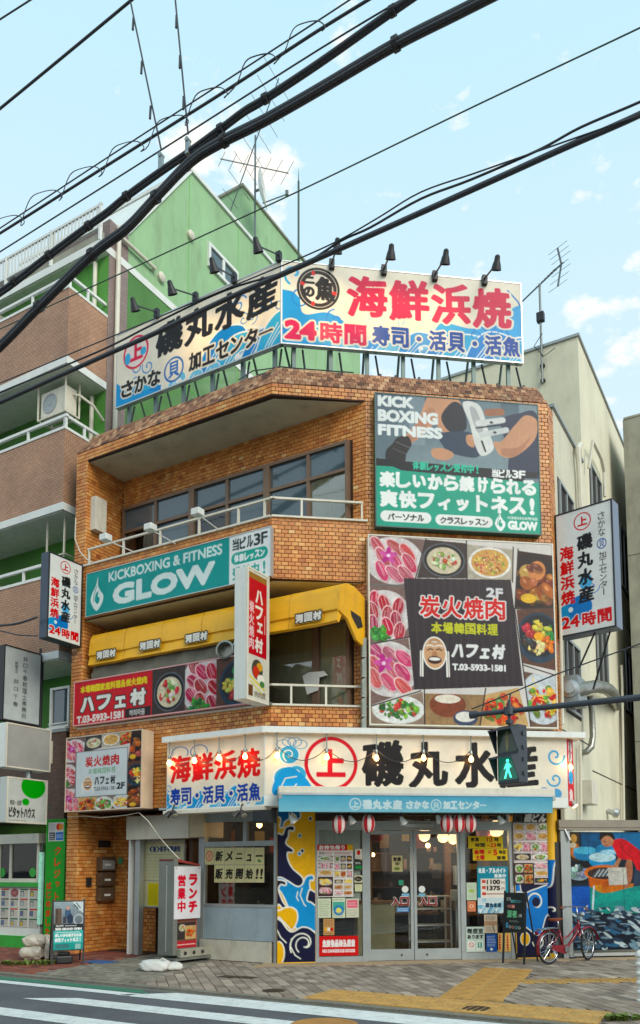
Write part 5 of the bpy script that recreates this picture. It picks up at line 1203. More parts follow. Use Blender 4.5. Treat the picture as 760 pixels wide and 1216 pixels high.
cv.poly(curve([(-8, 42), (8, 34), (20, 42), (26, 60), (60, 58), (104, 100), (-8, 104)]), (40, 146, 208)); cv.poly(curve([(296, 30), (266, 36), (250, 54), (222, 60), (190, 56), (176, 70), (150, 100), (296, 104)]), (70, 164, 216)); seawaves(cv, -30, 26, 70, 120, 4, 2); seawaves(cv, 196, 30, 300, 124, 17, 3); cv.grad(60, 84, 286, 96, (150, 200, 220), (60, 150, 210)); seawaves(cv, 60, 60, 200, 104, 5, 5, [(120, 190, 220), (60, 150, 210)]); seawaves(cv, 176, 44, 300, 106, 7, 4); cv.spiral(14, 14, 13, .8, 3, (74, 172, 214), 2); cv.line([(270, 10), (282, 22), (286, 30)], 2, (40, 120, 190))
cv.poly([(0, 84), (30, 92), (80, 96), (0, 96)], (40, 150, 208))
cv.ell(42, 29, 25, 25, CREAM); cv.ell(42, 29, 25, 25, BLK, inner=.88)
cv.ell(42, 29, 21.5, 21.5, (40, 30, 30), inner=.80); cv.text('二', 24, 15, 38, 24, BLK, bold=1.2); cv.text('の', 24, 27, 38, 40, BLK, bold=1.2); cv.text('魚', 38, 14, 61, 43, BLK, bold=1.6)
for a in (.2, 1.9, 3.4, 4.4): cv.ell(42+19*math.cos(a), 29+19*math.sin(a), 3, 2, (214, 60, 60), a)
cv.htext('海鮮浜焼', 74, 8, 275, 58, (204, 10, 78), bold=2.3, out=CREAM, ow=2.4, gap=.03, rise=.06, ry=.75)
cv.text('24', 3, 68, 40, 91, (214, 26, 90), bold=2, out=CREAM, ow=2); cv.htext('時間', 43, 67, 99, 92, (214, 26, 90), bold=1.3, out=CREAM, ow=2)
cv.htext('寿司・活貝・活魚', 104, 66, 284, 90, (16, 74, 152), bold=1.0, out=CREAM, ow=1.8)
TS2 = thing('roof_sign', 'right roof billboard with big crimson characters and blue waves facing the corner', 'billboard', Ff.P(2.5, .6, 10.5))
board('', '', '', Ff, fu0, fu1, zA, zB, .6, .10, cv, m_alu, .02, parent=TS2)
m_strut = mat('grey_green_strut', srgb(112, 130, 126), rough=.5, metal=.2, var=.1, dirt=.2)
for fr, a, b, n, T in ((Lf, lu0, lu1, 6, TS), (Ff, fu0, fu1, 7, TS2)):
    for i in range(n):
        x = a+.25+(b-a-.5)*i/(n-1); mb = MB(fr); mb.box(x-.035, x+.035, .72, .79, 10.4, zA+1.2); obj('support_post', mb, m_strut, T)
        mb = MB(fr); mb.tube([(x+.22, .5, 10.45), (x+.16, .74, zA)], .02, 4); obj('brace', mb, m_black, T)
        mb = MB(fr); mb.tube([(x, .79, zA+.9), (x, 1.7, 10.45)], .025, 4); obj('back_strut', mb, m_strut, T)
    mb = MB(fr); mb.box(a, b, .70, .76, zA+.25, zA+.32); mb.box(a, b, .70, .758, zB-.35, zB-.28); obj('back_rail', mb, m_strut, T)
SPOTS = [('L', 186, 376, 157, 360), ('L', 232, 357, 201, 340), ('L', 278, 335, 251, 313), ('L', 331, 309, 303, 289), ('F', 394, 318, 401, 290), ('F', 456, 325, 465, 297), ('F', 516.5, 332, 530, 303), ('F', 575.5, 337, 591, 310)]
ORD = ['leftmost', 'second from left', 'third from left', 'rightmost']
for i, (w, bx, by, hx, hy) in enumerate(SPOTS):
    fr = Lf if w == 'L' else Ff; u, z = fr.px(bx, by, .56); V = -.55; hu, hz = fr.px(hx, hy, V)
    lab = '%s of the four black spotlights on arms above the %s roof billboard' % (ORD[i % 4], 'left' if w == 'L' else 'right')
    T = thing('spotlight', lab, 'spotlight', fr.P(u, .56, z), group='spotlights over the roof billboards')
    mb = MB(fr); mb.box(u-.05, u+.05, .52, .6, z-.02, z+.16); obj('bracket', mb, m_black, T)
    mb = MB(fr); mb.tube([(u, .55, z+.1), (hu, V+.05, hz)], .016, 6); obj('arm', mb, m_black, T)
    d = Vector(((u-hu)*.15, .55, -.95)).normalized(); mb = MB(fr); mb.lathe((hu, V, hz+.10), d, [(-.02, .02), (0, .045), (.08, .055), (.11, .068), (.22, .095), (.222, .088), (.14, .04)], 12); obj('lamp_head', mb, m_black, T, smooth='auto')
    if i in (1, 2, 3, 4, 5, 6):
        L_ = bpy.data.lights.new('spot_bulb', 'SPOT'); L_.energy = 26; L_.color = (1, .62, .24); L_.spot_size = math.radians(75); L_.spot_blend = .9; L_.shadow_soft_size = .05
        lo = bpy.data.objects.new('spot_bulb', L_); COL.objects.link(lo); p0 = fr.P(hu, V+.08, hz-.16); p1 = fr.P(u, .6, zA+.75); lo.parent = T; lo.location = p0-Vector(T.location); lo.rotation_euler = (p1-p0).to_track_quat('-Z', 'Y').to_euler()
mb = MB(Ff)
pts = [Ff.px(x, y, .3) for x, y in ((283, 452), (300, 441), (322, 438), (333, 436), (352, 438), (392, 441), (420, 443))]
mb.tube([(p[0], .3, p[1]+.01) for p in pts], .012, 5); obj('loose_cable', mb, m_rubber, label='loose black cable lying along the tiled roof edge at the corner', cat='cable')
# ================================================================ gym billboard (third floor)
r_ = Ff.rect([(445, 467), (639.5, 480), (642, 636), (446, 624.5)], -.16)
cv = Cv(195, 160, (120, 138, 146), res=1.5)
GY = (104, 124, 134)
cv.grad(0, 0, 195, 86, (76, 98, 112), (126, 144, 150)); cv.rect(0, 0, 26, 86, (78, 98, 110), .6); cv.rect(40, 0, 58, 60, (142, 160, 168), .5); cv.rect(120, 0, 150, 86, (128, 150, 156), .5); cv.rect(172, 0, 195, 40, (150, 166, 170), .5)
SK, SK2, DK = (196, 146, 116), (156, 106, 82), (28, 36, 48)
cv.poly(curve([(74, -4), (92, -6), (104, 14), (96, 44), (76, 40), (70, 18)]), SK)                      # woman's torso
cv.poly(curve([(78, 22), (92, 4), (104, 10), (108, 34), (96, 42), (84, 38)]), DK)
cv.poly(curve([(62, 0), (76, -4), (80, 14), (66, 36), (42, 58), (34, 52), (50, 30)]), SK); cv.poly(curve([(60, 16), (70, 20), (44, 56), (38, 50)]), SK2, .5)
cv.poly(curve([(26, 52), (38, 50), (42, 60), (36, 72), (32, 88), (14, 84), (12, 70), (20, 60)]), (30, 32, 36)); cv.line([(24, 58), (40, 64)], 1.2, (90, 92, 96)); cv.line([(20, 66), (36, 72)], 1, (80, 82, 86))
cv.poly(curve([(76, 44), (112, 40), (124, 54), (120, 70), (92, 68), (80, 60)]), (40, 62, 84)); cv.poly(curve([(66, 64), (80, 62), (92, 68), (84, 76), (68, 74)]), SK)
cv.poly(curve([(108, 44), (118, 44), (116, 58), (108, 54)]), SK)
cv.poly(curve([(150, 24), (172, 12), (195, 14), (200, 90), (160, 92), (158, 60)]), (44, 56, 78))         # trainer
cv.poly(curve([(140, 50), (150, 48), (166, 28), (180, 14), (194, 20), (190, 44), (166, 66), (148, 66)]), SK); cv.poly(curve([(150, 58), (170, 54), (186, 40), (170, 64), (152, 66)]), SK2, .6)
cv.poly(curve([(104, 4), (124, 6), (134, 36), (140, 58), (126, 68), (118, 56), (112, 30)]), (214, 216, 212)); cv.poly(curve([(112, 10), (120, 12), (128, 36), (120, 38)]), (168, 172, 172))
cv.line([(122, 28), (152, 22)], 7, (208, 210, 208)); cv.line([(126, 42), (156, 34)], 7, (200, 204, 202)); cv.line([(134, 14), (150, 12)], 9, SK2); cv.line([(126, 50), (130, 62)], 2.4, DK); cv.line([(120, 34), (150, 28)], 2, DK)
cv.ell(138, 26, 2.2, 1.6, (60, 60, 60)); cv.ell(142, 38, 2.2, 1.6, (60, 60, 60)); cv.noise(.05, 3, 2)
cv.poly([(0, 79), (26, 80), (34, 88), (0, 90)], (24, 30, 36)); cv.poly([(0, 80), (195, 84), (190, 92), (198, 98), (0, 92)], (26, 32, 38)); cv.poly([(176, 92), (195, 92), (195, 98), (184, 98)], GY)
TEAL = (22, 158, 132)
cv.poly([(0, 88), (20, 88), (30, 92), (195, 97), (195, 160), (0, 160)], TEAL)
cv.text('KICK', 3, 2, 45, 16, (228, 234, 232), bold=1.2); cv.text('BOXING', 3, 19, 74, 34, (228, 234, 232), bold=1.2); cv.text('FITNESS', 3, 37, 79, 51, (228, 234, 232), bold=1.2)
cv.htext('体験レッスン受付中!', 43, 79.5, 124, 90, (60, 190, 160), bold=.4, ang=.03); cv.htext('当ビル3F', 137, 83, 178, 93, (240, 242, 240), bold=.4, ang=.03)
cv.htext('楽しいから続けられる', 4, 94, 191, 113, (240, 244, 240), bold=1.1, gap=.05); cv.htext('爽快フィットネス', 4, 116, 178, 137, (240, 244, 240), bold=1.3, gap=.05); cv.text('!', 182, 116, 188, 137, (240, 244, 240), bold=1.2)
cv.rrect(5, 141, 64, 154, 6.5, (238, 240, 236)); cv.rrect(69, 142, 137, 155, 6.5, (238, 240, 236)); cv.htext('パーソナル', 13, 144, 56, 152, (40, 44, 44), bold=.4); cv.htext('クラスレッスン', 74, 145, 132, 153, (40, 44, 44), bold=.4)
flame(cv, 146, 146, 25, (244, 246, 244), TEAL); cv.text('GLOW', 155, 145, 191, 156, (240, 244, 240), bold=.8); cv.text('KICKBOXING & FITNESS', 155, 140, 191, 143, (220, 236, 230))
board('gym_billboard', 'teal and grey kickboxing gym billboard with a training photo on the upper corner wall', 'billboard', Ff, *r_, -.16, .15, cv, mat('dark_teal_metal', srgb(24, 74, 70), rough=.4), .015)
# ================================================================ food billboard (second floor)
r_ = Ff.rect([(436.5, 634.5), (657, 646), (662, 864), (439.5, 862)], -.20)
def cells_big(c):
    cell(c, [(0, 0), (69, 2), (56, 50), (42, 60), (0, 60)], 'slices', 1, (-4, 0, 64, 60))
    cell(c, [(69, 2), (118, 4), (118, 48), (57, 50)], 'soup', 2, (62, 3, 118, 50)); cell(c, [(118, 5), (176, 9), (174, 48), (118, 48)], 'pancake', 3, (119, 6, 174, 48))
    cell(c, [(182, 10), (225, 14), (225, 80), (176, 82)], 'ribs', 4, (168, 12, 232, 86)); cell(c, [(0, 62), (42, 62), (50, 122), (0, 132)], 'beef', 5, (-10, 66, 48, 128))
    cell(c, [(178, 84), (225, 78), (225, 158), (184, 150)], 'bibimbap', 6, (176, 84, 234, 152)); cell(c, [(0, 134), (46, 124), (52, 186), (0, 206)], 'slices', 7, (-10, 128, 56, 196))
    cell(c, [(0, 208), (62, 188), (64, 228), (0, 228)], 'salad', 8, (2, 192, 64, 228)); cell(c, [(64, 190), (136, 190), (130, 228), (64, 228)], 'makgeolli', 9, (62, 184, 132, 232))
    cell(c, [(136, 190), (178, 180), (190, 228), (130, 228)], 'kimchi', 10, (132, 184, 188, 230)); cell(c, [(184, 160), (225, 166), (225, 228), (192, 228)], 'noodle', 11, (180, 158, 236, 226))
cv = Cv(225, 228, (216, 210, 204), res=1.5); cells_big(cv)
for p in ([(69, 0), (55, 52)], [(118, 0), (118, 50)], [(176, 6), (174, 50)], [(182, 8), (176, 84), (184, 152), (192, 228)], [(0, 61), (42, 61)], [(0, 133), (50, 122)], [(0, 207), (60, 187)], [(64, 186), (64, 228)], [(138, 182), (130, 228)], [(176, 83), (225, 79)], [(184, 152), (225, 164)]): cv.line(p, 1.6, (40, 34, 36))
IN = [(41, 51), (172, 47), (184, 178), (52, 186)]
cv.poly(IN, (46, 38, 44)); cv.setclip(IN)
for k in range(34): cv.line([(40+k*4.4, 44), (46+k*4.4, 190)], 1.1, (60, 50, 56) if k % 2 else (38, 30, 36), .7)
cv.setclip()
cv.text('2F', 141, 58, 162, 70, (214, 212, 214), bold=.9)
cv.htext('炭火焼肉', 59, 71, 165, 98, (206, 30, 34), bold=.9, out=(230, 226, 222), ow=1.3); cv.htext('本場韓国料理', 73, 103, 155, 117, (196, 196, 60), bold=.6)
face_mask(cv, 77, 141, 20); cv.htext('ハフェ村', 97, 128, 163, 146, (230, 230, 228), bold=1.0, shear=.15); cv.text('T.03-5933-1581', 98, 153, 163, 161, (230, 230, 228), bold=.5)
board('food_billboard', 'large square billboard of barbecue dishes round a dark panel on the second floor', 'billboard', Ff, *r_, -.20, .19, cv, m_offw, .02)
m_plate = mat('pale_grey_plate', srgb(150, 156, 146), rough=.6, var=.12, dirt=.3)
for k in range(5):
    y = 760+k*23.5; u, z = Ff.px(433, y, -.16); mb = MB(Ff); mb.box(u-.05, u+.03, -.17, -.05, z-.30, z); mb.prism([(u-.05, z), (u+.03, z), (u+.03, z+.05)], -.17, -.05, 'v'); mb.box(u-.035, u-.01, -.18, -.17, z-.25, z-.05)
    obj('bracket_plate', mb, m_plate, label='grey stacked mounting plate on the left edge of the food billboard, %s from the top' % ['first', 'second', 'third', 'fourth', 'fifth'][k], cat='bracket', group='mounting plates beside the food billboard')
# ================================================================ gym banner on the third floor parapet
cv = Cv(220, 44, (30, 148, 142), res=1.6)
TE2 = (36, 150, 146); cv.rect(0, 0, 176, 44, TE2); cv.rect(176, 0, 220, 44, (232, 236, 234)); flame(cv, 15, 23, 34, (226, 238, 234), TE2)
cv.text('KICKBOXING & FITNESS', 30, 4, 168, 14, (214, 232, 228), bold=.35); cv.text('GLOW', 36, 18, 160, 39, (222, 236, 232), bold=1.8)
cv.htext('当ビル3F', 179, 3, 217, 14, (40, 50, 52), bold=.5); cv.rrect(178, 16, 217, 27, 5.5, (40, 160, 144)); cv.htext('体験レッスン', 181, 18, 214, 25, (236, 240, 238), bold=.4); cv.htext('受付中!', 179, 29, 218, 41, (40, 160, 144), bold=.6)
u0, u1, z0, z1 = Lf.rect([(103, 682), (322, 624.5), (322, 684), (102, 733)], -.10)
GW = board('gym_banner', 'long teal GLOW kickboxing banner on the third floor balcony parapet', 'banner', Lf, u0, u1, z0, z1, -.10, .08, cv, m_alu, .01)
for i, (x, y, hx, hy) in enumerate(((233, 654, 196, 640), (278, 640, 245, 617))): pass
for i, (bx, by, hx, hy) in enumerate(((158, 655, 127, 640), (207, 645, 180, 628), (258, 628, 236, 610))):
    u, z = Lf.px(bx, by, -.05); hu, hz = Lf.px(hx, hy, -.75); T = thing('floodlight', '%s of the three small white floodlights on arms above the teal gym banner' % ['leftmost', 'middle', 'rightmost'][i], 'floodlight', Lf.P(u, -.05, z), group='floodlights above the gym banner')
    mb = MB(Lf); mb.tube([(u, -.02, z), (hu, -.75, hz-.02)], .012, 5); obj('arm', mb, m_white, T); mb = MB(Lf); mb.box(hu-.09, hu+.09, -.86, -.70, hz-.05, hz+.07); obj('lamp_head', mb, m_white, T, bevel=.015)
# ================================================================ yellow retracted awning (second floor), sheltering the balcony
m_yaw = mat('yellow_awning_vinyl', srgb(232, 172, 20), rough=.42, var=.1, dirt=.25, vscale=1.5, bump=.35, bscale=5, stretch=(.6, .6, 3))
YA = thing('yellow_awning', 'yellow vinyl retracted awning hood along the second floor balcony', 'awning', Lf.P(-1.8, -.1, 5.6))
yu0 = Lf.px(105, 770, -.02)[0]; 
yv0 = .02; yu1 = Lf.px(402, 700, yv0)[0]
zt = Lf.px(277, 716, yv0)[1]; zm = Lf.px(277, 752, yv0)[1]
def aw_sect(k=0): return [(BK-.12, zt-.02), (.5, zt+.06), (yv0+.25, zt+.04), (yv0+.06, zt-.04), (yv0, zt-.16), (yv0-.03, zm+.08), (yv0-.0, zm+.06), (yv0-.05, zm-.12), (yv0+.02, zm-.14), (yv0+.10, zm+.02), (yv0+.5, zm+.1), (BK-.12, zm+.2)]
mb = MB(Lf); N = 60; sec = aw_sect(); k = len(sec)
vs = []
for i in range(N+1):
    u = yu0+(yu1-yu0)*i/N
    for j, (v, z) in enumerate(sec):
        f = 0
        if 4 <= j <= 8: f = .006*math.sin(i*.9+j)+random.uniform(-.004, .004)
        sag = -.008*math.sin(math.pi*((i*1.0/N*5) % 1)) if j in (7, 8) else 0
        vs.append((u, v+f, z+sag))
fs = [(i*k+j, i*k+(j+1) % k, (i+1)*k+(j+1) % k, (i+1)*k+j) for i in range(N) for j in range(k)]
mb.add(vs, fs+[tuple(range(k)), tuple(N*k+j for j in range(k))[::-1]]); obj('hood', mb, m_yaw, YA, smooth='auto')
mb = MB(Lf); sec2 = [(v, z) for v, z in sec]; 
mb.prism([(BK-.13, zt-.03), (.5, zt+.05), (yv0+.25, zt+.035), (yv0+.06, zt-.05), (yv0, zt-.17), (yv0-.02, zm+.05), (yv0+.25, zm-.02), (yv0+.55, zm-.30), (BK-.13, zm-.36)], yu1-.02, yu1+.03, 'u'); cap = obj('end_cap', mb, m_yaw, YA)
mb = MB(Lf); mb.prism([(yv0+.35, zt-.40), (yv0+.7, zt-.42), (yv0+.78, zm-.02), (yv0+.6, zm-.10), (yv0+.38, zm+.06)], yu1+.031, yu1+.036, 'u'); obj('cut_out', mb, m_dark, cap)
for i in range(1, 6):
    x = yu0+(yu1-yu0)*i/6; mb = MB(Lf); mb.tube([(x, v-.004, z) for v, z in sec[1:8]], .004, 4); obj('seam', mb, mat('dark_yellow_thread', srgb(150, 108, 20), rough=.7), YA)
for i, (x, y) in enumerate(((127, 777), (179, 766), (234, 757), (367, 733))):
    cw = Cv(26, 9, (214, 162, 26), res=2.6); cw.htext('河回村', 1, 1.2, 25, 7.8, (232, 230, 220), bold=.5, out=(34, 32, 32), ow=.9)
    u, z = Lf.px(x, y, yv0-.05); fsheet('lettering', cw, Lf, u-.28, u+.28, z-.10, z+.10, yv0-.075, YA)
u, z = Lf.px(205, 790, .4); DU = thing('flexible_duct', 'silver flexible exhaust duct lying on the second floor balcony under the yellow awning', 'duct', Lf.P(u, .4, 4.4))
m_foil = mat('silver_duct_foil', srgb(150, 150, 140), rough=.35, metal=.8, var=.2, bump=.5, bscale=20)
mb = MB(Lf); pts = []; rr = []
for i in range(60):
    t = i/59; pts.append((-3.4+2.5*t, .42+.1*math.sin(t*6), 5.35+.18*math.sin(t*5.5))); rr.append(.17+.012*(i % 2))
mb.tube(pts, rr, 12); obj('hose', mb, m_foil, DU)
for i, (uu, r) in enumerate(((-.95, .17), (-.62, .15))): mb = MB(Lf); mb.lathe((uu, .15, 5.42), (.3, -1, 0), [(0, r), (.35, r), (.36, r*.8), (.2, r*.75), (.2, 0)], 16); obj('cowl', mb, m_foil, DU, smooth='auto')
mb = MB(Lf); mb.tube([(-3.0, .5, 4.38), (-3.0, .5, 5.35)], .02); mb.tube([(-1.2, .5, 4.38), (-1.2, .5, 5.4)], .02); obj('stand', mb, m_black, DU)
TP = MB(Lf); vs = []; 
for i in range(25):
    for j in range(7):
        t, q = i/24, j/6; vs.append((-4.4+3.4*t, .12+.03*math.sin(i*1.3+j), 5.72-.45*math.sin(math.pi*t)*q-.35*q+.03*math.sin(i*2.1)))
TP.add(vs, [(i*7+j, i*7+j+1, (i+1)*7+j+1, (i+1)*7+j) for i in range(24) for j in range(6)])
obj('tarpaulin', TP, mat('grey_tarpaulin', srgb(120, 120, 104), rough=.6, var=.2, dirt=.3, bump=.5, bscale=8), label='sagging grey tarpaulin hung under the yellow awning behind the red banner', cat='tarpaulin', smooth=True, normals=False)
ST = thing('white_cloth', 'white cloth hanging inside the second floor balcony window beside the tall sign', 'cloth', Lf.P(.35, .85, 4.9))
mb = MB(Lf); mb.prism([(.1, 5.05), (.25, 5.1), (.55, 5.08), (.62, 5.0), (.45, 4.98), (.42, 4.75), (.2, 4.7)], .84, .86, 'v'); obj('cloth', mb, m_white, ST)
# ================================================================ red restaurant banner on the second floor parapet
cv = Cv(205, 45, (196, 34, 48), res=1.6)
cv.setclip([(98, 0), (136, 0), (136, 45), (98, 45)]); dish(cv, 'soup', 99, 3, 137, 45, 21); cv.setclip([(136, 0), (174, 0), (174, 45), (136, 45)]); dish(cv, 'beef', 132, -6, 178, 50, 22); cv.setclip([(170, 0), (205, 0), (205, 45), (170, 45)]); dish(cv, 'bibimbap', 172, 2, 214, 50, 23); cv.setclip()
cv.htext('本場韓国家庭料理&炭火焼肉', 8, 5, 92, 12.5, (226, 204, 60), bold=.35, gap=.04); cv.htext('ハフェ村', 7, 16, 92, 33, (230, 228, 220), bold=1.2, out=(40, 30, 30), ow=1.2, gap=.1)
cv.rect(66, 35, 97, 44, (40, 32, 34)); cv.text('하회마을', 71, 36.5, 90, 43, (214, 210, 206), bold=.3); cv.text('T.03-5933-1581', 4, 36, 64, 43.5, (232, 228, 222), bold=.4)
u0, u1, z0, z1 = Lf.rect([(87.5, 811.5), (298, 774), (298, 835), (88, 862.5)], -.14); u1 = -.32
board('restaurant_banner', 'red banner with white characters and bowls of food on the second floor parapet', 'banner', Lf, u0, u1, z0, z1, -.14, .12, cv, mat('pink_trim', srgb(206, 150, 150), rough=.5), .018)
mb = MB(Lf); mb.box(u1, .05, -.10, .0, z0-.05, z0-.01); obj('conduit', mb, m_galv, B)
# ================================================================ projecting box signs
def solve_u(px_target, v, z, fr=Lf, lo=-8, hi=4):
    for _ in range(50):
        m = (lo+hi)/2
        if project(fr.P(m, v, z))[0] < px_target: lo = m
        else: hi = m
    return (lo+hi)/2
def solve_v(px_target, u, z, fr=Lf, lo=-4, hi=0.):
    for _ in range(50):
        m = (lo+hi)/2
        if project(fr.P(u, m, z))[0] < px_target: lo = m
        else: hi = m
    return (lo+hi)/2
def boxsign(name, label, cv, fr2, w, th, z0, z1, fm, edge=None, gm=None):
    "fr2: face frame (u along the face, n away from the viewer)"
    T = thing(name, label, 'sign', fr2.P(w/2, th/2, z0))
    mb = MB(fr2); mb.box(0, w, 0, th, z0, z1); obj('sign_box', mb, fm, T, bevel=.01)
    mb = MB(fr2)
    for a in ((-.002, .025, z0+.025, z1-.025), (w-.025, w+.002, z0+.025, z1-.025), (-.002, w+.002, z0-.002, z0+.025), (-.002, w+.002, z1-.025, z1+.002)): mb.box(a[0], a[1], -.012, .01, a[2], a[3])
    obj('frame', mb, edge or fm, T)
    fsheet('printed_face', cv, fr2, .02, w-.02, z0+.02, z1-.02, -.004, T, gm)
    return T
def isomaru_face(w=70, h=140):
    c = Cv(w, h, (222, 224, 220), res=1.6); s = w/70; k = h/140
    c.ell(14*s, 118*k, 17*s, 13*k, (54, 150, 206)); c.ell(28*s, 112*k, 15*s, 14*k, (40, 120, 190)); c.ell(16*s, 112*k, 3*s, 3*k, (220, 236, 240)); c.spiral(44*s, 92*k, 9*s, 1.1, 1.2, (90, 130, 190)); c.ell(36*s, 84*k, 8*s, 9*k, (90, 170, 214))
    logo_kami(c, 34*s, 15*k, 11*s, (196, 26, 44))
    c.vtext('磯丸水産', 26*s, 29*k, 46*s, 108*k, BLK, bold=1.0, rise=.08, ry=.7); c.vtext('海鮮浜焼', 4*s, 38*k, 22*s, 106*k, (204, 28, 44), bold=.7)
    c.vtext('さかな', 53*s, 10*k, 62*s, 38*k, BLK, bold=.2); c.ell(57*s, 46*k, 6*s, 6*k, (60, 90, 160), inner=.8); c.text('貝', 54*s, 42*k, 60*s, 50*k, (60, 90, 160)); c.vtext('加工センター', 53*s, 55*k, 62*s, 104*k, BLK, bold=.2)
    c.text('24', 3*s, 119*k, 27*s, 133*k, (204, 28, 44), bold=.9, out=(226, 226, 222), ow=1); c.htext('時間', 29*s, 118*k, 67*s, 134*k, (204, 28, 44), bold=.9, out=(226, 226, 222), ow=1)
    return c
u_l = solve_u(97, -.05, 7); vo = solve_v(57, u_l, 7); fr2 = Frame(Lf.P(u_l, vo, 0), dR)
z1 = (plumb(Lf.P(u_l, vo, 0), 654.5)+plumb(Lf.P(u_l, -.05, 0), 671))/2; z0 = (plumb(Lf.P(u_l, vo, 0), 757.5)+plumb(Lf.P(u_l, -.05, 0), 768))/2
w = -.05-vo
T = boxsign('projecting_sign', 'navy edged projecting box sign with red and black characters left of the gym banner', isomaru_face(70, 70*(z1-z0)/w), fr2, w, .22, z0, z1, m_navy, m_black, m_lit)
mb = MB(fr2); mb.box(w, w+.05, .03, .12, z0+.2, z0+.26); mb.box(w, w+.05, .03, .12, z1-.3, z1-.24); mb.tube([(w*.8, .1, z0), (w*.7, .1, z0-.12), (w*.85, .1, z0-.16), (w, .1, z0-.1)], .012, 5); obj('bracket', mb, m_black, T)
P0 = Rf.P(.22, 0, 0); an = math.radians(-50); d2 = Vector((math.cos(an), math.sin(an), 0))
lo, hi = .2, 3
dd = Vector((.766, -.643, 0)); 
for _ in range(40):
    m = (lo+hi)/2
    if project(P0+dd*m+Vector((0, 0, 6.5)))[0] < 729: lo = m
    else: hi = m
w = lo; fr3 = Frame(P0+dd*.02, dd)
z1 = (plumb(P0, 614)+plumb(P0+dd*w, 591))/2; z0 = (plumb(P0, 757)+plumb(P0+dd*w, 745))/2
T = boxsign('projecting_sign', 'grey edged projecting box sign with red and black characters by the pale side wall', isomaru_face(70, 70*(z1-z0)/w), fr3, w, .30, z0, z1, mat('blue_grey_metal', srgb(108, 120, 138), rough=.4, var=.06), m_black, m_lit)
mb = MB(fr3); mb.tube([(w*.6, .1, z0), (w*.25, .25, z0-.55)], .018, 5); mb.tube([(w*.8, .25, z0), (w*.35, .6, z0-.9)], .018, 5); obj('strut', mb, m_black, T)
u_c = solve_u(319, -.12, 5.5); vo = solve_v(293, u_c, 5.5); frc = Frame(Lf.P(u_c, vo, 0), dR); w = -.12-vo
z1 = (plumb(Lf.P(u_c, vo, 0), 671)+plumb(Lf.P(u_c, -.12, 0), 686))/2; z0 = (plumb(Lf.P(u_c, vo, 0), 832)+plumb(Lf.P(u_c, -.12, 0), 835))/2
ub = solve_u(278, vo, 5.5); th = (Lf.P(u_c, vo, 0)-Lf.P(ub, vo, 0)).length
hh = 34*(z1-z0)/w
cv = Cv(34, hh, (206, 204, 190), res=2.0); k = hh/155
cv.rect(2, 4*k, 31, 13*k, (150, 110, 50)); cv.rect(2, 11*k, 31, 102*k, (184, 30, 44)); cv.vtext('ハフェ村', 12, 20*k, 25, 98*k, (230, 224, 214), bold=.7); cv.vtext('炭火焼肉', 2.5, 38*k, 10.5, 96*k, (226, 190, 190), bold=.3); cv.line([(28, 50*k), (28, 72*k)], .8, (220, 200, 190))
cv.ell(16, 118*k, 9, 12*k, (70, 66, 56)); cv.ell(20, 114*k, 5, 5*k, (206, 150, 60)); cv.ell(14, 121*k, 5, 7*k, (190, 60, 44)); cv.ell(22, 128*k, 6, 5*k, (230, 226, 214)); cv.line([(4, 128*k), (28, 140*k)], 2.2, (214, 196, 90)); cv.line([(6, 134*k), (24, 146*k)], 1.8, (200, 190, 100)); cv.ell(24, 134*k, 4, 4*k, (70, 120, 60)); cv.rect(2, 138*k, 9, 151*k, (96, 62, 34)); cv.htext('焼肉屋', 11, 144*k, 30, 151*k, (90, 70, 50)); cv.noise(.05, 2, 3)
T = boxsign('tall_corner_sign', 'tall narrow white box sign with a red panel sticking out at the building corner', cv, frc, w, th, z0, z1, mat('aged_white_acrylic', srgb(210, 212, 204), rough=.4, var=.05, dirt=.15), m_offw)
mb = MB(frc); mb.box(w, w+.13, .1, .2, z0+.3, z0+.38); mb.box(w, w+.13, .1, .2, z1-.5, z1-.42); obj('bracket', mb, m_offw, T)
# ================================================================ menu board at lower left
cv = Cv(92, 90, (210, 204, 198), res=1.6)
for pts, kd, sd, bx in (([(0, 0), (24, 0), (20, 30), (0, 30)], 'slices', 31, (-6, 2, 26, 32)), ([(24, 0), (44, 0), (44, 16), (22, 20)], 'soup', 32, (22, 0, 46, 18)), ([(44, 0), (66, 0), (66, 16), (44, 16)], 'pancake', 33, (45, 0, 66, 15)), ([(66, 0), (80, 0), (80, 14), (66, 16)], 'kimchi', 34, (64, 0, 84, 18)), ([(80, 0), (92, 0), (92, 36), (76, 36)], 'ribs', 35, (72, 4, 96, 38)), ([(0, 30), (12, 30), (12, 60), (0, 60)], 'beef', 36, (-8, 32, 14, 60)), ([(76, 36), (92, 36), (92, 64), (76, 64)], 'bibimbap', 37, (74, 38, 98, 66)), ([(0, 60), (14, 60), (20, 90), (0, 90)], 'slices', 38, (-6, 62, 20, 92)), ([(16, 74), (40, 74), (36, 90), (18, 90)], 'kimchi', 39, (16, 74, 40, 94)), ([(40, 74), (60, 74), (58, 90), (36, 90)], 'salad', 40, (36, 74, 60, 92)), ([(60, 74), (76, 74), (76, 90), (58, 90)], 'noodle', 41, (58, 72, 80, 92)), ([(76, 64), (92, 64), (92, 90), (76, 90)], 'ribs', 42, (72, 64, 98, 92))): cell(cv, pts, kd, sd, bx)
cv.rect(12, 18, 76, 74, (120, 118, 116)); cv.rect(13, 19, 75, 73, (206, 212, 214)); cv.htext('炭火焼肉', 24, 25, 66, 38, (190, 50, 50), bold=.5); cv.htext('本場韓国料理', 28, 40, 62, 47, (110, 160, 120), bold=.2); face_mask(cv, 28, 58, 8.5); cv.htext('ハフェ村', 36, 50, 62, 60, (40, 40, 42), bold=.5); cv.text('T.03-5933-1581', 36, 63, 62, 67, (60, 60, 64)); cv.text('2F', 63, 59, 73, 67, BLK, bold=.5)
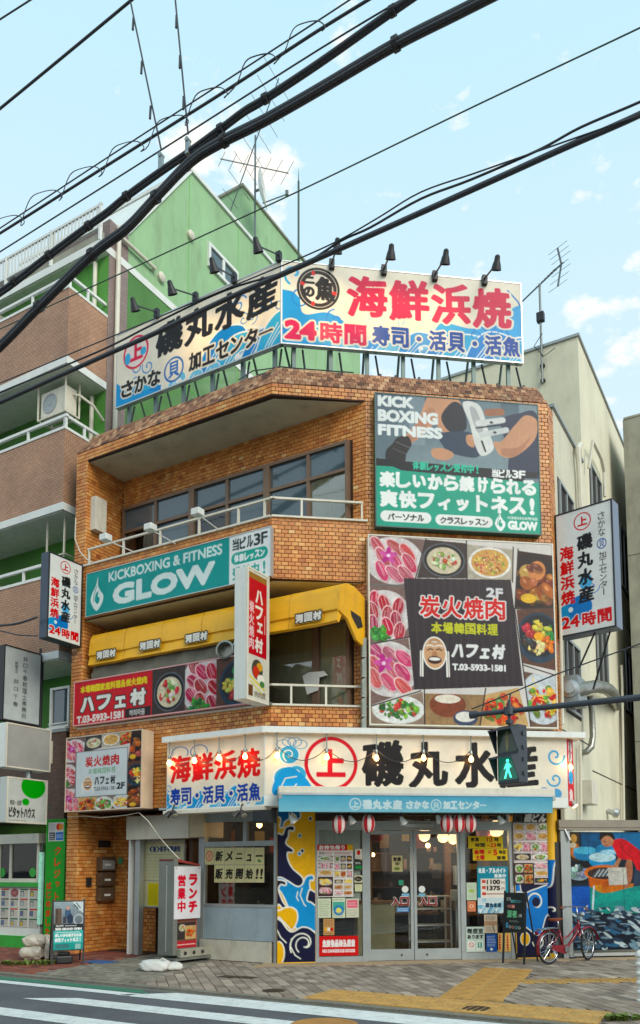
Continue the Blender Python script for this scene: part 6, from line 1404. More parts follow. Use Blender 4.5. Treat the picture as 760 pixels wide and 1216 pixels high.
u0, u1, z0, z1 = Lf.rect([(79, 875.5), (169, 867), (168, 961), (77.5, 963)], -.34)
board('menu_board', 'wall box sign with dishes round a pale panel marked 2F at lower left', 'sign', Lf, u0, u1, z0, z1, -.34, .30, cv, mat('ivory_sign_side', srgb(206, 186, 160), rough=.5, dirt=.2), .015)
# ================================================================ white shop fascia sign wrapping the corner
FA = thing('fascia_sign', 'white shop fascia sign with a red circled emblem and huge black characters wrapping the corner', 'shop sign', C0+Vector((0, -.2, 2.7)))
VS = -.34
b_l = Lf.px(198, 925, VS)[0]; zt, zbL = Lf.px(260, 884, VS)[1], Lf.px(260, 960, VS)[1]
def corner(v): # u of the corner on each frame when both planes are moved out by -v
    p = C0+_b*v-C0; return p.dot(dL), p.dot(dF)
cL, cF = corner(VS); zbF = Ff.px(340, 944, VS)[1]; feu = UF+.02; zt = 3.84
zbL = Lf.px(260, 960, VS)[1]
mb = MB(Lf); mb.box(b_l, cL, VS, -.012, zbL, zt); obj('sign_box', mb, m_white, FA)
mb = MB(Ff); mb.box(cF, feu, VS, -.012, zbL+.002, zt-.001); obj('sign_box', mb, m_white, FA)
cv = Cv(128, 70, CREAM, res=1.7)
seawaves(cv, -8, 34, 134, 78, 12, 6, [(40, 150, 208), (90, 176, 216)]); 
for x in (18, 44): cv.ell(x, 12, 12, 7, BLUE, inner=.88)
cv.htext('海鮮浜焼', 4, 14, 124, 43, (206, 20, 44), bold=1.3, out=CREAM, ow=1.8, gap=.02, rise=.06, ry=.8); cv.htext('寿司・活貝・活魚', 5, 48, 124, 66, (14, 66, 156), bold=.8, out=CREAM, ow=1.5, gap=.02)
fsheet('printed_face', cv, Lf, b_l+.01, cL-.01, zbL+.03, zt, VS-.004, FA)
W_ = 338; cv = Cv(W_, 66, CREAM, res=1.7)
xs = lambda px: (px-322)/(661-322)*W_
fsz = 66/70
swc = (54, 140, 196)
for (x, y, r) in ((348, 23, 12), (345, 48, 15), (356, 44, 12)): cv.ell(xs(x), y, r, r*.9, (70, 165, 206)); cv.ell(xs(x), y, r, r*.9, (236, 236, 228), inner=.86); cv.spiral(xs(x), y, r*.6, 1.1, 1.3, (236, 236, 228), 2)
for k in range(4): cv.ell(xs(342+k*6), 8+abs(k-1.5)*2.5, 8, 5, (90, 150, 190), inner=.86)
cv.poly(curve([(xs(332), 66), (xs(336), 44), (xs(350), 36), (xs(368), 50), (xs(372), 66)]), (40, 150, 208)); cv.line([(xs(336), 64), (xs(344), 48), (xs(356), 46)], 1.2, CREAM); cv.line([(xs(348), 64), (xs(356), 54)], 1.2, CREAM)
logo_kami(cv, xs(393.5), 32, 29, (204, 24, 52))
for i, (a, b) in enumerate(((427, 474), (479, 524), (531, 577), (582, 628))): cv.text('磯丸水産'[i], xs(a), 6, xs(b), 57, BLK, bold=2.3, rise=.09, ry=.7)
cv.spiral(xs(648), 20, 11, 1.2, 2.2, (70, 160, 206), 0); cv.spiral(xs(647), 46, 9, 1.1, 2, (70, 160, 206), 3, -1)
for k in range(5): cv.ell(xs(612+k*9), 62, 8, 7, (90, 160, 206)); cv.ell(xs(612+k*9), 62, 8, 7, CREAM, inner=.84)
cv.ell(xs(634), 60, 6, 5, (40, 110, 190))
zf = Ff.px(500, 944, VS)[1]
fsheet('printed_face', cv, Ff, cF+.01, feu-.02, zf-.02, zt, VS-.004, FA)
cv = Cv(16, 60, (206, 40, 50), res=2); cv.vtext('海鮮浜焼', 3, 2, 13, 40, (232, 214, 210), bold=.5); cv.ell(8, 34, 6, 6, (60, 150, 206)); cv.vtext('魚', 3, 44, 13, 56, (232, 214, 210), bold=.5); cv.noise(.2, 2, 5)
fre = Frame(Ff.P(feu+.003, VS, 0), dF*.80+nF*.6); mb = MB(fre); mb.box(0, .20, 0, .03, zbL+.03, zt-.005); obj('end_panel', mb, m_white, FA)
fsheet('printed_end', cv, fre, .0, .20, zbL+.035, zt-.01, -.004, FA)
capv = -.46; c2 = corner(capv)
mb = MB(Lf); mb.prism([(Lf.px(192, 885, capv)[0], capv), (c2[0], capv), (0, -.013), (Lf.px(192, 885, capv)[0], -.013)], zt, zt+.10, 'z'); obj('cap', mb, m_white, FA)
mb = MB(Ff); mb.prism([(c2[1], capv), (feu+.30, capv), (feu+.30, -.013), (0, -.013)], zt-.001, zt+.099, 'z'); obj('cap', mb, m_white, FA)
mb = MB(Lf); mb.box(b_l-.03, cL-.0, VS-.05, VS+.2, zbL-.06, zbL); obj('lower_rail', mb, m_offw, FA)
bulbs = [('L', 201, 906), ('L', 231, 903), ('L', 260, 899.5), ('L', 291, 898), ('F', 329, 897), ('F', 388, 899), ('F', 447, 900), ('F', 503, 900), ('F', 559.5, 901.5), ('R', 668, 907), ('R', 677.5, 911)]
bp = []
for i, (w, x, y) in enumerate(bulbs):
    fr = Lf if w == 'L' else Ff; vb = -.42 if w != 'R' else -.30-.0*(x-668); u, z = fr.px(x, y, vb)
    lab = ['leftmost lit bulb over the left fascia face', 'second lit bulb from left over the left fascia face', 'third lit bulb from left over the left fascia face', 'lit bulb nearest the bend over the left fascia face', 'lit bulb over the blue waves just right of the fascia corner', 'lit bulb over the red circled emblem', 'lit bulb over the first large black character', 'lit bulb over the second large black character', 'lit bulb over the third large black character beside the traffic signal', 'left one of the two lit bulbs at the right end of the fascia', 'right one of the two lit bulbs at the right end of the fascia'][i]
    T = thing('light_bulb', lab, 'light bulb', fr.P(u, vb, z), group='bare bulbs along the shop fascia')
    mb = MB(fr); mb.tube([(u, vb, z+.13), (u, vb, zt-.0)], .010, 5); obj('stem', mb, m_galv, T)
    mb = MB(fr); mb.lathe((u, vb, z+.05), (0, 0, 1), [(0, .024), (.05, .028), (.09, .02)], 10); obj('socket', mb, m_galv, T)
    mb = MB(fr); mb.lathe((u, vb, z-.055), (0, 0, 1), [(0, .006), (.012, .03), (.04, .044), (.07, .036), (.105, .02)], 12); obj('bulb', mb, m_warm, T, smooth=True)
    L_ = bpy.data.lights.new('bulb_light', 'POINT'); L_.energy = .9; L_.color = (1, .55, .22); L_.shadow_soft_size = .05
    lo = bpy.data.objects.new('bulb_light', L_); COL.objects.link(lo); lo.parent = T; p_ = fr.P(u, vb-.09, z-.02); lo.location = p_-Vector(T.location); bp.append(fr.P(u, vb, z+.15))
mb = MB()
for a, b in zip(bp[:8], bp[1:9]): mb.tube([a.lerp(b, t/8)+Vector((0, 0, -.22*4*(t/8)*(1-t/8))) for t in range(9)], .007, 4)
obj('bulb_flex', mb, m_rubber, label='thin drooping flex linking the bulbs along the fascia sign', cat='cable')
# ================================================================ blue awning over the entrance
AW = thing('blue_awning', 'pale blue retracted awning with white lettering over the shop entrance', 'awning', Ff.P(2.5, -.5, 2.5))
VA = -.72; au0, au1 = Ff.px(331, 950, VA)[0], Ff.px(656, 950, VA)[0]; az1 = Ff.px(490, 945, VA)[1]; az0 = Ff.px(490, 964.5, VA)[1]; azt = Ff.px(490, 937.5, VA)[1]
mb = MB(Ff); mb.box(au0, au1+.06, VA+.02, VS-.01, az1+.02, azt+.04); obj('head_box', mb, m_offw, AW, bevel=.01)
mb = MB(Ff); mb.box(au0-.0, au0+.05, VA-.02, VS, az1-.06, az1+.019); obj('end_bracket', mb, m_galv, AW); mb = MB(Ff); mb.box(au1, au1+.05, VA-.02, VS, az1-.06, az1+.019); obj('end_bracket', mb, m_galv, AW)
AWB = (104, 178, 204)
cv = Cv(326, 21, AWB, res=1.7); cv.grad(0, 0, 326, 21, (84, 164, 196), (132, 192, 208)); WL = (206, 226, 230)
xa = lambda px: (px-331)*326/325
cv.ell(xa(419), 11, 7, 7.5, WL, inner=.82); cv.text('上', xa(415), 7, xa(423), 15, WL, bold=.3); cv.htext('磯丸水産', xa(427), 5.5, xa(474), 17.5, WL, bold=.7); cv.htext('さかな', xa(478), 6.5, xa(506), 16.5, WL, bold=.6); cv.ell(xa(514), 11.5, 6.5, 7, WL, inner=.82); cv.text('貝', xa(510.5), 8, xa(517.5), 15.5, WL, bold=.2); cv.htext('加工センター', xa(522), 6.5, xa(575), 16.5, WL, bold=.6)
n = 24
a = cv.final()
mb = MB(Ff); mb.box(au0, au1, VA-.03, VA+.0, az1+.0, az1+.035); obj('front_bar', mb, m_alu, AW)
def awP(s, t): return Ff.P(au0+(au1-au0)*s, VA-.02+.03*t, az1+(az0-az1)*t)
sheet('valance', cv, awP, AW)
mb = MB(Ff); mb.box(au0, au1, VA+.015, VA+.02, az0, az1); mb.prism([(VA+.02, az0+.12), (VA+.02, az1), (VS+.02, az1+.02), (VS+.02, az1-.03)], au0+.01, au1-.01, 'u'); obj('canvas', mb, mat('blue_awning_cloth', srgb(104, 178, 204), rough=.7), AW)
m_lr, m_lw = mat('red_lantern_paper', srgb(190, 24, 40), rough=.55), mat('white_lantern_paper', srgb(220, 206, 200), rough=.6)
lant = [(402.5, 979), (437.5, 978), (530.5, 978), (544.5, 978), (558, 978)]
LL = ['red and white paper lantern hanging under the awning, first from the left', 'red and white paper lantern hanging under the awning over the left door post', 'left one of the three red lanterns hanging close together under the awning', 'middle one of the three red lanterns hanging close together under the awning', 'right one of the three red lanterns hanging close together under the awning']
for i, (x, y) in enumerate(lant):
    v = -.45; u, z = Ff.px(x, y, v); T = thing('paper_lantern', LL[i], 'lantern', Ff.P(u, v, z-.13), group='lanterns under the blue awning')
    n = 20; prof = [(-.15, .035), (-.14, .06), (-.1, .09), (-.04, .108), (.04, .108), (.1, .09), (.14, .06), (.15, .035)]
    for sec in range(10):
        vs = []; m_ = 3
        for h, r in prof:
            for j in range(m_):
                q = 2*math.pi*(sec+j/(m_-1))/10; vs.append((u+r*math.cos(q), v+r*math.sin(q), z+h))
        mb = MB(Ff); mb.add(vs, [(k*m_+j, k*m_+j+1, (k+1)*m_+j+1, (k+1)*m_+j) for k in range(len(prof)-1) for j in range(m_-1)])
        obj('paper_segment', mb, m_lr if (sec+i) % 2 else m_lw, T, smooth=True, normals=False)
    mb = MB(Ff); mb.lathe((u, v, z+.145), (0, 0, 1), [(0, .04), (.015, .04), (.016, 0)], 12); mb.tube([(u, v, z+.13), (u, v, az1-.02)], .006, 4); mb.lathe((u, v, z-.16), (0, 0, 1), [(0, .036), (.015, .036)], 12); obj('cap', mb, m_black, T)
for i, (x, y, v) in enumerate(((417, 973, -.4), (478, 974, -.4), (521, 972, -.4), (594, 973, -.4), (347, 972, -.4))):
    u, z = Ff.px(x, y, v); T = thing('cone_spotlight', ['white cone spotlight under the awning between the first two lanterns', 'white cone spotlight under the awning over the left sliding door', 'white cone spotlight under the awning touching the three lanterns', 'white cone spotlight under the awning above the yellow notices', 'white cone spotlight under the awning in front of the mural pillar'][i], 'spotlight', Ff.P(u, v, z), group='cone spotlights under the awning')
    d = Vector((.45, .1, -.85)); mb = MB(Ff); mb.lathe((u-.03, v, z+.06), d, [(0, .015), (.02, .03), (.14, .07), (.142, .062), (.04, .02)], 14); obj('shade', mb, m_white, T, smooth='auto')
    mb = MB(Ff); mb.tube([(u-.03, v, z+.06), (u-.05, v, az1-.02)], .009, 5); obj('stem', mb, m_black, T)
    mb = MB(Ff); mb.lathe((u+.015, v, z-.03), d, [(0, .02), (.03, .03), (.05, .01)], 8); obj('bulb', mb, m_warm if i == 3 else m_paperw, T)
for i, (x, y, w) in enumerate(((204, 973, 'L'), (285, 973, 'L'), (668, 956, 'F'), (680, 961, 'F'))):
    fr, v = (Lf, -.42) if w == 'L' else (Ff, -.25); u, z = fr.px(x, y-4, v); T = thing('twin_floodlight', ['pair of black capped floodlights under the left end of the fascia', 'pair of black capped floodlights under the left fascia face near the corner', 'unlit round floodlight at the right end of the awning', 'lit round floodlight at the right end of the awning'][i], 'floodlight', fr.P(u, v, z))
    for s in ((-1, 1) if w == 'L' else (0,)):
        d = Vector((s*.55 if w == 'L' else (-.4 if i == 2 else .35), -.3, -.7)).normalized(); mb = MB(fr); mb.lathe((u+s*.05, v, z+.06), d*-1 if False else d, [(-.04, .02), (0, .04), (.06, .05), (.08, .062)], 14); obj('lamp_head', mb, m_black if w == 'L' else m_alud, T, smooth='auto')
        mb = MB(fr); c = Vector((u+s*.05, v, z+.06))+d*.078; mb.lathe(c, d, [(0, .058), (.012, .04), (.014, 0)], 14); obj('lens', mb, m_warm if i == 3 else m_paperw if w != 'L' else m_conc, T)
    mb = MB(fr); mb.tube([(u, v, z+.06), (u, v+.06, z+.2), (u, -.2, z+.2)], .014, 5); obj('arm', mb, m_black, T)
u, z = Lf.px(318, 970, -.38); mb = MB(Lf); mb.box(u-.22, u+.12, -.5, -.3, z-.1, z+.11); mb.box(u-.2, u+.1, -.51, -.5, z-.08, z+.09)
obj('speaker_box', mb, m_black, label='black outdoor speaker box under the corner of the fascia sign', cat='speaker', bevel=.01)
c = J2.px(111.5, 618, -.02) if False else None
u, z0, z1 = -.34, Lf.px(110, 636, .3)[1], Lf.px(110, 600, .3)[1]
mb = MB(Jf); mb.box(.10, .40, -.16, -.012, 8.5, 9.2); mb.box(.2, .3, -.165, -.16, 8.72, 9.02)
obj('meter_box', mb, m_offw, label='ivory meter box on the brick jamb of the third floor balcony', cat='meter box', bevel=.01)
# ================================================================ paper notices and posters on the glass
def poster(label, fr, px4, v, cv, cat='poster', name=None, group=None, m=None, th=.004):
    u0, u1, z0, z1 = fr.rect(px4, v)
    T = thing(name or cat.replace(' ', '_'), label, cat, fr.P((u0+u1)/2, v, z0), group=group)
    mb = MB(fr); mb.box(u0, u1, v, v+th, z0, z1); obj('backing', mb, m_white, T)
    fsheet('printed_face', cv, fr, u0, u1, z0, z1, v-.0015, T, m); return T
def R4(x0, y0, x1, y1): return [(x0, y0), (x1, y0), (x1, y1), (x0, y1)]
def scrib(c, x0, y0, x1, y1, n, col, w=.7, seed=0):
    rs = random.Random(seed)
    for i in range(n):
        y = y0+(y1-y0)*(i+.5)/n; x = x0
        while x < x1-1.5: l = rs.uniform(1.2, 3); c.line([(x, y), (min(x1, x+l), y+rs.uniform(-.2, .2))], w, col, .85); x += l+rs.uniform(.5, 1.2)
VP = -.035
m_pap = print_mat('printed_paper', .55)
def foodgrid(c, x0, y0, x1, y1, nx, ny, seed):
    k = ['kimchi', 'soup', 'slices', 'salad', 'noodle', 'beef', 'bibimbap', 'pancake']; rs = random.Random(seed); w, h = (x1-x0)/nx, (y1-y0)/ny
    for j in range(ny):
        for i in range(nx):
            a, b = x0+i*w+.5, y0+j*h+.5; c.setclip([(a, b), (a+w-1, b), (a+w-1, b+h-2.4), (a, b+h-2.4)]); dish(c, rs.choice(k), a, b, a+w-1, b+h-2, rs.randint(0, 99)); c.setclip(); scrib(c, a, b+h-2.2, a+w-1, b+h-1, 1, (120, 60, 60), .6, i+j)
cv = Cv(43, 62, (232, 226, 222), res=1.9); cv.rect(0, 0, 43, 7, (206, 26, 44)); cv.rect(36, 0, 43, 7, (226, 176, 40)); cv.htext('お持ち帰り', 2, 1, 34, 6.2, (240, 236, 230), bold=.35)
cv.htext('弁当', 2, 8.5, 9, 12.5, (40, 30, 30), bold=.2); scrib(cv, 10, 9, 18, 12, 2, (190, 40, 40)); scrib(cv, 21, 9, 41, 12, 2, (190, 40, 40))
foodgrid(cv, 1, 13, 19, 38, 1, 3, 3); foodgrid(cv, 20, 13, 42, 40, 3, 3, 4); cv.rect(1, 38, 19, 61, (50, 36, 36)); foodgrid(cv, 2, 40, 18, 60, 1, 2, 5); foodgrid(cv, 20, 41, 42, 61, 2, 3, 6)
poster('tall takeaway menu poster with a red heading inside the left shop window', Fs, R4(376.8, 1003, 419.3, 1065), VP, cv, m=m_pap)
def small(label, box, bg, fn=None, cat='notice', fr=None, v=VP, group=None):
    w, h = box[2]-box[0], box[3]-box[1]; c = Cv(w, h, bg, res=2.6)
    if fn: fn(c, w, h)
    return poster(label, fr or Fs, R4(*box), v, c, cat, group=group, m=m_pap)
small('small white card with a red drop beside the takeaway menu poster', (421.5, 1008, 430, 1020), (226, 222, 208), lambda c, w, h: (c.ell(4.3, 4.5, 2, 3, (206, 40, 30)), scrib(c, 1, 8, 7, 11, 2, (150, 120, 110), .4)))
small('small black card with a green strip beside the takeaway menu poster', (420.8, 1021.5, 430.2, 1032.5), (34, 38, 34), lambda c, w, h: (c.rect(1, 6.5, 8.5, 10, (40, 140, 70)), c.text('Uber', 1.5, 2, 8, 5.2, (230, 232, 228), bold=.1) if False else scrib(c, 1.5, 2, 8, 5, 2, (230, 232, 228), .7)))
small('small card with a black oval beside the takeaway menu poster', (421, 1039.5, 430.3, 1048), (214, 206, 176), lambda c, w, h: (c.ell(4.6, 4.2, 4.3, 3, (40, 38, 34)), scrib(c, 2.4, 3, 7, 5.4, 2, (190, 180, 140), .4)))
small('small cream card below the oval card on the left shop window', (421.5, 1050, 430, 1058.5), (216, 216, 176), lambda c, w, h: scrib(c, 1, 1, 7.5, 7.5, 3, (150, 150, 110), .4))
small('pale green paper notice under the takeaway menu poster, leftmost of three', (377.5, 1067, 393, 1090), (206, 214, 186), lambda c, w, h: scrib(c, 2, 2, 13.5, 21, 9, (110, 120, 100), .5))
small('notice with a green and blue rainbow drawing under the takeaway menu poster', (394.5, 1066, 410, 1090), (208, 216, 190), lambda c, w, h: (c.rect(1, 5, 14.5, 15, (80, 170, 150)), c.ell(7.7, 15, 6, 6, (60, 130, 190), inner=.6), c.ell(7.7, 15, 3, 3, (230, 220, 120)), scrib(c, 1, 1, 14, 4, 1, (60, 90, 70), .6), scrib(c, 1, 16.5, 14, 23, 3, (90, 110, 90), .5)))
small('notice with a pink square under the takeaway menu poster, rightmost of three', (411, 1067, 426, 1089.5), (212, 212, 190), lambda c, w, h: (c.rect(1.5, 2, 13.5, 11, (226, 110, 130)), scrib(c, 3, 4, 12, 9, 3, (240, 220, 220), .5), scrib(c, 2, 13, 13, 21, 4, (130, 130, 110), .5)))
small('brown card with yellow, white and red squares above the red warning sign', (384, 1091, 397, 1110.5), (190, 146, 96), lambda c, w, h: (scrib(c, 2, 1.5, 11, 9, 4, (90, 60, 40), .5), c.rect(1.5, 10.5, 4.6, 14.5, (226, 170, 40)), c.rect(4.8, 10.5, 8, 14.5, (230, 226, 216)), c.rect(8.2, 10.5, 11.4, 14.5, (200, 40, 40)), scrib(c, 2, 16, 11, 18.5, 1, (90, 60, 40), .5)))
small('red warning sign with white characters at the bottom of the left shop window', (379, 1111.5, 425.5, 1135), (206, 20, 34), lambda c, w, h: (c.htext('危険物品持込厳禁', 4, 4.5, 42.5, 13, (240, 234, 232), bold=.45, gap=.03), c.text('NO DANGEROUS GOODS', 4, 15.5, 42.5, 19.5, (240, 220, 220), bold=.3)), cat='warning sign')
vd = -.022
small('paper notice with brush characters on the left sliding door', (465.3, 1016, 478, 1035), (196, 186, 140), lambda c, w, h: (c.htext('営業', 1.5, 2, 11, 7, (40, 36, 30), bold=.3), c.htext('中', 4, 7.5, 9, 12, (40, 36, 30), bold=.2), c.ell(6, 15.5, 3.6, 2, (110, 130, 60))), v=vd)
for i, (x, s) in enumerate(((465, 'left'), (498, 'right'))):
    c = Cv(21, 12, (34, 30, 30), res=2.6)
    T = thing('entrance_lettering', 'red and white entrance characters stuck on the %s sliding door' % s, 'lettering', Fs.P(Fs.px(x+10, 1070, vd)[0], vd, .9), group='entrance lettering on the sliding doors')
    for ch, a in (('入', 0), ('口', 10.5)):
        for nm, bd, dz, mm in (('outline', .016, 0, m_white), ('character', 0, -.003, m_redlan)):
            v_, tr = text_tris(ch); mn, mx2 = v_.min(0), v_.max(0); u0, zz0 = Fs.px(x+a, 1075.3, vd); u1, zz1 = Fs.px(x+a+9.5, 1065.3, vd)
            mb = MB(Fs); q = (v_-mn)/(mx2-mn); vs = [(u0+float(p[0])*(u1-u0), vd+dz-.001, zz0+float(p[1])*(zz1-zz0)) for p in q]
            if nm == 'outline':
                k = len(vs); e_set = {}
                for t in tr:
                    for p_, q_ in ((t[0], t[1]), (t[1], t[2]), (t[2], t[0])): e_set[(min(p_, q_), max(p_, q_))] = e_set.get((min(p_, q_), max(p_, q_)), 0)+1
                for (p_, q_), n_ in e_set.items():
                    if n_ == 1: mb.tube([vs[p_], vs[q_]], .015, 4)
            else: mb.add(vs, [tuple(int(i_) for i_ in t) for t in tr]); mb.add([(a_, b_-.014, c_) for a_, b_, c_ in vs], [tuple(int(i_) for i_ in t) for t in tr])
            if nm == 'character':
                for (p_, q_), n_ in e_set.items():
                    if n_ == 1: mb.tube([(vs[p_][0], vs[p_][1]-.014, vs[p_][2]), (vs[q_][0], vs[q_][1]-.014, vs[q_][2])], .006, 4)
            obj(nm, mb, mm, T, normals=False)
for nm, x, y, rx, ry in (('round white sticker beside the gap of the left sliding door', 481, 1056, 5, 3.8), ('round white sticker on the inner edge of the right sliding door', 501, 1056, 4.6, 3.6)):
    u, z = Fs.px(x, y, vd); mb = MB(Fs); mb.lathe((u, vd, z), (0, -1, 0), [(0, .06), (.003, .06), (.003, 0)], 20); obj('sticker', mb, m_white, label=nm, cat='sticker', group='stickers on the sliding doors')
small('light blue oblong sticker under the round one on the left sliding door', (477, 1061, 486, 1064), (130, 180, 206), None, 'sticker', v=vd); small('light blue oblong sticker under the round one on the right sliding door', (497, 1061, 505, 1064), (130, 180, 206), None, 'sticker', v=vd)
small('blue door sensor label under the entrance characters of the left sliding door', (471, 1077.5, 486, 1083), (70, 130, 180), lambda c, w, h: scrib(c, 1.5, 1, 13, 4.6, 2, (216, 226, 232), .7), v=vd)
small('small green sticker at mid height of the left sliding door', (473.5, 1045, 479, 1051), (60, 150, 120), None, 'sticker', v=vd)
YP = (226, 196, 36)
small('upper yellow paper notice with opening hours 12 to 23', (556, 993, 597, 1007.5), YP, lambda c, w, h: (c.htext('営業', 3, 1.5, 13, 6.5, (60, 50, 30), bold=.25), c.htext('時間', 8, 8, 20, 13, (60, 50, 30), bold=.25), c.text('12', 22, 1.5, 29, 6.5, (206, 60, 24), bold=.3), c.text('時', 31, 1.5, 36, 6.5, (60, 50, 30), bold=.2), c.text('~23', 22, 8, 33, 13, (206, 60, 24), bold=.3), c.text('時', 34, 8, 39, 13, (60, 50, 30), bold=.2), c.line([(20.5, 0), (20.5, 14.5)], .4, (190, 160, 30))), group='yellow paper notices')
small('lower yellow paper notice with red weekday characters and a big 5', (561.5, 1007.8, 602.5, 1021.8), YP, lambda c, w, h: (c.htext('金曜', 1.5, 1.2, 14, 6.6, (206, 50, 24), bold=.4), c.htext('土曜', 3, 7.6, 14, 13, (206, 50, 24), bold=.4), c.htext('は', 18, 2, 22, 6, (206, 90, 34), bold=.2), c.text('5', 24, 1, 29, 8, (214, 40, 24), bold=.5), c.htext('時迄', 31, 2, 39, 6.5, (60, 50, 30), bold=.2), c.htext('営業', 28, 8.5, 39, 13, (60, 50, 30), bold=.2)), group='yellow paper notices')
def rec(c, w, h):
    c.rect(0, 0, w, 33, (24, 142, 166)); c.htext('社員・アルバイト', 1.5, 2, 34.5, 8, (230, 240, 240), bold=.5, gap=.02); c.htext('募集中', 20, 8.8, 34, 13.5, (230, 240, 240), bold=.35)
    c.rect(4, 14.5, 33, 37, (236, 230, 218))
    for y, t in ((16, '1100'), (23.2, '1375')): c.rect(5.5, y, 10, y+3.6, (206, 80, 70)); c.text(t, 11, y-.4, 27, y+5.4, (50, 44, 44), bold=.5); c.text('円', 28.5, y+2, 32, y+5.4, (50, 44, 44))
    c.rect(5.5, 30.6, 10, 34, (206, 50, 50)); scrib(c, 11, 31, 31, 34, 1, (150, 90, 90), 1.4)
    c.rect(0, 37, w, h, (206, 222, 226)); seawaves(c, -2, 38, 38, 56, 3, 4, [(120, 180, 206), (160, 200, 216)]); c.htext('磯丸水産', 9, 43, 28, 48.5, (40, 60, 80), bold=.4)
small('teal staff recruitment poster showing 1100 and 1375', (567, 1029, 603.5, 1084.5), (24, 142, 166), rec, 'poster')
small('pale green leaflet left of the teal recruitment poster', (554, 1048, 566, 1069), (196, 212, 190), lambda c, w, h: (c.ell(6, 10, 3.4, 2.2, (170, 190, 110)), scrib(c, 2, 3, 10, 7, 2, (150, 170, 150), .4), scrib(c, 2, 14, 10, 19, 3, (150, 170, 150), .4)))
small('small orange leaflet left of the wave picture on the right window', (555, 1070, 565, 1082.5), (206, 130, 96), lambda c, w, h: (c.ell(5, 6, 2.6, 2, (246, 206, 170)), c.rect(4, 5, 6, 7, (206, 60, 40))))
small('beige leaflet with small print under the teal recruitment poster', (575, 1086, 590.5, 1108), (214, 196, 172), lambda c, w, h: (c.rect(0, 8, 15.5, 13, (190, 150, 120)), scrib(c, 2, 1.5, 13, 7, 4, (110, 90, 80), .5), c.line([(10, 13), (12, 20)], 1, (70, 56, 50)), scrib(c, 2, 14.5, 9, 20, 3, (110, 90, 80), .4)))
def smoke(c, w, h):
    c.htext('喫煙室', 1.5, 2, 20.5, 8.5, (40, 44, 44), bold=.35); c.htext('あります', 1.5, 9.5, 20.5, 14.5, (40, 44, 44), bold=.3)
    c.rect(2, 17, 10, 28, (224, 226, 218)); c.ell(6, 21.5, 3, 3, (190, 60, 60), inner=.75); c.line([(4, 19.5), (8, 23.5)], .6, (190, 60, 60)); c.rect(12, 17, 20, 28, (224, 226, 218)); c.rect(13.5, 18.5, 18.5, 25, (60, 150, 120)); c.ell(16, 20, .8, .8, (230, 236, 230)); c.line([(16, 21), (16, 24)], 1, (230, 236, 230)); scrib(c, 2.5, 26, 9.5, 28, 1, (90, 90, 90), .4)
small('pale smoking room notice at the bottom of the right window', (553.5, 1100.5, 575.5, 1130.5), (192, 208, 196), smoke)
small('blue notice with white print at the bottom of the right window', (577.5, 1109, 590, 1130), (34, 84, 160), lambda c, w, h: (scrib(c, 1.5, 2, 11, 15, 7, (210, 222, 236), .6), c.ell(6, 18, 1.6, 1.6, (230, 236, 240))))
small('orange and red striped notice at the bottom of the right window beside the chalkboard', (591.5, 1108, 606.5, 1130), (226, 186, 110), lambda c, w, h: [c.rect(1+k*4.6, 2, 3+k*4.6, 20, (190, 40, 40) if k != 1 else (40, 80, 150)) for k in range(3)]+[scrib(c, 1, 2, 14, 20, 6, (236, 214, 160), .5)])
cv = Cv(43, 87, (228, 220, 222), res=1.9); cv.rect(0, 0, 43, 13, (34, 32, 34)); cv.rect(2, 4, 11, 12, (90, 90, 90)); cv.rect(3, 5, 10, 11, (40, 38, 40)); cv.htext('磯どん', 14, 2, 41, 12, (226, 226, 222), bold=.6, shear=.3); cv.line([(1, 1.5), (40, 1.5)], .7, (150, 150, 150))
foodgrid(cv, 0, 13, 43, 35, 3, 2, 11); foodgrid(cv, 0, 36, 43, 49, 4, 1, 13); foodgrid(cv, 0, 49, 43, 60, 2, 1, 14); cv.rect(0, 61, 24, 87, (40, 34, 34)); foodgrid(cv, 1, 62, 23, 87, 2, 2, 15); foodgrid(cv, 24, 61, 43, 87, 1, 3, 16); cv.noise(.05, 1, 3)
u0, u1, z0, z1 = Fs.rect([(609.5, 964.5), (651, 965), (652, 1051.5), (610, 1049)], -.062)
T = thing('menu_poster', 'tall rice bowl menu poster with a black heading on the blue wave pillar', 'poster', Fs.P((u0+u1)/2, -.062, z0)); mb = MB(Fs); mb.box(u0, u1, -.066, -.0605, z0, z1); obj('backing', mb, m_white, T); fsheet('printed_face', cv, Fs, u0, u1, z0, z1, -.068, T, m_pap)
T = thing('new_menu_notice', 'two rows of cream sheets with brush characters taped on the side shop window', 'notice', Ls.P(-1, -.03, 1.8))
vL = -.032
def sheetpx(x0, y0, x1, y1, ch, col=(34, 32, 30), extra=None):
    u0, u1, z0, z1 = Ls.rect(R4(x0, y0, x1, y1), vL); c = Cv(12, 20, (206, 198, 150), res=2.6)
    c.rect(0, 0, 12, .4, (170, 160, 120)); c.rect(0, 0, .4, 20, (170, 160, 120))
    if ch == 'LOGO': c.ell(6, 10, 4.6, 6, (206, 60, 40), inner=.8); c.rect(4, 7, 8, 13, (226, 150, 130))
    elif ch == 'ー': c.text(ch, 1.6, 8.6, 10.4, 10.8, col, bold=.5)
    else: c.text(ch, *cellbox(ch, 1.6, 4, 10.4, 16), col, bold=.5, shear=.1)
    if extra: c.ell(6, 15.5, 2.4, 1.6, (80, 130, 70), .5)
    mb = MB(Ls); mb.box(u0, u1, vL, vL+.003, z0, z1); p = obj('paper', mb, m_white, T); fsheet('printed_face', c, Ls, u0+.002, u1-.002, z0+.002, z1-.002, vL-.0015, p, m_pap)
xsx = [243.2, 254.4, 266.3, 278.4, 290.5, 302.3, 314]
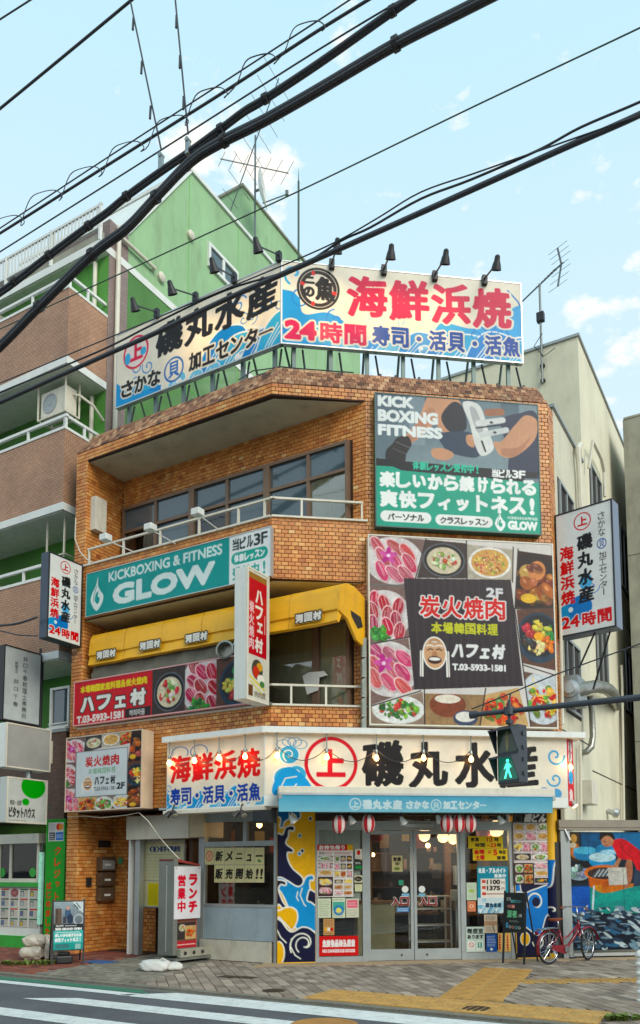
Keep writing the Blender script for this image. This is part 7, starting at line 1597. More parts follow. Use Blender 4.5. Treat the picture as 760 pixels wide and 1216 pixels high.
for i, ch in enumerate(['LOGO', '新', 'メ', 'ニ', 'ュ', 'ー']): sheetpx(xsx[i], 1006.5, xsx[i+1]-.3, 1026.8, ch, extra=(ch == 'ー'))
for i, ch in enumerate(['販', '売', '開', '始', '!!']): sheetpx(xsx[i+1], 1027.2, xsx[i+2]-.3, 1048, ch)
cv = Cv(51, 78, (204, 198, 160), res=1.7); cv.rect(0, 0, 51, 78, (204, 198, 160)); scrib(cv, 4, 2, 46, 4, 1, (120, 116, 90), .5); cv.htext('(有)保谷不動産社', 9, 6, 47, 13, (40, 60, 110), bold=.35, gap=.02); cv.rect(4, 15.5, 47, 16, (150, 140, 110)); scrib(cv, 5, 18, 46, 44, 7, (150, 146, 120), .4); cv.rect(8, 50, 21, 77, (216, 196, 50)); scrib(cv, 9, 52, 20, 75, 9, (140, 130, 60), .5); cv.rect(2, 47, 49, 47.6, (120, 110, 84))
u0, u1, z0, z1 = Ls.rect([(168, 998), (219, 998), (219, 1077), (168, 1078)], .14); board('estate_board', 'pale estate agent board with blue characters inside the side entrance', 'board', Ls, u0, u1, z0, z1, .14, .05, cv, m_alud, .02)
m_mail = mat('bronze_mailbox', srgb(112, 96, 78), rough=.35, metal=.5, var=.12)
def jz(y, u=.5): return Jf.px(124, y)[1]
ju0, ju1 = Jf.px(112, 1040)[0], Jf.px(136, 1040)[0]
MBX = thing('mailbox_unit', 'column of three bronze mailboxes on the brick side of the entrance porch', 'mailboxes', Jf.P((ju0+ju1)/2, -.1, .9))
for k, (ya, yb) in enumerate(((1018, 1034), (1036, 1052), (1054, 1070))):
    za_, zb2 = Jf.px(120, yb, -.1)[1], Jf.px(120, ya, -.1)[1]; mb = MB(Jf); mb.box(.48, .86, -.16, -.012, za_, zb2); bx_ = obj('mailbox', mb, m_mail, MBX, bevel=.006)
    mb = MB(Jf); mb.box(.51, .83, -.172, -.16, za_+.03, zb2-.06); obj('door', mb, m_alud if k == 0 else m_mail, bx_); mb = MB(Jf); mb.box(.56, .72, -.176, -.172, za_+.1, za_+.14); obj('name_slip', mb, m_white, bx_)
mb = MB(Jf); mb.box(.22, .34, -.05, -.012, 1.28, 1.46); obj('intercom', mb, m_black, label='black intercom box left of the mailboxes on the porch brick wall', cat='intercom', bevel=.004)
mb = MB(Jf); mb.box(.52, .84, -.03, -.012, 2.06, 2.2); obj('plaque', mb, m_black, label='dark name plaque above the mailboxes on the porch brick wall', cat='plaque')
u, z = Lf.px(143, 1022, .75); mb = MB(Lf); mb.box(u-.06, u+.06, .745, .765, z-.06, z+.06); obj('green_sticker', mb, mat('green_enamel', srgb(40, 120, 80), rough=.4), label='small green sticker on the brick wall right of the mailboxes', cat='sticker')
# ================================================================ neighbour: estate agent at far left
NSV = .35
EA = thing('estate_agent_shop', 'estate agent shopfront with white frames and green panels at the far left edge', 'shop', Lf.P(-6.2, NSV, 0))
Q = lambda x, y: Lf.px(x, y, NSV)
uL, uR = -9.5, Q(50, 1050)[0]
zt_, zs, zp1, zp0, zg = Q(25, 1002)[1], Q(25, 1046)[1], Q(25, 1053)[1], Q(25, 1111)[1], Q(25, 1117)[1]
mb = MB(Lf); mb.box(uL, uR, NSV+.25, NSV+2.5, 0, .05); mb.box(uL, uR, NSV+2.4, NSV+2.5, .05, 2.9); obj('inner_wall', mb, m_offw, EA)
mb = MB(Lf); mb.box(uL, uR, NSV-.12, NSV+.2, zt_, zt_+.2); obj('header', mb, m_offw, EA); mb = MB(Lf); mb.box(uL, uR+.5, NSV+.05, NSV+.2, zt_+.5, 4.0); obj('wall', mb, m_offw, EA)
mb = MB(Lf); mb.box(uL, uR, NSV+.5, NSV+2.4, 2.75, 2.8); obj('ceiling', mb, m_white, EA)
mb = MB(Lf); mb.box(-7.9, -6.1, NSV+.9, NSV+.98, 2.66, 2.71); mb.box(-7.9, -6.1, NSV+1.7, NSV+1.78, 2.66, 2.71); obj('fluorescent_tube', mb, mat('fluorescent_glow', (1, 1, .95), emit=(1, 1, .92), estr=5, var=0), EA)
mb = MB(Lf)
for x in (0, 13.5, 46): c = Q(x, 1025)[0]; mb.box(c-.03, c+.03, NSV-.03, NSV+.05, zs, zt_)
mb.box(uL, uR, NSV-.028, NSV+.05, zs-.03, zs+.05); obj('window_frame', mb, m_offw, EA)
mb = MB(Lf); mb.box(uL, uR, NSV, NSV+.006, zs+.02, zt_); obj('pane', mb, m_glassd, EA)
mb = MB(Lf); mb.box(uL, uR-.02, NSV-.06, NSV+.06, zg-.5, zg+.1); mb.box(uL, uR-.02, NSV-.07, NSV+.06, zp1, zs-.03); obj('green_panel', mb, mat('bright_green_sheet', srgb(44, 160, 50), rough=.5, dirt=.1), EA)
mb = MB(Lf); mb.box(uL, uR-.02, NSV-.01, NSV+.06, zp0-.1, zp1); obj('display_board', mb, m_white, EA)
for i, x in enumerate((3, 39)): u, z = Q(x, 1036); mb = MB(Lf); mb.lathe((u, NSV-.004, z), (0, -1, 0), [(0, .10), (.003, .10), (.003, 0)], 20); obj('green_dot', mb, MATS['bright_green_sheet'], EA)
rs = random.Random(4)
for j in range(4):
    for i in range(8):
        x0_ = 34-i*18.3; u1_ = Q(46, 1080)[0]-i*.30; u0_ = u1_-.27; z1_ = zp1-.03-j*.205; z0_ = z1_-.19
        c = Cv(18, 13, (214, 212, 198), res=1.9); c.rect(1, 1, 17, 3, rs.choice([(190, 60, 50), (90, 80, 70), (60, 110, 80)])); c.rect(1.5, 4, 9, 11.5, rs.choice([(120, 140, 160), (90, 100, 110), (150, 150, 140)])); c.poly([(3, 11), (3, 6), (6, 5), (8, 7), (8, 11)], rs.choice([(206, 180, 90), (190, 190, 180), (110, 120, 150)])); scrib(c, 10, 4, 16.5, 11.5, 5, (120, 90, 80), .5, i+j*7)
        if i == 2 and j == 0: c = Cv(18, 13, (206, 196, 190), res=1.9); c.ell(9, 6.5, 8, 6, (150, 90, 90)); scrib(c, 4, 5, 14, 8, 2, (220, 190, 180), .5)
        mb = MB(Lf); mb.box(u0_, u1_, NSV-.022, NSV-.011, z0_, z1_); p = obj('property_sheet', mb, m_white, EA); fsheet('printed_face', c, Lf, u0_, u1_, z0_, z1_, NSV-.024, p, m_pap)
mb = MB(Lf); a = Q(48.2, 1080)[0]; mb.box(a, a+.09, NSV-.08, NSV-.02, .5, Q(51, 1012)[1]); obj('lit_strip', mb, mat('green_white_strip', srgb(150, 220, 190), emit=(.5, 1, .75), estr=.12, vscale=9, var=.4), label='narrow lit green and white strip left of the green credit card banner', cat='light strip')
c = Cv(24, 119, (40, 150, 44), res=2.0); c.rect(2, 3, 22, 22, (206, 210, 206)); c.rect(3, 4, 11, 12, (190, 190, 190)); c.ell(15.5, 7.5, 3.4, 3.4, (206, 40, 34)); c.ell(18.5, 7.5, 3.4, 3.4, (226, 140, 30), al=.85); c.rect(12, 13, 21.5, 21, (34, 110, 190)); c.rect(3, 13, 11, 21, (60, 62, 70)); scrib(c, 3.5, 14, 10.5, 20.5, 3, (206, 206, 206), .8); scrib(c, 13, 15, 20.5, 19, 2, (200, 216, 230), .8)
c.vtext('クレジットカー', 11, 26, 19, 106, (214, 72, 40), bold=.3, gap=.25); c.vtext('はじめました', 1.5, 62, 8, 117, (206, 60, 40), bold=.3, gap=.2)
u0, u1, z0, z1 = Lf.rect(R4(54.5, 973, 76.5, 1092), NSV-.25); z0 = .25
T = board('credit_banner', 'tall green banner with orange vertical characters and card marks beside the brick column', 'banner', Lf, u0, u1, z0, z1, NSV-.25, .05, c, MATS['bright_green_sheet'], .008)
def proj_sign(name, label, cv, xr, xl, ys, fm, edge, th, v0=-.05, gm=None):
    u = solve_u(xr, v0, 4); 
    vo = solve_v(xl, u, 4); fr = Frame(Lf.P(u, vo, 0), dR); w = v0-vo; pn, pf = Lf.P(u, vo, 0), Lf.P(u, v0, 0)
    z1 = (plumb(pn, ys[0])+plumb(pf, ys[1]))/2; z0 = (plumb(pn, ys[2])+plumb(pf, ys[3]))/2
    return boxsign(name, label, cv(z1-z0, w), fr, w, th, z0, z1, fm, edge, gm), fr, w, z0, z1
def f1(h, w): c = Cv(46, 46*h/w, (184, 190, 190), res=1.7); k = (46*h/w)/88; c.vtext('井口千春税理士事務所', 23, 7*k, 29, 84*k, (50, 54, 56), bold=.1, gap=.15); c.vtext('税理士', 13, 16*k, 17, 30*k, (60, 64, 66)); c.vtext('井口千春', 12, 36*k, 18, 72*k, (50, 54, 56), bold=.05, gap=.35); c.noise(.05, 6, 2); return c
T, fr, w, z0, z1 = proj_sign('tax_office_sign', 'pale projecting sign with thin vertical characters at the far left above the blank box', f1, 46, 1, (766, 776, 856, 861), m_black, m_black, .18)
mb = MB(fr); mb.tube([(w+.08, .1, z0-.1), (w+.08, .1, z1+.15)], .05, 8); obj('post', mb, m_black, T)
def f2(h, w): c = Cv(52, 52*h/w, (166, 166, 162), res=1.2); c.grad(0, 0, 52, 52*h/w, (172, 172, 168), (160, 160, 156)); c.noise(.04, 8, 3); return c
T, fr, w, z0, z1 = proj_sign('blank_box_sign', 'blank weathered white box sign below the tax office sign', f2, 60, 7, (858.5, 866, 912, 915.5), m_white, m_offw, .30)
mb = MB(fr); mb.box(w, w+.14, .1, .2, z0+.2, z1-.2); obj('bracket', mb, m_offw, T)
def f3(h, w): H = 48*h/w; k = H/55; c = Cv(48, H, (200, 204, 198), res=1.9); c.ell(31, 9*k, 15, 15*k, (30, 160, 34)); c.ell(22, 29*k, 4.5, 4.5*k, (30, 160, 34)); c.htext('賃貸・売買', 3, 28*k, 17, 34*k, (70, 72, 70), gap=.02); c.text('ピタットハウス', 2, 36*k, 34, 50*k, (40, 42, 42), bold=.5); scrib(c, 2, 52*k, 24, 54*k, 1, (80, 80, 80), .6); return c
T, fr, w, z0, z1 = proj_sign('green_dot_sign', 'white projecting sign with green dots and black katakana at the far left', f3, 57.5, 10, (922, 927, 977, 978.5), mat('aged_sign_white', srgb(190, 196, 190), rough=.4, var=.05), m_offw, .22)
mb = MB(fr); mb.box(w, w+.14, .05, .15, z0+.3, z0+.4); mb.tube([(w*.6, .1, z1), (w*.6, .1, z1+.4)], .06, 8); obj('bracket', mb, m_galv, T)
# ================================================================ things standing on the pavement
m_steel = mat('perforated_steel', srgb(132, 134, 126), rough=.5, metal=.5, var=.12, dirt=.25)
gp = ground(205, 1144.5); dS = Vector((.62, .785, 0)); dT = Vector((.785, -.62, 0)); fl = Frame(gp, dS); lo, hi = 0, 2
for _ in range(40):
    m = (lo+hi)/2
    if project(gp+dS*m+Vector((0, 0, 1)))[0] < 237: lo = m
    else: hi = m
lw = lo; lo, hi = 0, 2
for _ in range(40):
    m = (lo+hi)/2
    if project(gp-dT*m+Vector((0, 0, 1)))[0] > 188: lo = m
    else: hi = m
lt = lo; H_ = plumb(gp, 1020)
LS = thing('lunch_sign_stand', 'grey steel sign stand with a white lunch sign in red characters on a wheeled base', 'sign stand', gp)
mb = MB(fl); mb.box(0, lw*.16, 0, lt, .13, H_); mb.box(lw*.16, lw, .04, lt-.04, .13, H_-.10); obj('steel_body', mb, m_steel, LS, bevel=.006)
mb = MB(fl); mb.prism([(0, H_+.001), (lw*.16, H_+.001), (lw, H_-.09), (lw, H_-.12), (lw*.16, H_-.05), (0, H_-.04)], .01, lt-.01, 'v'); obj('red_top', mb, mat('faded_red_sheet', srgb(150, 52, 44), rough=.5), LS)
hf = Frame(gp+dR*0, -dL, None)
mb = MB(Frame(gp, -dT, dS))
for k in range(34): z = .2+k*(H_-.3)/34; mb.box(lt*.45, lt*.45+.016, -.004, .004, z, z+.018)
obj('perforation', mb, m_white, LS, kind='stuff')
c = Cv(32, 62, (224, 222, 226), res=2.0); c.vtext('営業中', 3.5, 9, 13.5, 55, (206, 24, 60), bold=.7, gap=.1); c.vtext('ランチ', 17, 8, 28, 56, (206, 24, 60), bold=1.0, gap=.1); c.ell(2, 2, .8, .8, (150, 110, 40)); c.ell(30, 2, .8, .8, (150, 110, 40)); c.noise(.03, 8, 2)
zz1, zz0 = plumb(gp, 1029), plumb(gp, 1092)
mb = MB(fl); mb.box(.0, lw, -.02, -.006, zz0, zz1); obj('cloth_sign', mb, m_white, LS); fsheet('printed_face', c, fl, .005, lw-.005, zz0+.005, zz1-.005, -.024, LS, m_pap)
c = Cv(28, 34, (196, 60, 70), res=2.0); c.rect(1, 1, 27, 26, (120, 80, 66)); dish(c.setclip([(1, 4), (27, 4), (27, 24), (1, 24)]), 'soup', 2, 4, 14, 16, 61); dish(c.setclip([(12, 8), (27, 8), (27, 24), (12, 24)]), 'kimchi', 12, 10, 26, 22, 62); c.setclip(); c.rect(0, 26, 28, 34, (186, 50, 60)); scrib(c, 2, 28, 26, 32, 1, (226, 200, 190), 1.2)
fsheet('food_picture', c, fl, .10, lw-.04, plumb(gp, 1127), zz0-.01, .03, LS, m_pap)
mb = MB(fl); mb.box(-.02, lw+.34, -.10, lt+.06, .05, .085); obj('base_plate', mb, m_steel, LS)
for x in (0.05, lw+.28):
    for y in (-.04, lt): mb = MB(fl); mb.lathe((x, y-.015, .035), (0, 1, 0), [(0, .035), (.03, .035)], 12); obj('wheel', mb, m_black, LS)
BK_ = MB(fl); BK_.box(.10, lw+.26, -.09, .02, .09, .24); blk = obj('concrete_block', BK_, m_conc, label='hollow concrete block lying on the base of the lunch sign stand', cat='block', bevel=.012)
for k in range(3): mb = MB(fl); x = .2+k*(lw-.0)/3; mb.lathe((x, -.0905, .165), (0, -1, 0), [(0, .035), (.002, .035), (.002, 0)], 12); obj('hole', mb, m_dark, blk)
def lump(name, label, cat, c, rx, ry, rz, m, rot=0, seed=0, flat_=.5, detail=(28, 16), amp=.12, parent=None):
    rs = np.random.RandomState(seed); n, k = detail; vs = []; ph = rs.rand(6)*6
    for j in range(k+1):
        t = math.pi*j/k
        for i in range(n):
            q = 2*math.pi*i/n; x, y, z = math.sin(t)*math.cos(q), math.sin(t)*math.sin(q), math.cos(t)
            f = 1+amp*(math.sin(3*x+4*y+ph[0])+math.sin(5*y-4*z+ph[1])+.6*math.sin(9*x+7*z+ph[2])+.5*math.sin(13*y+11*x+ph[3])+.4*math.sin(21*x-17*z+ph[4])+.35*math.sin(27*y+19*z+9*x+ph[5]))/2
            sx = math.copysign(abs(x)**.7, x); sy = math.copysign(abs(y)**.7, y); sz = math.copysign(abs(z)**.8, z)
            X_, Y_ = sx*rx*f, sy*ry*f; z_ = max(0, c[2]+rz*(sz*f+flat_)); vs.append((c[0]+X_*math.cos(rot)-Y_*math.sin(rot), c[1]+X_*math.sin(rot)+Y_*math.cos(rot), z_))
    mb = MB(); mb.add(vs, [(j*n+i, j*n+(i+1) % n, (j+1)*n+(i+1) % n, (j+1)*n+i) for j in range(k) for i in range(n)])
    return obj(name, mb, m, parent, smooth=True, label=label, cat=cat)
m_sack = mat('woven_white_sack', srgb(206, 206, 200), rough=.7, var=.1, bump=.5, bscale=60, dirt=.15)
g_ = ground(184, 1153); SB = thing('sandbag', 'white woven sandbag lying on the pavement beside the lunch sign stand', 'sandbag', g_)
lump('sack', None, None, (g_.x, g_.y+.05, 0), .25, .17, .10, m_sack, -.1, 3, .7, parent=SB); lump('sack', None, None, (g_.x+.28, g_.y+.12, 0), .14, .12, .07, m_sack, .2, 5, .7, parent=SB)
mb = MB(); mb.tube([(g_.x+.05, g_.y, .15), (g_.x+.12, g_.y-.02, .20), (g_.x+.2, g_.y+.02, .15)], .012, 5); obj('handle', mb, m_sack, SB)
m_bag = mat('milky_plastic_bag', srgb(196, 186, 170), rough=.22, var=.28, vscale=9, bump=1.0, bscale=9)
g_ = ground(38, 1139); PBG = thing('plastic_bags', 'heap of full milky plastic bags on the pavement by the estate agent shop', 'plastic bags', g_)
for i, (dx, dy, dz, a, b, h) in enumerate(((0, 0, 0, .21, .16, .13), (.03, .03, .22, .20, .15, .12), (.31, .06, 0, .11, .12, .17), (.1, .28, 0, .22, .18, .22))): lump('bag', None, None, (g_.x+dx, g_.y+dy, dz), a, b, h, m_bag, i*.15, 11+i, .85, amp=.10, detail=(44, 26), parent=PBG)
# A-frame board of the gym
def aboard(name, label, p0, p1, ztop, depth, cv, box, m, m2, lean=.10):
    A_, B_ = ground(*p0), ground(*p1); fr = Frame(A_, B_-A_); w = (B_-A_).length; H = plumb(A_, ztop); T = thing(name, label, 'sandwich board', fr.P(w/2, 0, 0))
    t = lambda z: lean*z/H
    for x in (0, w-.03):
        mb = MB(fr); mb.add([(x, 0, 0), (x+.03, 0, 0), (x+.03, .025, 0), (x, .025, 0), (x, lean, H), (x+.03, lean, H), (x+.03, lean+.025, H), (x, lean+.025, H)], [(0, 3, 2, 1), (4, 5, 6, 7), (0, 1, 5, 4), (1, 2, 6, 5), (2, 3, 7, 6), (3, 0, 4, 7)]); obj('leg', mb, m2, T)
        mb = MB(fr); mb.tube([(x+.015, lean+.03, H-.03), (x+.015, lean+depth, .0)], .014, 6); obj('leg', mb, m2, T)
    mb = MB(fr); mb.tube([(.02, lean+depth*.9, .1), (w-.02, lean+depth*.9, .1)], .010, 5); obj('stay', mb, m2, T)
    z0, z1 = plumb(A_, box[1]), plumb(A_, box[0])
    mb = MB(fr); mb.add([(.01, t(z0)-.012, z0), (w-.01, t(z0)-.012, z0), (w-.01, t(z1)-.012, z1), (.01, t(z1)-.012, z1), (.01, t(z0)+.02, z0), (w-.01, t(z0)+.02, z0), (w-.01, t(z1)+.02, z1), (.01, t(z1)+.02, z1)], [(0, 1, 2, 3), (7, 6, 5, 4), (0, 4, 5, 1), (3, 2, 6, 7), (0, 3, 7, 4), (1, 5, 6, 2)]); obj('panel', mb, m, T)
    sheet('printed_face', cv, lambda s, q: fr.P(.03+(w-.06)*s, t(z1+(z0-z1)*q)-.0155, z1-.02+(z0-z1+.04)*q), T, m_pap); return T, fr, w, H
c = Cv(38, 58, (120, 140, 150), res=2.1)
c.grad(0, 0, 38, 28, (150, 166, 172), (96, 104, 112)); c.rect(2, 8, 10, 27, (96, 80, 66)); c.rect(3, 9, 5, 26, (60, 52, 46)); c.poly([(24, 0), (38, 0), (38, 14), (28, 8)], (206, 214, 216)); c.ell(32, 22, 7, 7, (170, 178, 182), inner=.7); c.line([(26, 4), (31, 9)], 1.6, (60, 80, 84)); c.line([(29, 2), (34, 8)], 1.4, (60, 120, 110)); c.ell(18, 14, 4, 7, (60, 90, 120)); c.ell(18, 8, 2.2, 2.6, (190, 150, 130)); c.rect(12, 18, 16, 26, (60, 60, 66)); c.ell(21, 21, 4, 6, (40, 56, 80)); c.noise(.12, 2, 3)
c.rect(0, 27, 38, 31, (30, 34, 38)); c.text('GLOW', 3, 27.8, 13, 30.4, (230, 232, 230), bold=.2); scrib(c, 15, 28, 30, 30.5, 1, (230, 232, 230), .8); c.rect(0, 31, 38, 35, (24, 28, 32)); c.text('2023 GRAND OPEN', 2, 31.5, 36, 34.5, (230, 234, 232), bold=.3)
c.rect(0, 35, 38, 50, (66, 178, 170)); scrib(c, 3, 36, 34, 38, 1, (230, 240, 236), .8); c.htext('楽しいから続けられる', 2, 38.5, 36, 42.5, (236, 242, 240), bold=.3, gap=.02); c.htext('爽快フィットネス!', 2, 43.5, 36, 48.5, (236, 242, 240), bold=.4, gap=.02); c.rect(0, 50, 38, 58, (40, 150, 142)); c.rect(3, 51, 20, 56, (60, 120, 120)); c.rect(28, 51, 35, 57, (150, 190, 186))
T, fr, w, H = aboard('gym_a_board', 'black framed sandwich board with a teal gym poster beside the brick column', (60.5, 1146), (100, 1144), 1068, .45, c, (1070, 1130), m_black, m_black)
mb = MB(fr); mb.box(.08, .36, .05, .3, 0, .14); mb.box(.12, .32, .08, .26, .14, .2); obj('weight_bag', mb, m_black, label='black weight bag on the foot of the gym sandwich board', cat='weight bag', bevel=.03)
g_ = ground(118, 1142); mb = MB(Lf); q = g_-C0; a, b = q.dot(dL), q.dot(nL); mb.box(a-.25, a+.3, b-.2, b+.15, -.002, .008); obj('blue_sheet', mb, mat('blue_vinyl_sheet', srgb(40, 96, 150), rough=.5, dirt=.3), label='flat blue sheet on the red paving behind the gym sandwich board', cat='sheet')
c = Cv(29, 50, (40, 46, 46), res=2.3); CH = [(206, 210, 200), (110, 190, 190), (226, 150, 140), (120, 200, 150)]
c.htext('とろ', 3, 5, 9, 9, CH[0]); c.htext('限定メニュー', 9, 8, 25, 12, CH[1]); c.htext('今日一', 4, 15, 15, 19, CH[2]); c.htext('深夜', 4, 22, 19, 32, CH[3], bold=.35); c.htext('二時', 20, 27, 26, 31, CH[0]); scrib(c, 8, 35, 22, 38, 2, CH[0], .3); c.ell(4.5, 42, 1.6, 3.6, (90, 170, 220), inner=.5); 
for k in range(4): c.ell(9+k*4.6, 44+k*.3, 1.8, 1.8, CH[(k*2) % 3], inner=.7)
c.noise(.08, 3, 4)
aboard('chalk_board', 'black chalk board on easel legs with pale green characters in front of the wave pillar', (596, 1143.5), (623, 1145.5), 1058, .42, c, (1060, 1107), m_black, m_black, .14)
# ================================================================ red bicycle
m_red = mat('bicycle_red_paint', srgb(124, 12, 30), rough=.22, var=.06, spec=.7); m_chrome = mat('chrome', srgb(200, 204, 206), rough=.18, metal=1, var=.05); m_tyre = mat('tyre_rubber', srgb(34, 34, 36), rough=.8, bump=.5); m_leather = mat('brown_saddle', srgb(138, 66, 34), rough=.5, var=.15)
rg = ground(652.5, 1145.5); fg_dir = (ground(702, 1140)-rg); fg_dir.z = 0; fg_dir = fg_dir.normalized()
bf = Frame(rg, fg_dir); BI = thing('red_bicycle', 'dark red small wheeled bicycle parked against the fish market picture', 'bicycle', rg)
WR, WB = .28, min(.98, (ground(702, 1140)-rg).length*1.0)
WB = 1.03
def wheel(x, turn=0):
    a = math.radians(turn); cu, cn = math.cos(a), math.sin(a)
    f2 = Frame(bf.P(x, 0, WR), bf.u*cu+bf.n*cn); W_ = thing('wheel', None, None)
    n = 28; mb = MB(f2); mb.tube([(WR*.93*math.cos(2*math.pi*i/n), 0, WR*.93*math.sin(2*math.pi*i/n)) for i in range(n)], .019, 8, closed=True); ty = obj('wheel', mb, m_tyre, BI, smooth=True)
    mb = MB(f2); mb.tube([(WR*.84*math.cos(2*math.pi*i/n), 0, WR*.84*math.sin(2*math.pi*i/n)) for i in range(n)], .011, 6, closed=True); obj('rim', mb, m_chrome, ty, smooth=True)
    mb = MB(f2)
    for i in range(20): q = 2*math.pi*i/20; mb.tube([(.02*math.cos(q+1.2), .02*(-1)**i, .02*math.sin(q+1.2)), (WR*.84*math.cos(q), 0, WR*.84*math.sin(q))], .0022, 3, cap=False)
    obj('spokes', mb, m_chrome, ty, kind='stuff'); mb = MB(f2); mb.cyl((0, -.045, 0), (0, .045, 0), .02, 10); obj('hub', mb, m_chrome, ty); bpy.data.objects.remove(W_); return f2
wheel(0); ff = wheel(WB, 14)
def T_(name, pts, r, m, n=8, par=None): mb = MB(bf); mb.tube(pts, r, n); return obj(name, mb, m, par or BI, smooth=True)
bb, st, hd0, hd1 = (.36, 0, .24), (.24, 0, .62), (.80, 0, .58), (.77, 0, .70)
T_('frame', [(.36, 0, .24), (.5, 0, .29), (.66, 0, .42), (.80, 0, .60)], .024, m_red)
T_('frame_tube', [(.30, 0, .40), (.5, 0, .44), (.79, 0, .64)], .016, m_red); T_('seat_tube', [(.365, 0, .22), (.27, 0, .56)], .018, m_red)
for y in (-.05, .05): T_('stay', [(.36, y*.5, .24), (0, y, WR)], .009, m_red); T_('stay', [(.28, y*.5, .54), (0, y, WR)], .008, m_red)
T_('head_tube', [(.815, 0, .54), (.78, 0, .70)], .022, m_red)
for y in (-.05, .05): T_('fork', [(.815, y*.8, .54), (.86, y, .40), (WB, y, WR)], .011, m_chrome)
T_('seat_post', [(.27, 0, .56), (.235, 0, .74)], .012, m_chrome)
mb = MB(bf); mb.add([(.08, -.085, .745), (.14, -.075, .765), (.27, -.03, .76), (.38, -.014, .755), (.38, .014, .755), (.27, .03, .76), (.14, .075, .765), (.08, .085, .745), (.10, -.06, .71), (.26, -.02, .715), (.38, -.008, .735), (.38, .008, .735), (.26, .02, .715), (.10, .06, .71)], [(0, 1, 2, 3, 4, 5, 6, 7), (13, 12, 11, 10, 9, 8), (0, 8, 9, 2, 1), (2, 9, 10, 3), (3, 10, 11, 4), (4, 11, 12, 5), (5, 12, 13, 7, 6), (7, 13, 8, 0)]); obj('saddle', mb, m_leather, BI, bevel=.012)
T_('handlebar_stem', [(.78, 0, .70), (.75, 0, .93)], .014, m_chrome)
T_('handlebar', [(.66, -.27, .90), (.72, -.22, .93), (.76, -.06, .93), (.76, .06, .93), (.72, .22, .93), (.66, .27, .90)], .011, m_chrome)
for s in (-1, 1): T_('grip', [(.64, s*.285, .895), (.70, s*.24, .925)], .017, m_leather); T_('brake_lever', [(.74, s*.2, .925), (.72, s*.25, .89), (.68, s*.27, .86)], .005, m_black)
def guard(x, r, a0, a1, fr2=None, name='mudguard'):
    mb = MB(bf); n = 16; vs = []
    for i in range(n+1):
        q = math.radians(a0+(a1-a0)*i/n)
        for y, d in ((-.032, -.012), (-.018, .006), (0, .012), (.018, .006), (.032, -.012)): vs.append((x+(r+d)*math.cos(q), y, WR+(r+d)*math.sin(q)))
    mb.add(vs, [(i*5+j, i*5+j+1, (i+1)*5+j+1, (i+1)*5+j) for i in range(n) for j in range(4)]); return obj(name, mb, m_red, BI, smooth=True, normals=False)
guard(0, WR+.02, 200, 50); guard(WB, WR+.02, 150, 10)
mb = MB(bf); mb.tube([(-.28, -.06, .58), (.0, -.06, .60), (.22, -.04, .60)], .008, 5); mb.tube([(-.28, .06, .58), (.0, .06, .60), (.22, .04, .60)], .008, 5); mb.tube([(-.28, -.06, .58), (-.28, .06, .58)], .008, 5); mb.tube([(-.05, -.06, .6), (0, -.05, WR)], .006, 5); mb.tube([(-.05, .06, .6), (0, .05, WR)], .006, 5); mb.box(-.2, .18, -.05, .05, .59, .6); obj('rear_rack', mb, m_chrome, BI)
mb = MB(bf); mb.prism([(-.02, WR-.04), (.34, .16), (.44, .20), (.44, .30), (.36, .31), (.02, WR+.04)], -.075, -.06, 'v'); obj('chain_guard', mb, m_red, BI)
mb = MB(bf); mb.lathe((.36, -.09, .24), (0, 1, 0), [(0, .06), (.008, .06)], 14); mb.tube([(.36, -.09, .24), (.42, -.10, .10)], .009, 5); obj('crank', mb, m_chrome, BI); mb = MB(bf); mb.tube([(.36, .09, .24), (.30, .10, .38)], .009, 5); obj('crank', mb, m_chrome, BI); mb = MB(bf); mb.box(.38, .47, -.17, -.10, .085, .105); obj('pedal', mb, m_black, BI)
T_('kickstand', [(.02, -.07, WR-.02), (.06, -.16, .0)], .009, m_chrome); T_('kickstand', [(.02, .07, WR-.02), (.06, .16, .0)], .009, m_chrome)
mb = MB(bf); mb.lathe((.84, 0, .80), (1, 0, 0), [(0, .02), (.03, .045), (.06, .05), (.062, .04), (.062, 0)], 12); obj('front_lamp', mb, m_chrome, BI); mb = MB(bf); mb.box(-.31, -.285, -.03, .03, .50, .56); obj('rear_reflector', mb, m_red, BI)
T_('brake_cable', [(.74, -.2, .93), (.86, -.12, .98), (.84, 0, .8), (.82, 0, .6)], .004, m_black, 4)
# ================================================================ gate with the fish market picture
gO = ground(668, 1138.5); gf = Frame(gO, dF); GT = thing('picture_gate', 'aluminium framed gate with a big fish market photograph right of the shop', 'gate', gf.P(1, 0, 0))
gx = lambda x, y=1050: gf.px(x, y)[0]
gz1, gz0, gzb = gf.px(720, 988)[1], gf.px(720, 1128)[1], gf.px(720, 974)[1]
mb = MB(gf); mb.box(gx(666), gx(677), -.05, .08, 0, gz1+.02); obj('post', mb, m_alud, GT)
mb = MB(gf); mb.box(gx(664), gx(760)+1.2, -.07, .10, gz1+.03, gzb); mb.box(gx(664), gx(760)+1.2, -.085, -.07, gz1+.08, gz1+.11); obj('beam', mb, mat('dull_bronze_beam', srgb(138, 130, 116), rough=.45, metal=.2), GT)
gw0, gw1 = gx(678), gx(760)+1.0
mb = MB(gf); mb.box(gw0, gw1, .0, .04, gz0, gz1); obj('panel', mb, m_black, GT)
mb = MB(gf); mb.box(gw0, gw1, -.04, .03, gz0-.10, gz0-.05); obj('bottom_rail', mb, m_alu, GT)
mb = MB(gf); mb.box(gx(664), gw1, .05, .12, 0, gz0-.1); obj('dark_gap_panel', mb, m_dark, GT)
WU = (gw1-gw0)/((gx(760)-gw0)/82); c = Cv(WU, 138, (24, 40, 54), res=1.6)
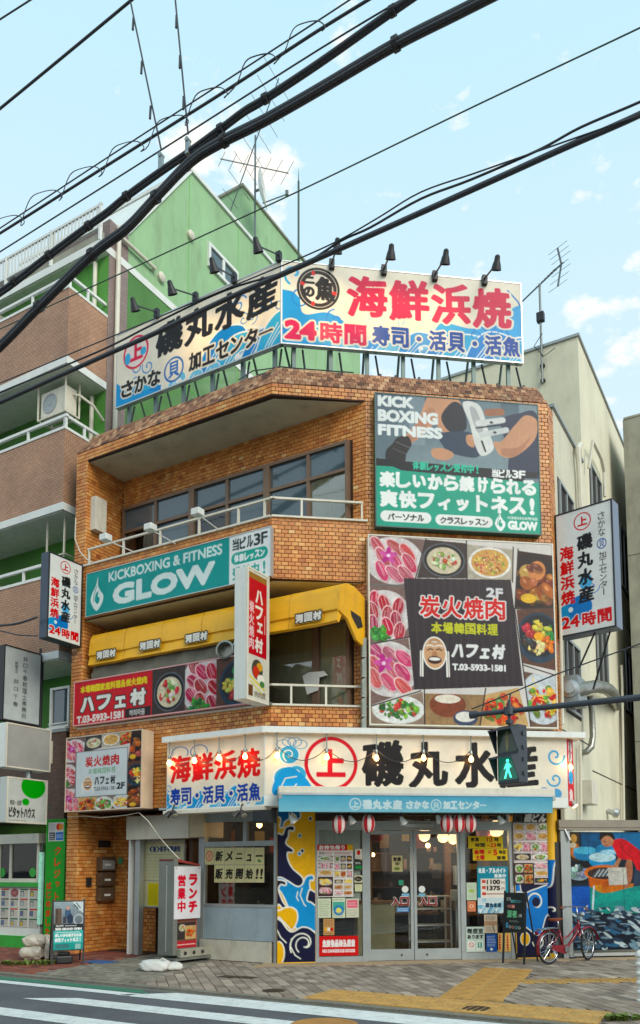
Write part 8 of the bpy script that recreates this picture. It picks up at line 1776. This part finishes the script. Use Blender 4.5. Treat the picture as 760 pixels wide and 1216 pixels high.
c.rect(0, 0, WU, 60, (24, 36, 50)); c.rect(14, 0, 50, 34, (24, 84, 130)); c.rect(40, 0, WU, 22, (40, 110, 160)); c.rect(0, 30, 30, 60, (22, 24, 30)); c.rect(0, 0, 12, 34, (60, 50, 36)); c.ell(5, 8, 4, 5, (196, 150, 80)); c.ell(6, 22, 6, 9, (196, 110, 40)); c.ell(4, 16, 4, 3, (206, 196, 170))
c.ell(18, 26, 14, 8, (50, 130, 180)); c.ell(18, 22, 14, 4.4, (90, 180, 214)); c.ell(44, 22, 14, 8, (46, 130, 180)); c.ell(38, 34, 16, 9, (44, 150, 206)); c.ell(38, 30, 16, 5.5, (190, 224, 232)); c.ell(46, 24, 10, 3, (160, 206, 226))
c.ell(10, 50, 12, 7, (150, 170, 180)); blob_fill(c, 8, 46, 14, 7, [(206, 220, 226), (120, 140, 150), (60, 70, 80)], 24, 5, .2, .6)
c.poly([(20, 42), (60, 42), (62, 62), (56, 82), (34, 82), (22, 70)], (196, 96, 40)); c.ell(40, 48, 24, 9, (222, 120, 56)); c.ell(40, 49, 20, 7, (60, 44, 40))
for k in range(12): c.line([(26+k*2.4, 53-k*.2), (32+k*2.4, 45-k*.2)], 1.3, (206, 216, 220) if k % 2 else (90, 100, 110))
c.poly([(34, 66), (80, 60), (76, 84), (38, 86)], (206, 120, 40), .8); c.rect(28, 62, 36, 84, (210, 150, 50), .7)
SKN = (186, 128, 96)   # the fisherman in the picture
c.poly(curve([(77, 44), (89, 40), (101, 50), (97, 90), (89, 92), (85, 70), (79, 88), (73, 86)]), (44, 60, 80)); c.poly(curve([(59, 28), (63, 26), (55, 44), (49, 52), (45, 50)]), SKN); c.poly(curve([(67, 34), (73, 34), (73, 52), (67, 66), (61, 62)]), (166, 106, 78))
c.poly(curve([(50, 12), (61, 8), (73, 14), (91, 30), (97, 44), (81, 46), (73, 34), (59, 32), (53, 22)]), (206, 34, 50)); c.line([(59, 12), (65, 24), (75, 32)], 1, (150, 20, 36)); c.ell(45, 10, 7.5, 8, SKN, .4); c.poly(curve([(36, 10), (37, 1), (45, -2), (53, 4), (53, 10), (47, 5), (41, 6)]), (30, 24, 24)); c.line([(40, 11), (43, 12)], .9, (60, 36, 30)); c.line([(41, 16), (45, 16)], .8, (150, 60, 56))
c.poly([(44, 42), (66, 42), (67, 62), (45, 63)], (206, 204, 194)); scrib(c, 48, 46, 62, 58, 5, (150, 150, 146), .4)
c.poly(curve([(0, 70), (20, 64), (40, 72), (80, 64), (WU, 60), (WU+6, 92), (60, 96), (30, 98), (0, 100)]), (20, 140, 130)); c.poly(curve([(20, 76), (60, 70), (WU, 68), (WU, 76), (60, 80), (24, 84)]), (40, 160, 146), .6); c.rect(0, 64, 22, 98, (30, 90, 180)); c.line([(27, 64), (24, 100)], 2, (206, 220, 230)); c.rect(0, 96, WU, 138, (18, 26, 40))
rs = random.Random(8)
for k in range(150):
    x, y = rs.uniform(0, WU), rs.uniform(88, 136); c.ell(x, y, rs.uniform(3, 11), rs.uniform(1, 3), rs.choice([(30, 44, 64), (60, 84, 106), (120, 150, 166), (190, 206, 210), (16, 22, 34), (50, 96, 130), (40, 60, 80)]), rs.uniform(-.2, .8))
for k in range(26): x, y = rs.uniform(10, WU), rs.uniform(86, 104); c.ell(x, y, rs.uniform(1, 4), 1, (190, 206, 210), rs.uniform(-1, 1))
c.rect(22, 0, 22.6, 138, (20, 30, 40), .6); c.rect(62, 0, 62.6, 138, (20, 30, 40), .6)
for k in range(60):
    x, y = rs.uniform(0, WU), rs.uniform(92, 136); a = rs.uniform(-.3, .6); l = rs.uniform(5, 13); c.poly(curve([(x, y), (x+l*.4, y-l*.14), (x+l, y+l*a*.2), (x+l*.4, y+l*.16)], 5), rs.choice([(20, 28, 44), (44, 66, 92), (86, 112, 132)])); c.line([(x+l*.15, y+.6), (x+l*.8, y+.4)], .8, (170, 190, 200), .8)
c.noise(.22, 1.6, 5); c.noise(.18, 6, 6); c.a *= .86
fsheet('printed_picture', c, gf, gw0, gw1, gz0, gz1, -.004, GT)
mb = MB(gf); mb.tube([(gx(671), -.06, gf.px(671, 985)[1]), (gx(676), -.10, gf.px(671, 998)[1])], .02, 6); obj('latch', mb, m_alu, GT)
u = gx(657); mb = MB(gf); mb.box(gx(660), gx(665.5), -.01, .12, 0, gf.px(660, 1000)[1]); obj('black_post', mb, m_black, label='narrow black post between the wave pillar and the fish market gate', cat='post')
g_ = ground(763, 1189); BO = thing('bollard', 'white ribbed post cut off by the right edge of the photo', 'bollard', g_)
h = plumb(g_, 1128); pr = [(0, .07), (.02, .07)]
for k in range(5): z = .02+(h-.06)*k/5; pr += [(z+.01, .05), (z+(h-.06)/5-.05, .05), (z+(h-.06)/5-.03, .068), (z+(h-.06)/5-.01, .068)]
pr += [(h-.02, .05), (h, .02)]; mb = MB(); mb.lathe((g_.x, g_.y, 0), (0, 0, 1), pr, 16); obj('post', mb, m_white, BO, smooth='auto')
# ================================================================ pedestrian signal on its arm
def atdepth(x, y, Y): d = ray(x, y); return EYE+d*(Y/d.y)
A0 = atdepth(560, 849, 10.4); zA_ = A0.z
def athz(x, y, z): d = ray(x, y); return EYE+d*((z-EYE.z)/d.z)
A1 = athz(762, 828, zA_); ad = (A1-A0); ad.z = 0; L_arm = ad.length; ad.normalize()
m_sig = mat('signal_grey_metal', srgb(62, 68, 76), rough=.45, metal=.2, var=.1, dirt=.1)
SG = thing('pedestrian_signal', 'dark pedestrian signal with a green walking figure hanging from a grey arm', 'traffic signal', A0)
mb = MB(); mb.tube([A0, A0+ad*(L_arm+1.6)], [.032, .05], 12); mb.tube([A0-ad*.02, A0+ad*.08], .052, 12); obj('arm', mb, m_sig, SG, smooth='auto')
mb = MB(); p = A0+ad*(L_arm+1.6); mb.tube([(p.x, p.y, -.1), (p.x, p.y, zA_+.6)], .1, 14); obj('pole', mb, m_sig, SG, smooth='auto')
best = min(range(100), key=lambda k: abs(project(A0+ad*(L_arm*k/100))[0]-605)); hp = A0+ad*(L_arm*best/100)
mb = MB(); mb.tube([hp+Vector((0, 0, .14)), hp-Vector((0, 0, .24))], .022, 8); mb.tube([hp+Vector((0, 0, .05)), hp-Vector((0, 0, .05))], .07, 10); mb.tube([hp-Vector((0, 0, .12)), hp-Vector((0, 0, .17))], .05, 10); mb.tube([hp+Vector((0, 0, .1)), hp+Vector((.02, 0, .22))], .012, 6); obj('bracket', mb, m_sig, SG, smooth='auto')
su = Vector((.62, -.78, 0)).normalized(); hf2 = Frame(hp-Vector((0, 0, zA_)), su)          # face looks left and to the street
zt1 = plumb(hp, 862); zb1 = plumb(hp, 931); hw = .175
mb = MB(hf2); mb.box(-hw, hw, -.05, .13, zb1, zt1); obj('housing', mb, m_sig, SG, bevel=.015)
for z in (zb1+.12, zb1+.3, zt1-.3, zt1-.12): mb = MB(hf2); mb.box(hw, hw+.018, .02, .055, z-.02, z+.03); obj('latch', mb, m_sig, SG)
zmid = (zb1+zt1)/2
m_sg0 = mat('unlit_signal_lens', srgb(66, 84, 66), rough=.2, var=.2); m_sg1 = mat('dark_green_lens', srgb(14, 46, 38), rough=.2, emit=(.02, .25, .16), estr=.25, var=0); m_man = mat('green_signal_glow', (.1, .9, .6), emit=(.06, .8, .5), estr=1.3, var=0); m_man0 = mat('unlit_figure', srgb(150, 140, 96), rough=.4)
for za_, zb2, lens, on in ((zmid+.03, zt1-.05, m_sg0, 0), (zb1+.05, zmid-.03, m_sg1, 1)):
    mb = MB(hf2); mb.box(-.15, .15, -.056, -.05, za_, zb2); ln = obj('lens', mb, lens, SG)
    mb = MB(hf2); mb.prism([(-.05, zb2+.03), (-.21, zb2-.01), (-.21, zb2-.03), (-.05, zb2+.01)], -.19, .19, 'u')
    for s in (-1, 1): mb.prism([(-.05, zb2+.02), (-.21, zb2-.02), (-.07, za_-.0), (-.05, za_)], s*.185, s*.175, 'u')
    obj('visor', mb, m_sig, SG)
    zc = (za_+zb2)/2; hh = (zb2-za_)/2; F = lambda L: [(x*hh, zc+z*hh) for x, z in L]; mm = m_man if on else m_man0
    mb = MB(hf2); mb.lathe((0, -.0575, zc+hh*.66), (0, -1, 0), [(0, hh*.16), (.002, hh*.16), (.002, 0)], 12)
    if on:
        mb.prism(F([(-.16, .46), (.16, .46), (.2, .1), (.16, -.12), (-.16, -.12), (-.2, .1)]), -.0597, -.0575, 'v'); mb.prism(F([(-.16, -.12), (.04, -.12), (-.2, -.86), (-.4, -.86)]), -.0597, -.0575, 'v'); mb.prism(F([(-.02, -.12), (.16, -.12), (.44, -.8), (.26, -.86)]), -.0596, -.0574, 'v'); mb.prism(F([(-.16, .44), (-.2, .1), (-.42, -.1), (-.36, .1)]), -.0595, -.0573, 'v'); mb.prism(F([(.16, .44), (.4, .16), (.36, .02), (.18, .2)]), -.0595, -.0573, 'v')
    else: mb.prism(F([(-.2, .46), (.2, .46), (.2, -.1), (.12, -.86), (-.12, -.86), (-.2, -.1)]), -.0597, -.0575, 'v')
    obj('figure', mb, mm, ln)
# ================================================================ ducts and pipes in the alley
def rp(x, y, v): u, z = Rf.px(x, y, v); return (u, v, z)
DC = thing('ventilation_duct', 'silver spiral ventilation duct bending down the pale side wall', 'duct', Rf.P(*rp(700, 850, -.3)))
duct = [rp(680, 822, -.18), rp(692, 818, -.30), rp(706, 815, -.34), rp(720, 817, -.34), rp(728, 824, -.30), rp(731, 834, -.12), rp(731, 838, -.02)]
dense = []
for i in range(len(duct)-1):
    for k in range(6): dense.append(tuple(duct[i][j]*(1-k/6)+duct[i+1][j]*k/6 for j in range(3)))
dense.append(duct[-1]); sm = dense[:]
for _ in range(3): sm = [sm[0]]+[tuple((sm[i-1][j]+sm[i][j]*2+sm[i+1][j])/4 for j in range(3)) for i in range(1, len(sm)-1)]+[sm[-1]]
mb = MB(Rf); mb.tube(sm, [.125 if i % 4 else .132 for i in range(len(sm))], 14); obj('pipe', mb, m_foil, DC, smooth='auto'); mb = MB(Rf); mb.tube([rp(701, 826, -.22), rp(703, 845, -.22), rp(704, 875, -.22), rp(702, 887, -.2), rp(696, 893, -.12), rp(690, 894, -.02)], [.065, .062, .062, .066, .062, .062], 12); obj('down_pipe', mb, m_foil, DC, smooth='auto')
a = rp(683, 820, -.2); mb = MB(Rf); mb.box(a[0]-.2, a[0]+.5, -.30, -.01, a[2]-.25, a[2]+.25); obj('fan_casing', mb, m_galv, DC)
mb = MB(Rf); mb.lathe((a[0]-.2, -.16, a[2]), (-1, 0, 0), [(0, .16), (.03, .16), (.05, .10), (.1, .10), (.1, 0)], 18); obj('fan_cap', mb, m_alu, DC, smooth='auto')
def pipe(name, label, pts, r, m, v=-.1): mb = MB(Rf); mb.tube([rp(x, y, vv) for x, y, vv in pts], r, 8); return obj(name, mb, m, smooth='auto', label=label, cat='pipe')
pipe('wall_pipe', 'cream pipe rising from behind the projecting sign up the pale side wall', [(691, 640, -.1), (688, 560, -.1), (686, 533, -.1), (689, 528, -.08)], .06, m_offw)
pipe('wall_pipe', 'thin bent cream pipe near the roof of the cream building', [(699, 556, -.1), (704, 524, -.2), (714, 545, -.15), (717, 560, -.1), (718, 590, -.1)], .035, m_offw)
pipe('wall_pipe', 'cream pipe just right of the food billboard', [(668, 860, -.07), (665, 700, -.07), (664, 640, -.07)], .03, m_offw)
pipe('wall_pipe', 'cream pipe beside the lit bulbs at the right end of the fascia', [(690, 975, -.09), (689, 885, -.09)], .03, m_offw)
pipe('wall_pipe', 'long thin pipe in the middle of the alley wall', [(741, 975, -.09), (739, 815, -.09), (738, 790, -.09)], .03, m_offw)
a = rp(696, 942, -.1); mb = MB(Rf); mb.box(a[0]-.15, a[0]+.35, -.25, -.01, a[2]-.22, a[2]+.25); obj('junction_box', mb, m_offw, label='white junction box on the alley wall below the silver duct', cat='junction box', bevel=.01)
a = rp(726, 963, -.1); mb = MB(Rf); mb.lathe((a[0], -.02, a[2]), (0, -1, -.3), [(0, .06), (.1, .06), (.16, .11), (.24, .09), (.25, 0)], 14); obj('wall_lamp', mb, m_alu, label='small unlit wall lamp low in the alley', cat='lamp', smooth='auto')
# ================================================================ roof antennas
m_ant = mat('antenna_metal', srgb(104, 112, 112), rough=.4, metal=.6, var=.1)
def yagi(T, c, d, l, n, w0, w1, up_tilt=0.):
    d = Vector(d).normalized(); s = d.cross(Vector((0, 0, 1))).normalized(); mb = MB(); mb.tube([c-d*l*.5, c+d*l*.5], .018, 5); obj('boom', mb, m_ant, T)
    for i in range(n): q = c+d*l*(-.48+.96*i/(n-1)); w = w0+(w1-w0)*i/(n-1); mb = MB(); mb.tube([q-s*w, q+s*w], .008, 4); obj('element', mb, m_ant, T)
fa = Frame(Rf.P(2.75, 0, 0), dL); ux, uz = fa.px(644, 440, -.06); AN = thing('tv_antenna', 'slim rooftop television antenna on a mast fixed to the cream building', 'antenna', fa.P(ux, -.06, uz-.3)); zt_a = fa.px(640, 338, -.06)[1]
mb = MB(fa); mb.tube([(ux, -.08, uz-.3), (ux, -.08, zt_a)], .026, 6); obj('mast', mb, m_ant, AN)
mb = MB(fa); mb.box(ux-.05, ux+.05, -.07, .0, uz-.25, uz-.2); mb.box(ux-.05, ux+.05, -.07, .0, uz+.1, uz+.15); obj('wall_clamp', mb, m_black, AN)
mb = MB(fa); mb.tube([(ux+.03, -.1, zt_a-1.2), (ux-.15, -.12, zt_a-1.45), (ux+.05, -.1, zt_a-1.75), (ux+.3, -.1, uz+.4)], .01, 4); obj('coax_cable', mb, m_black, AN); mb = MB(fa); mb.box(ux-.08, ux+.08, -.14, -.02, zt_a-.9, zt_a-.7); obj('booster_box', mb, m_black, AN)
pa_, pb_ = fa.px(620, 358, -.06), fa.px(668, 312, -.06); qa, qb = fa.P(pa_[0], -.06, pa_[1]), fa.P(pb_[0], -.06, pb_[1])
d = (qb-qa); c_ = (qa+qb)/2; mb = MB(); mb.tube([qa, qb], .018, 5); obj('boom', mb, m_ant, AN)
s_ = Vector((.5, -.85, -.1)).normalized()
for i in range(12): q = qa+d*(.05+.9*i/11); w = .08+.014*i; mb = MB(); mb.tube([q-s_*w, q+s_*w], .007, 4); obj('element', mb, m_ant, AN)
for sg in (-1, 1):
    e_ = qb+Vector((-.1, 0, .35*sg)) if sg > 0 else qb+Vector((-.12, 0, -.55)); mb = MB(); mb.tube([qb-d*.03, e_], .022, 5); obj('reflector_arm', mb, m_ant, AN)
    for k in range(3): q = qb.lerp(e_, (k+1)/3); mb = MB(); mb.tube([q-s_*.28, q+s_*.28], .006, 4); obj('element', mb, m_ant, AN)
ga = Frame(Ng.P(0, 1.0, 0), dR); gu, gz2 = Ng.px(302.5, 290, 1.0); zt_ = Ng.px(301, 158, 1.0)[1]
AN2 = thing('antenna_mast', 'tall mast with crossed television antennas and a white dish on the green block', 'antenna', Ng.P(gu, 1.0, gz2-.8))
mb = MB(Ng); mb.tube([(gu, 1.0, gz2-1.5), (gu, 1.0, zt_)], .03, 6); obj('mast', mb, m_ant, AN2)
z_ = lambda y: Ng.px(302, y, 1.0)[1]; P_ = lambda y: Ng.P(gu, 1.0, z_(y))
yagi(AN2, P_(178)+Vector((-.1, 0, 0)), (.42, -.2, 1.0), 4.6, 9, .55, .9); yagi(AN2, P_(196), (.9, .5, .25), 2.4, 7, .3, .5)
dc = P_(226)+Vector((.25, -.1, 0)); mb = MB(); mb.lathe(dc, (.95, -.1, .12), [(-.12, 0), (-.10, .2), (-.04, .42), (.03, .58), (.04, .58), (-.03, .42), (-.09, .2), (-.11, 0)], 22); obj('dish', mb, m_white, AN2, smooth='auto'); mb = MB(); mb.tube([dc+Vector((0, 0, -.5)), dc+Vector((.75, -.05, -.25))], .02, 5); mb.box(dc.x+.72, dc.x+.82, dc.y-.1, dc.y, dc.z-.28, dc.z-.14); obj('feed_arm', mb, m_ant, AN2); mb = MB(); mb.tube([P_(226), dc], .04, 6); obj('dish_bracket', mb, m_ant, AN2)
gu3, gz3 = Ng.px(354.5, 305, 1.0); RD = MB(Ng); RD.tube([(gu3, 1.0, gz3-1.2), (gu3, 1.0, Ng.px(354.5, 215, 1.0)[1])], .035, 6); RD.tube([(gu3, 1.0, Ng.px(354.5, 216, 1.0)[1]), (gu3, 1.0, Ng.px(354.5, 200, 1.0)[1])], [.02, .004], 5); obj('lightning_rod', RD, mat('dark_green_pole', srgb(60, 84, 74), rough=.5), label='thin upright lightning rod behind the right roof billboard', cat='lightning rod')
# ================================================================ overhead cables, strung along the street
CV_ = -2.9
def cabl(name, label, px_pts, r, v=CV_, m=None, n=6, sub=5, parent=None, cat='cable', group='overhead cables'):
    pts = []
    for i in range(len(px_pts)-1):
        p0, p1, p2, p3 = px_pts[max(0, i-1)], px_pts[i], px_pts[i+1], px_pts[min(len(px_pts)-1, i+2)]
        for k in range(sub):
            t = k/sub; pts.append(tuple(.5*(2*p1[j]+(-p0[j]+p2[j])*t+(2*p0[j]-5*p1[j]+4*p2[j]-p3[j])*t*t+(-p0[j]+3*p1[j]-3*p2[j]+p3[j])*t**3) for j in (0, 1)))
    pts.append(px_pts[-1]); q = [Lf.px(x, y, v) for x, y in pts]
    def beyond(a, b): l = math.hypot(a[0]-b[0], a[1]-b[1]); return [(a[0]+(a[0]-b[0])/l*t, a[1]+(a[1]-b[1])/l*t) for t in (3, 6, 10)]
    if v < -2 and r > .0082: q = beyond(q[0], q[5])[::-1]+q+beyond(q[-1], q[-6])
    elif v > -2: q = beyond(q[0], q[5])[::-1]+q
    mb = MB(Lf); mb.tube([(u, v, z) for u, z in q], r, n)
    if parent is not None: return obj(name, mb, m or m_rubber, parent, smooth=True)
    return obj(name, mb, m or m_rubber, smooth=True, label=label, cat=cat, group=group)
PA = [(-40, 445), (0, 411), (46, 364), (109, 302), (150, 271), (185, 234), (227, 191), (265, 167), (315, 142), (380, 105), (470, 52), (545, 14), (620, -24)]
PB_ = [(-40, 375), (0, 347), (17, 335), (58, 303), (105, 268), (127, 252), (150, 233), (190, 204), (225, 180), (262, 153), (290, 132), (315, 117), (380, 74), (465, 14), (520, -24)]
def bundle(label, P, offs, r, ties, grp):
    c = Lf.px(*P[len(P)//2], CV_); T = thing('cable_bundle', label, 'cable', Lf.P(c[0], CV_, c[1]), group=grp)
    for k, (dv, dy) in enumerate(offs): cabl('strand', None, [(x, y+dy) for x, y in P], r*(1 if k < 2 else .6), CV_+dv, parent=T, n=8)
    for x, y in ties: u, z = Lf.px(x, y, CV_); mb = MB(Lf); mb.tube([(u-.035, CV_, z+.0), (u+.035, CV_, z+.0)], r*2.2, 10); obj('cable_tie', mb, m_black, T)
bundle('thickest black cable bundle sweeping from the left edge up past the green block', PA, [(0, -3), (.02, 4), (-.04, 0)], .041, [(46, 364), (109, 302), (185, 234), (266, 167), (470, 52)], 'overhead cable bundles')
bundle('second black cable bundle joining the thickest one above the green block', PB_, [(0, -2), (.03, 3)], .031, [(17, 334), (58, 303), (105, 268), (150, 233), (262, 153), (315, 117), (466, 13)], 'overhead cable bundles')
C1 = [(-30, 294), (0, 277), (120, 201), (190, 157), (260, 113), (320, 74), (380, 35), (450, -8)]
cabl('overhead_cable', 'dark overhead cable with a thin wire looping round it in the upper left', C1, .020)
cabl('overhead_cable', 'thin overhead cable just above the looped one in the upper left', [(-30, 290), (0, 271), (120, 192), (260, 101), (380, 23), (430, -10)], .010)
loops = []
for (x, y) in ((5, 258), (50, 228), (97, 200), (147, 170), (200, 139), (246, 106), (305, 66), (362, 27)):
    loops += [(x-24, y+34), (x-14, y+8), (x, y), (x+16, y-2), (x+24, y+5), (x+20, y+10)]
cabl('lashing_wire', 'thin wire looping in arcs round the upper left cable', loops, .008, CV_-.03, sub=4, n=4)
cabl('overhead_cable', 'thin straight cable between the looped cable and the bundles', [(-30, 318), (0, 299), (190, 179), (380, 58), (500, -14)], .011)
cabl('overhead_cable', 'dark cable crossing the upper left corner of the sky', [(-20, 143), (0, 129), (155, 1), (190, -30)], .022)
cabl('overhead_cable', 'short thin cable in the extreme upper left corner', [(-20, 36), (0, 23), (36, 0), (60, -16)], .014)
cabl('overhead_cable', 'thin green wire crossing the middle of the sky down to the left', [(800, 12), (760, 33), (570, 123), (380, 215), (260, 271), (180, 308), (62, 362), (-20, 400)], .009, m=MATS['dark_green_pole'])
cabl('overhead_cable', 'thick black cable running in front of the roof billboards from right to left', [(820, 104), (760, 136), (665, 178), (570, 221), (400, 297), (267, 356), (190, 393), (120, 424), (0, 478), (-40, 496)], .034)
cabl('overhead_cable', 'thinner wavy cable just above the thick one crossing the roof billboards', [(820, 92), (760, 121), (690, 151), (640, 178), (560, 213), (500, 236), (440, 270), (405, 286), (350, 319), (267, 345), (180, 386), (120, 416), (0, 466), (-40, 484)], .014)
cabl('overhead_cable', 'second thin cable twisting beside the wavy one at right', [(640, 179), (600, 193), (560, 207), (500, 228), (450, 258), (405, 284), (360, 305), (300, 330)], .009, CV_-.03)
cabl('overhead_cable', 'thick short cable reaching the left projecting sign from the left edge', [(-30, 746), (0, 743), (22, 740), (44, 733)], .024, -1.0)
cabl('overhead_cable', 'thin short cable below the thick one at the left projecting sign', [(-30, 744), (0, 749), (22, 754), (44, 755)], .013, -1.0)
cabl('overhead_cable', 'thin cable rising to the right in front of the silver duct', [(560, 842), (600, 826), (660, 801), (720, 779), (800, 750)], .008, -2.2)
for i, (a, b) in enumerate((((150, -12), (191, 200)), ((206, -12), (223, 182)))):
    (ux1, uz1), (ux0, uz0) = Lf.px(*a, CV_), Lf.px(*b, CV_); T = thing('suspension_rod', ['left one of the two thin rods holding the cable bundles from above', 'right one of the two thin rods holding the cable bundles from above'][i], 'rod', Lf.P(ux0, CV_, uz0), group='rods holding the cable bundles')
    mb = MB(Lf); mb.tube([(ux1+(ux1-ux0)*.8, CV_, uz1+(uz1-uz0)*.8), (ux0, CV_, uz0+.3)], .013, 6); obj('rod', mb, m_rubber, T)
    for t in (.2, .45, .7): mb = MB(Lf); x, z = ux1+(ux0-ux1)*t, uz1+(uz0-uz1)*t; mb.tube([(x-(ux1-ux0)*.012, CV_, z+.10), (x, CV_, z-.10)], .018, 6); obj('sleeve', mb, m_rubber, T)
    mb = MB(Lf); mb.box(ux0-.03, ux0+.03, CV_-.03, CV_+.03, uz0-.02, uz0+.18); mb.tube([(ux0, CV_-.04, uz0+.2), (ux0, CV_+.04, uz0+.2)], .035, 10); obj('clamp', mb, m_galv, T)
mb = MB(Lf); mb.tube([(Lf.px(x, y, -.05)[0], -.05, Lf.px(x, y, -.05)[1]) for x, y in ((90, 615), (89, 640), (95, 655), (103, 664), (110, 668))], .012, 5); obj('loose_cable', mb, m_offw, label='pale loose cable curving from the brick column to the balcony coping', cat='cable')
mb = MB(Lf); mb.tube([(Lf.px(x, y, -.2)[0], -.2, Lf.px(x, y, -.2)[1]) for x, y in ((80, 970), (100, 969), (120, 971), (150, 968), (165, 965), (176, 975), (190, 995), (205, 1012), (213, 1020))], .009, 5); obj('loose_cable', mb, m_offw, label='thin pale cable drooping under the menu board down to the lunch sign', cat='cable')
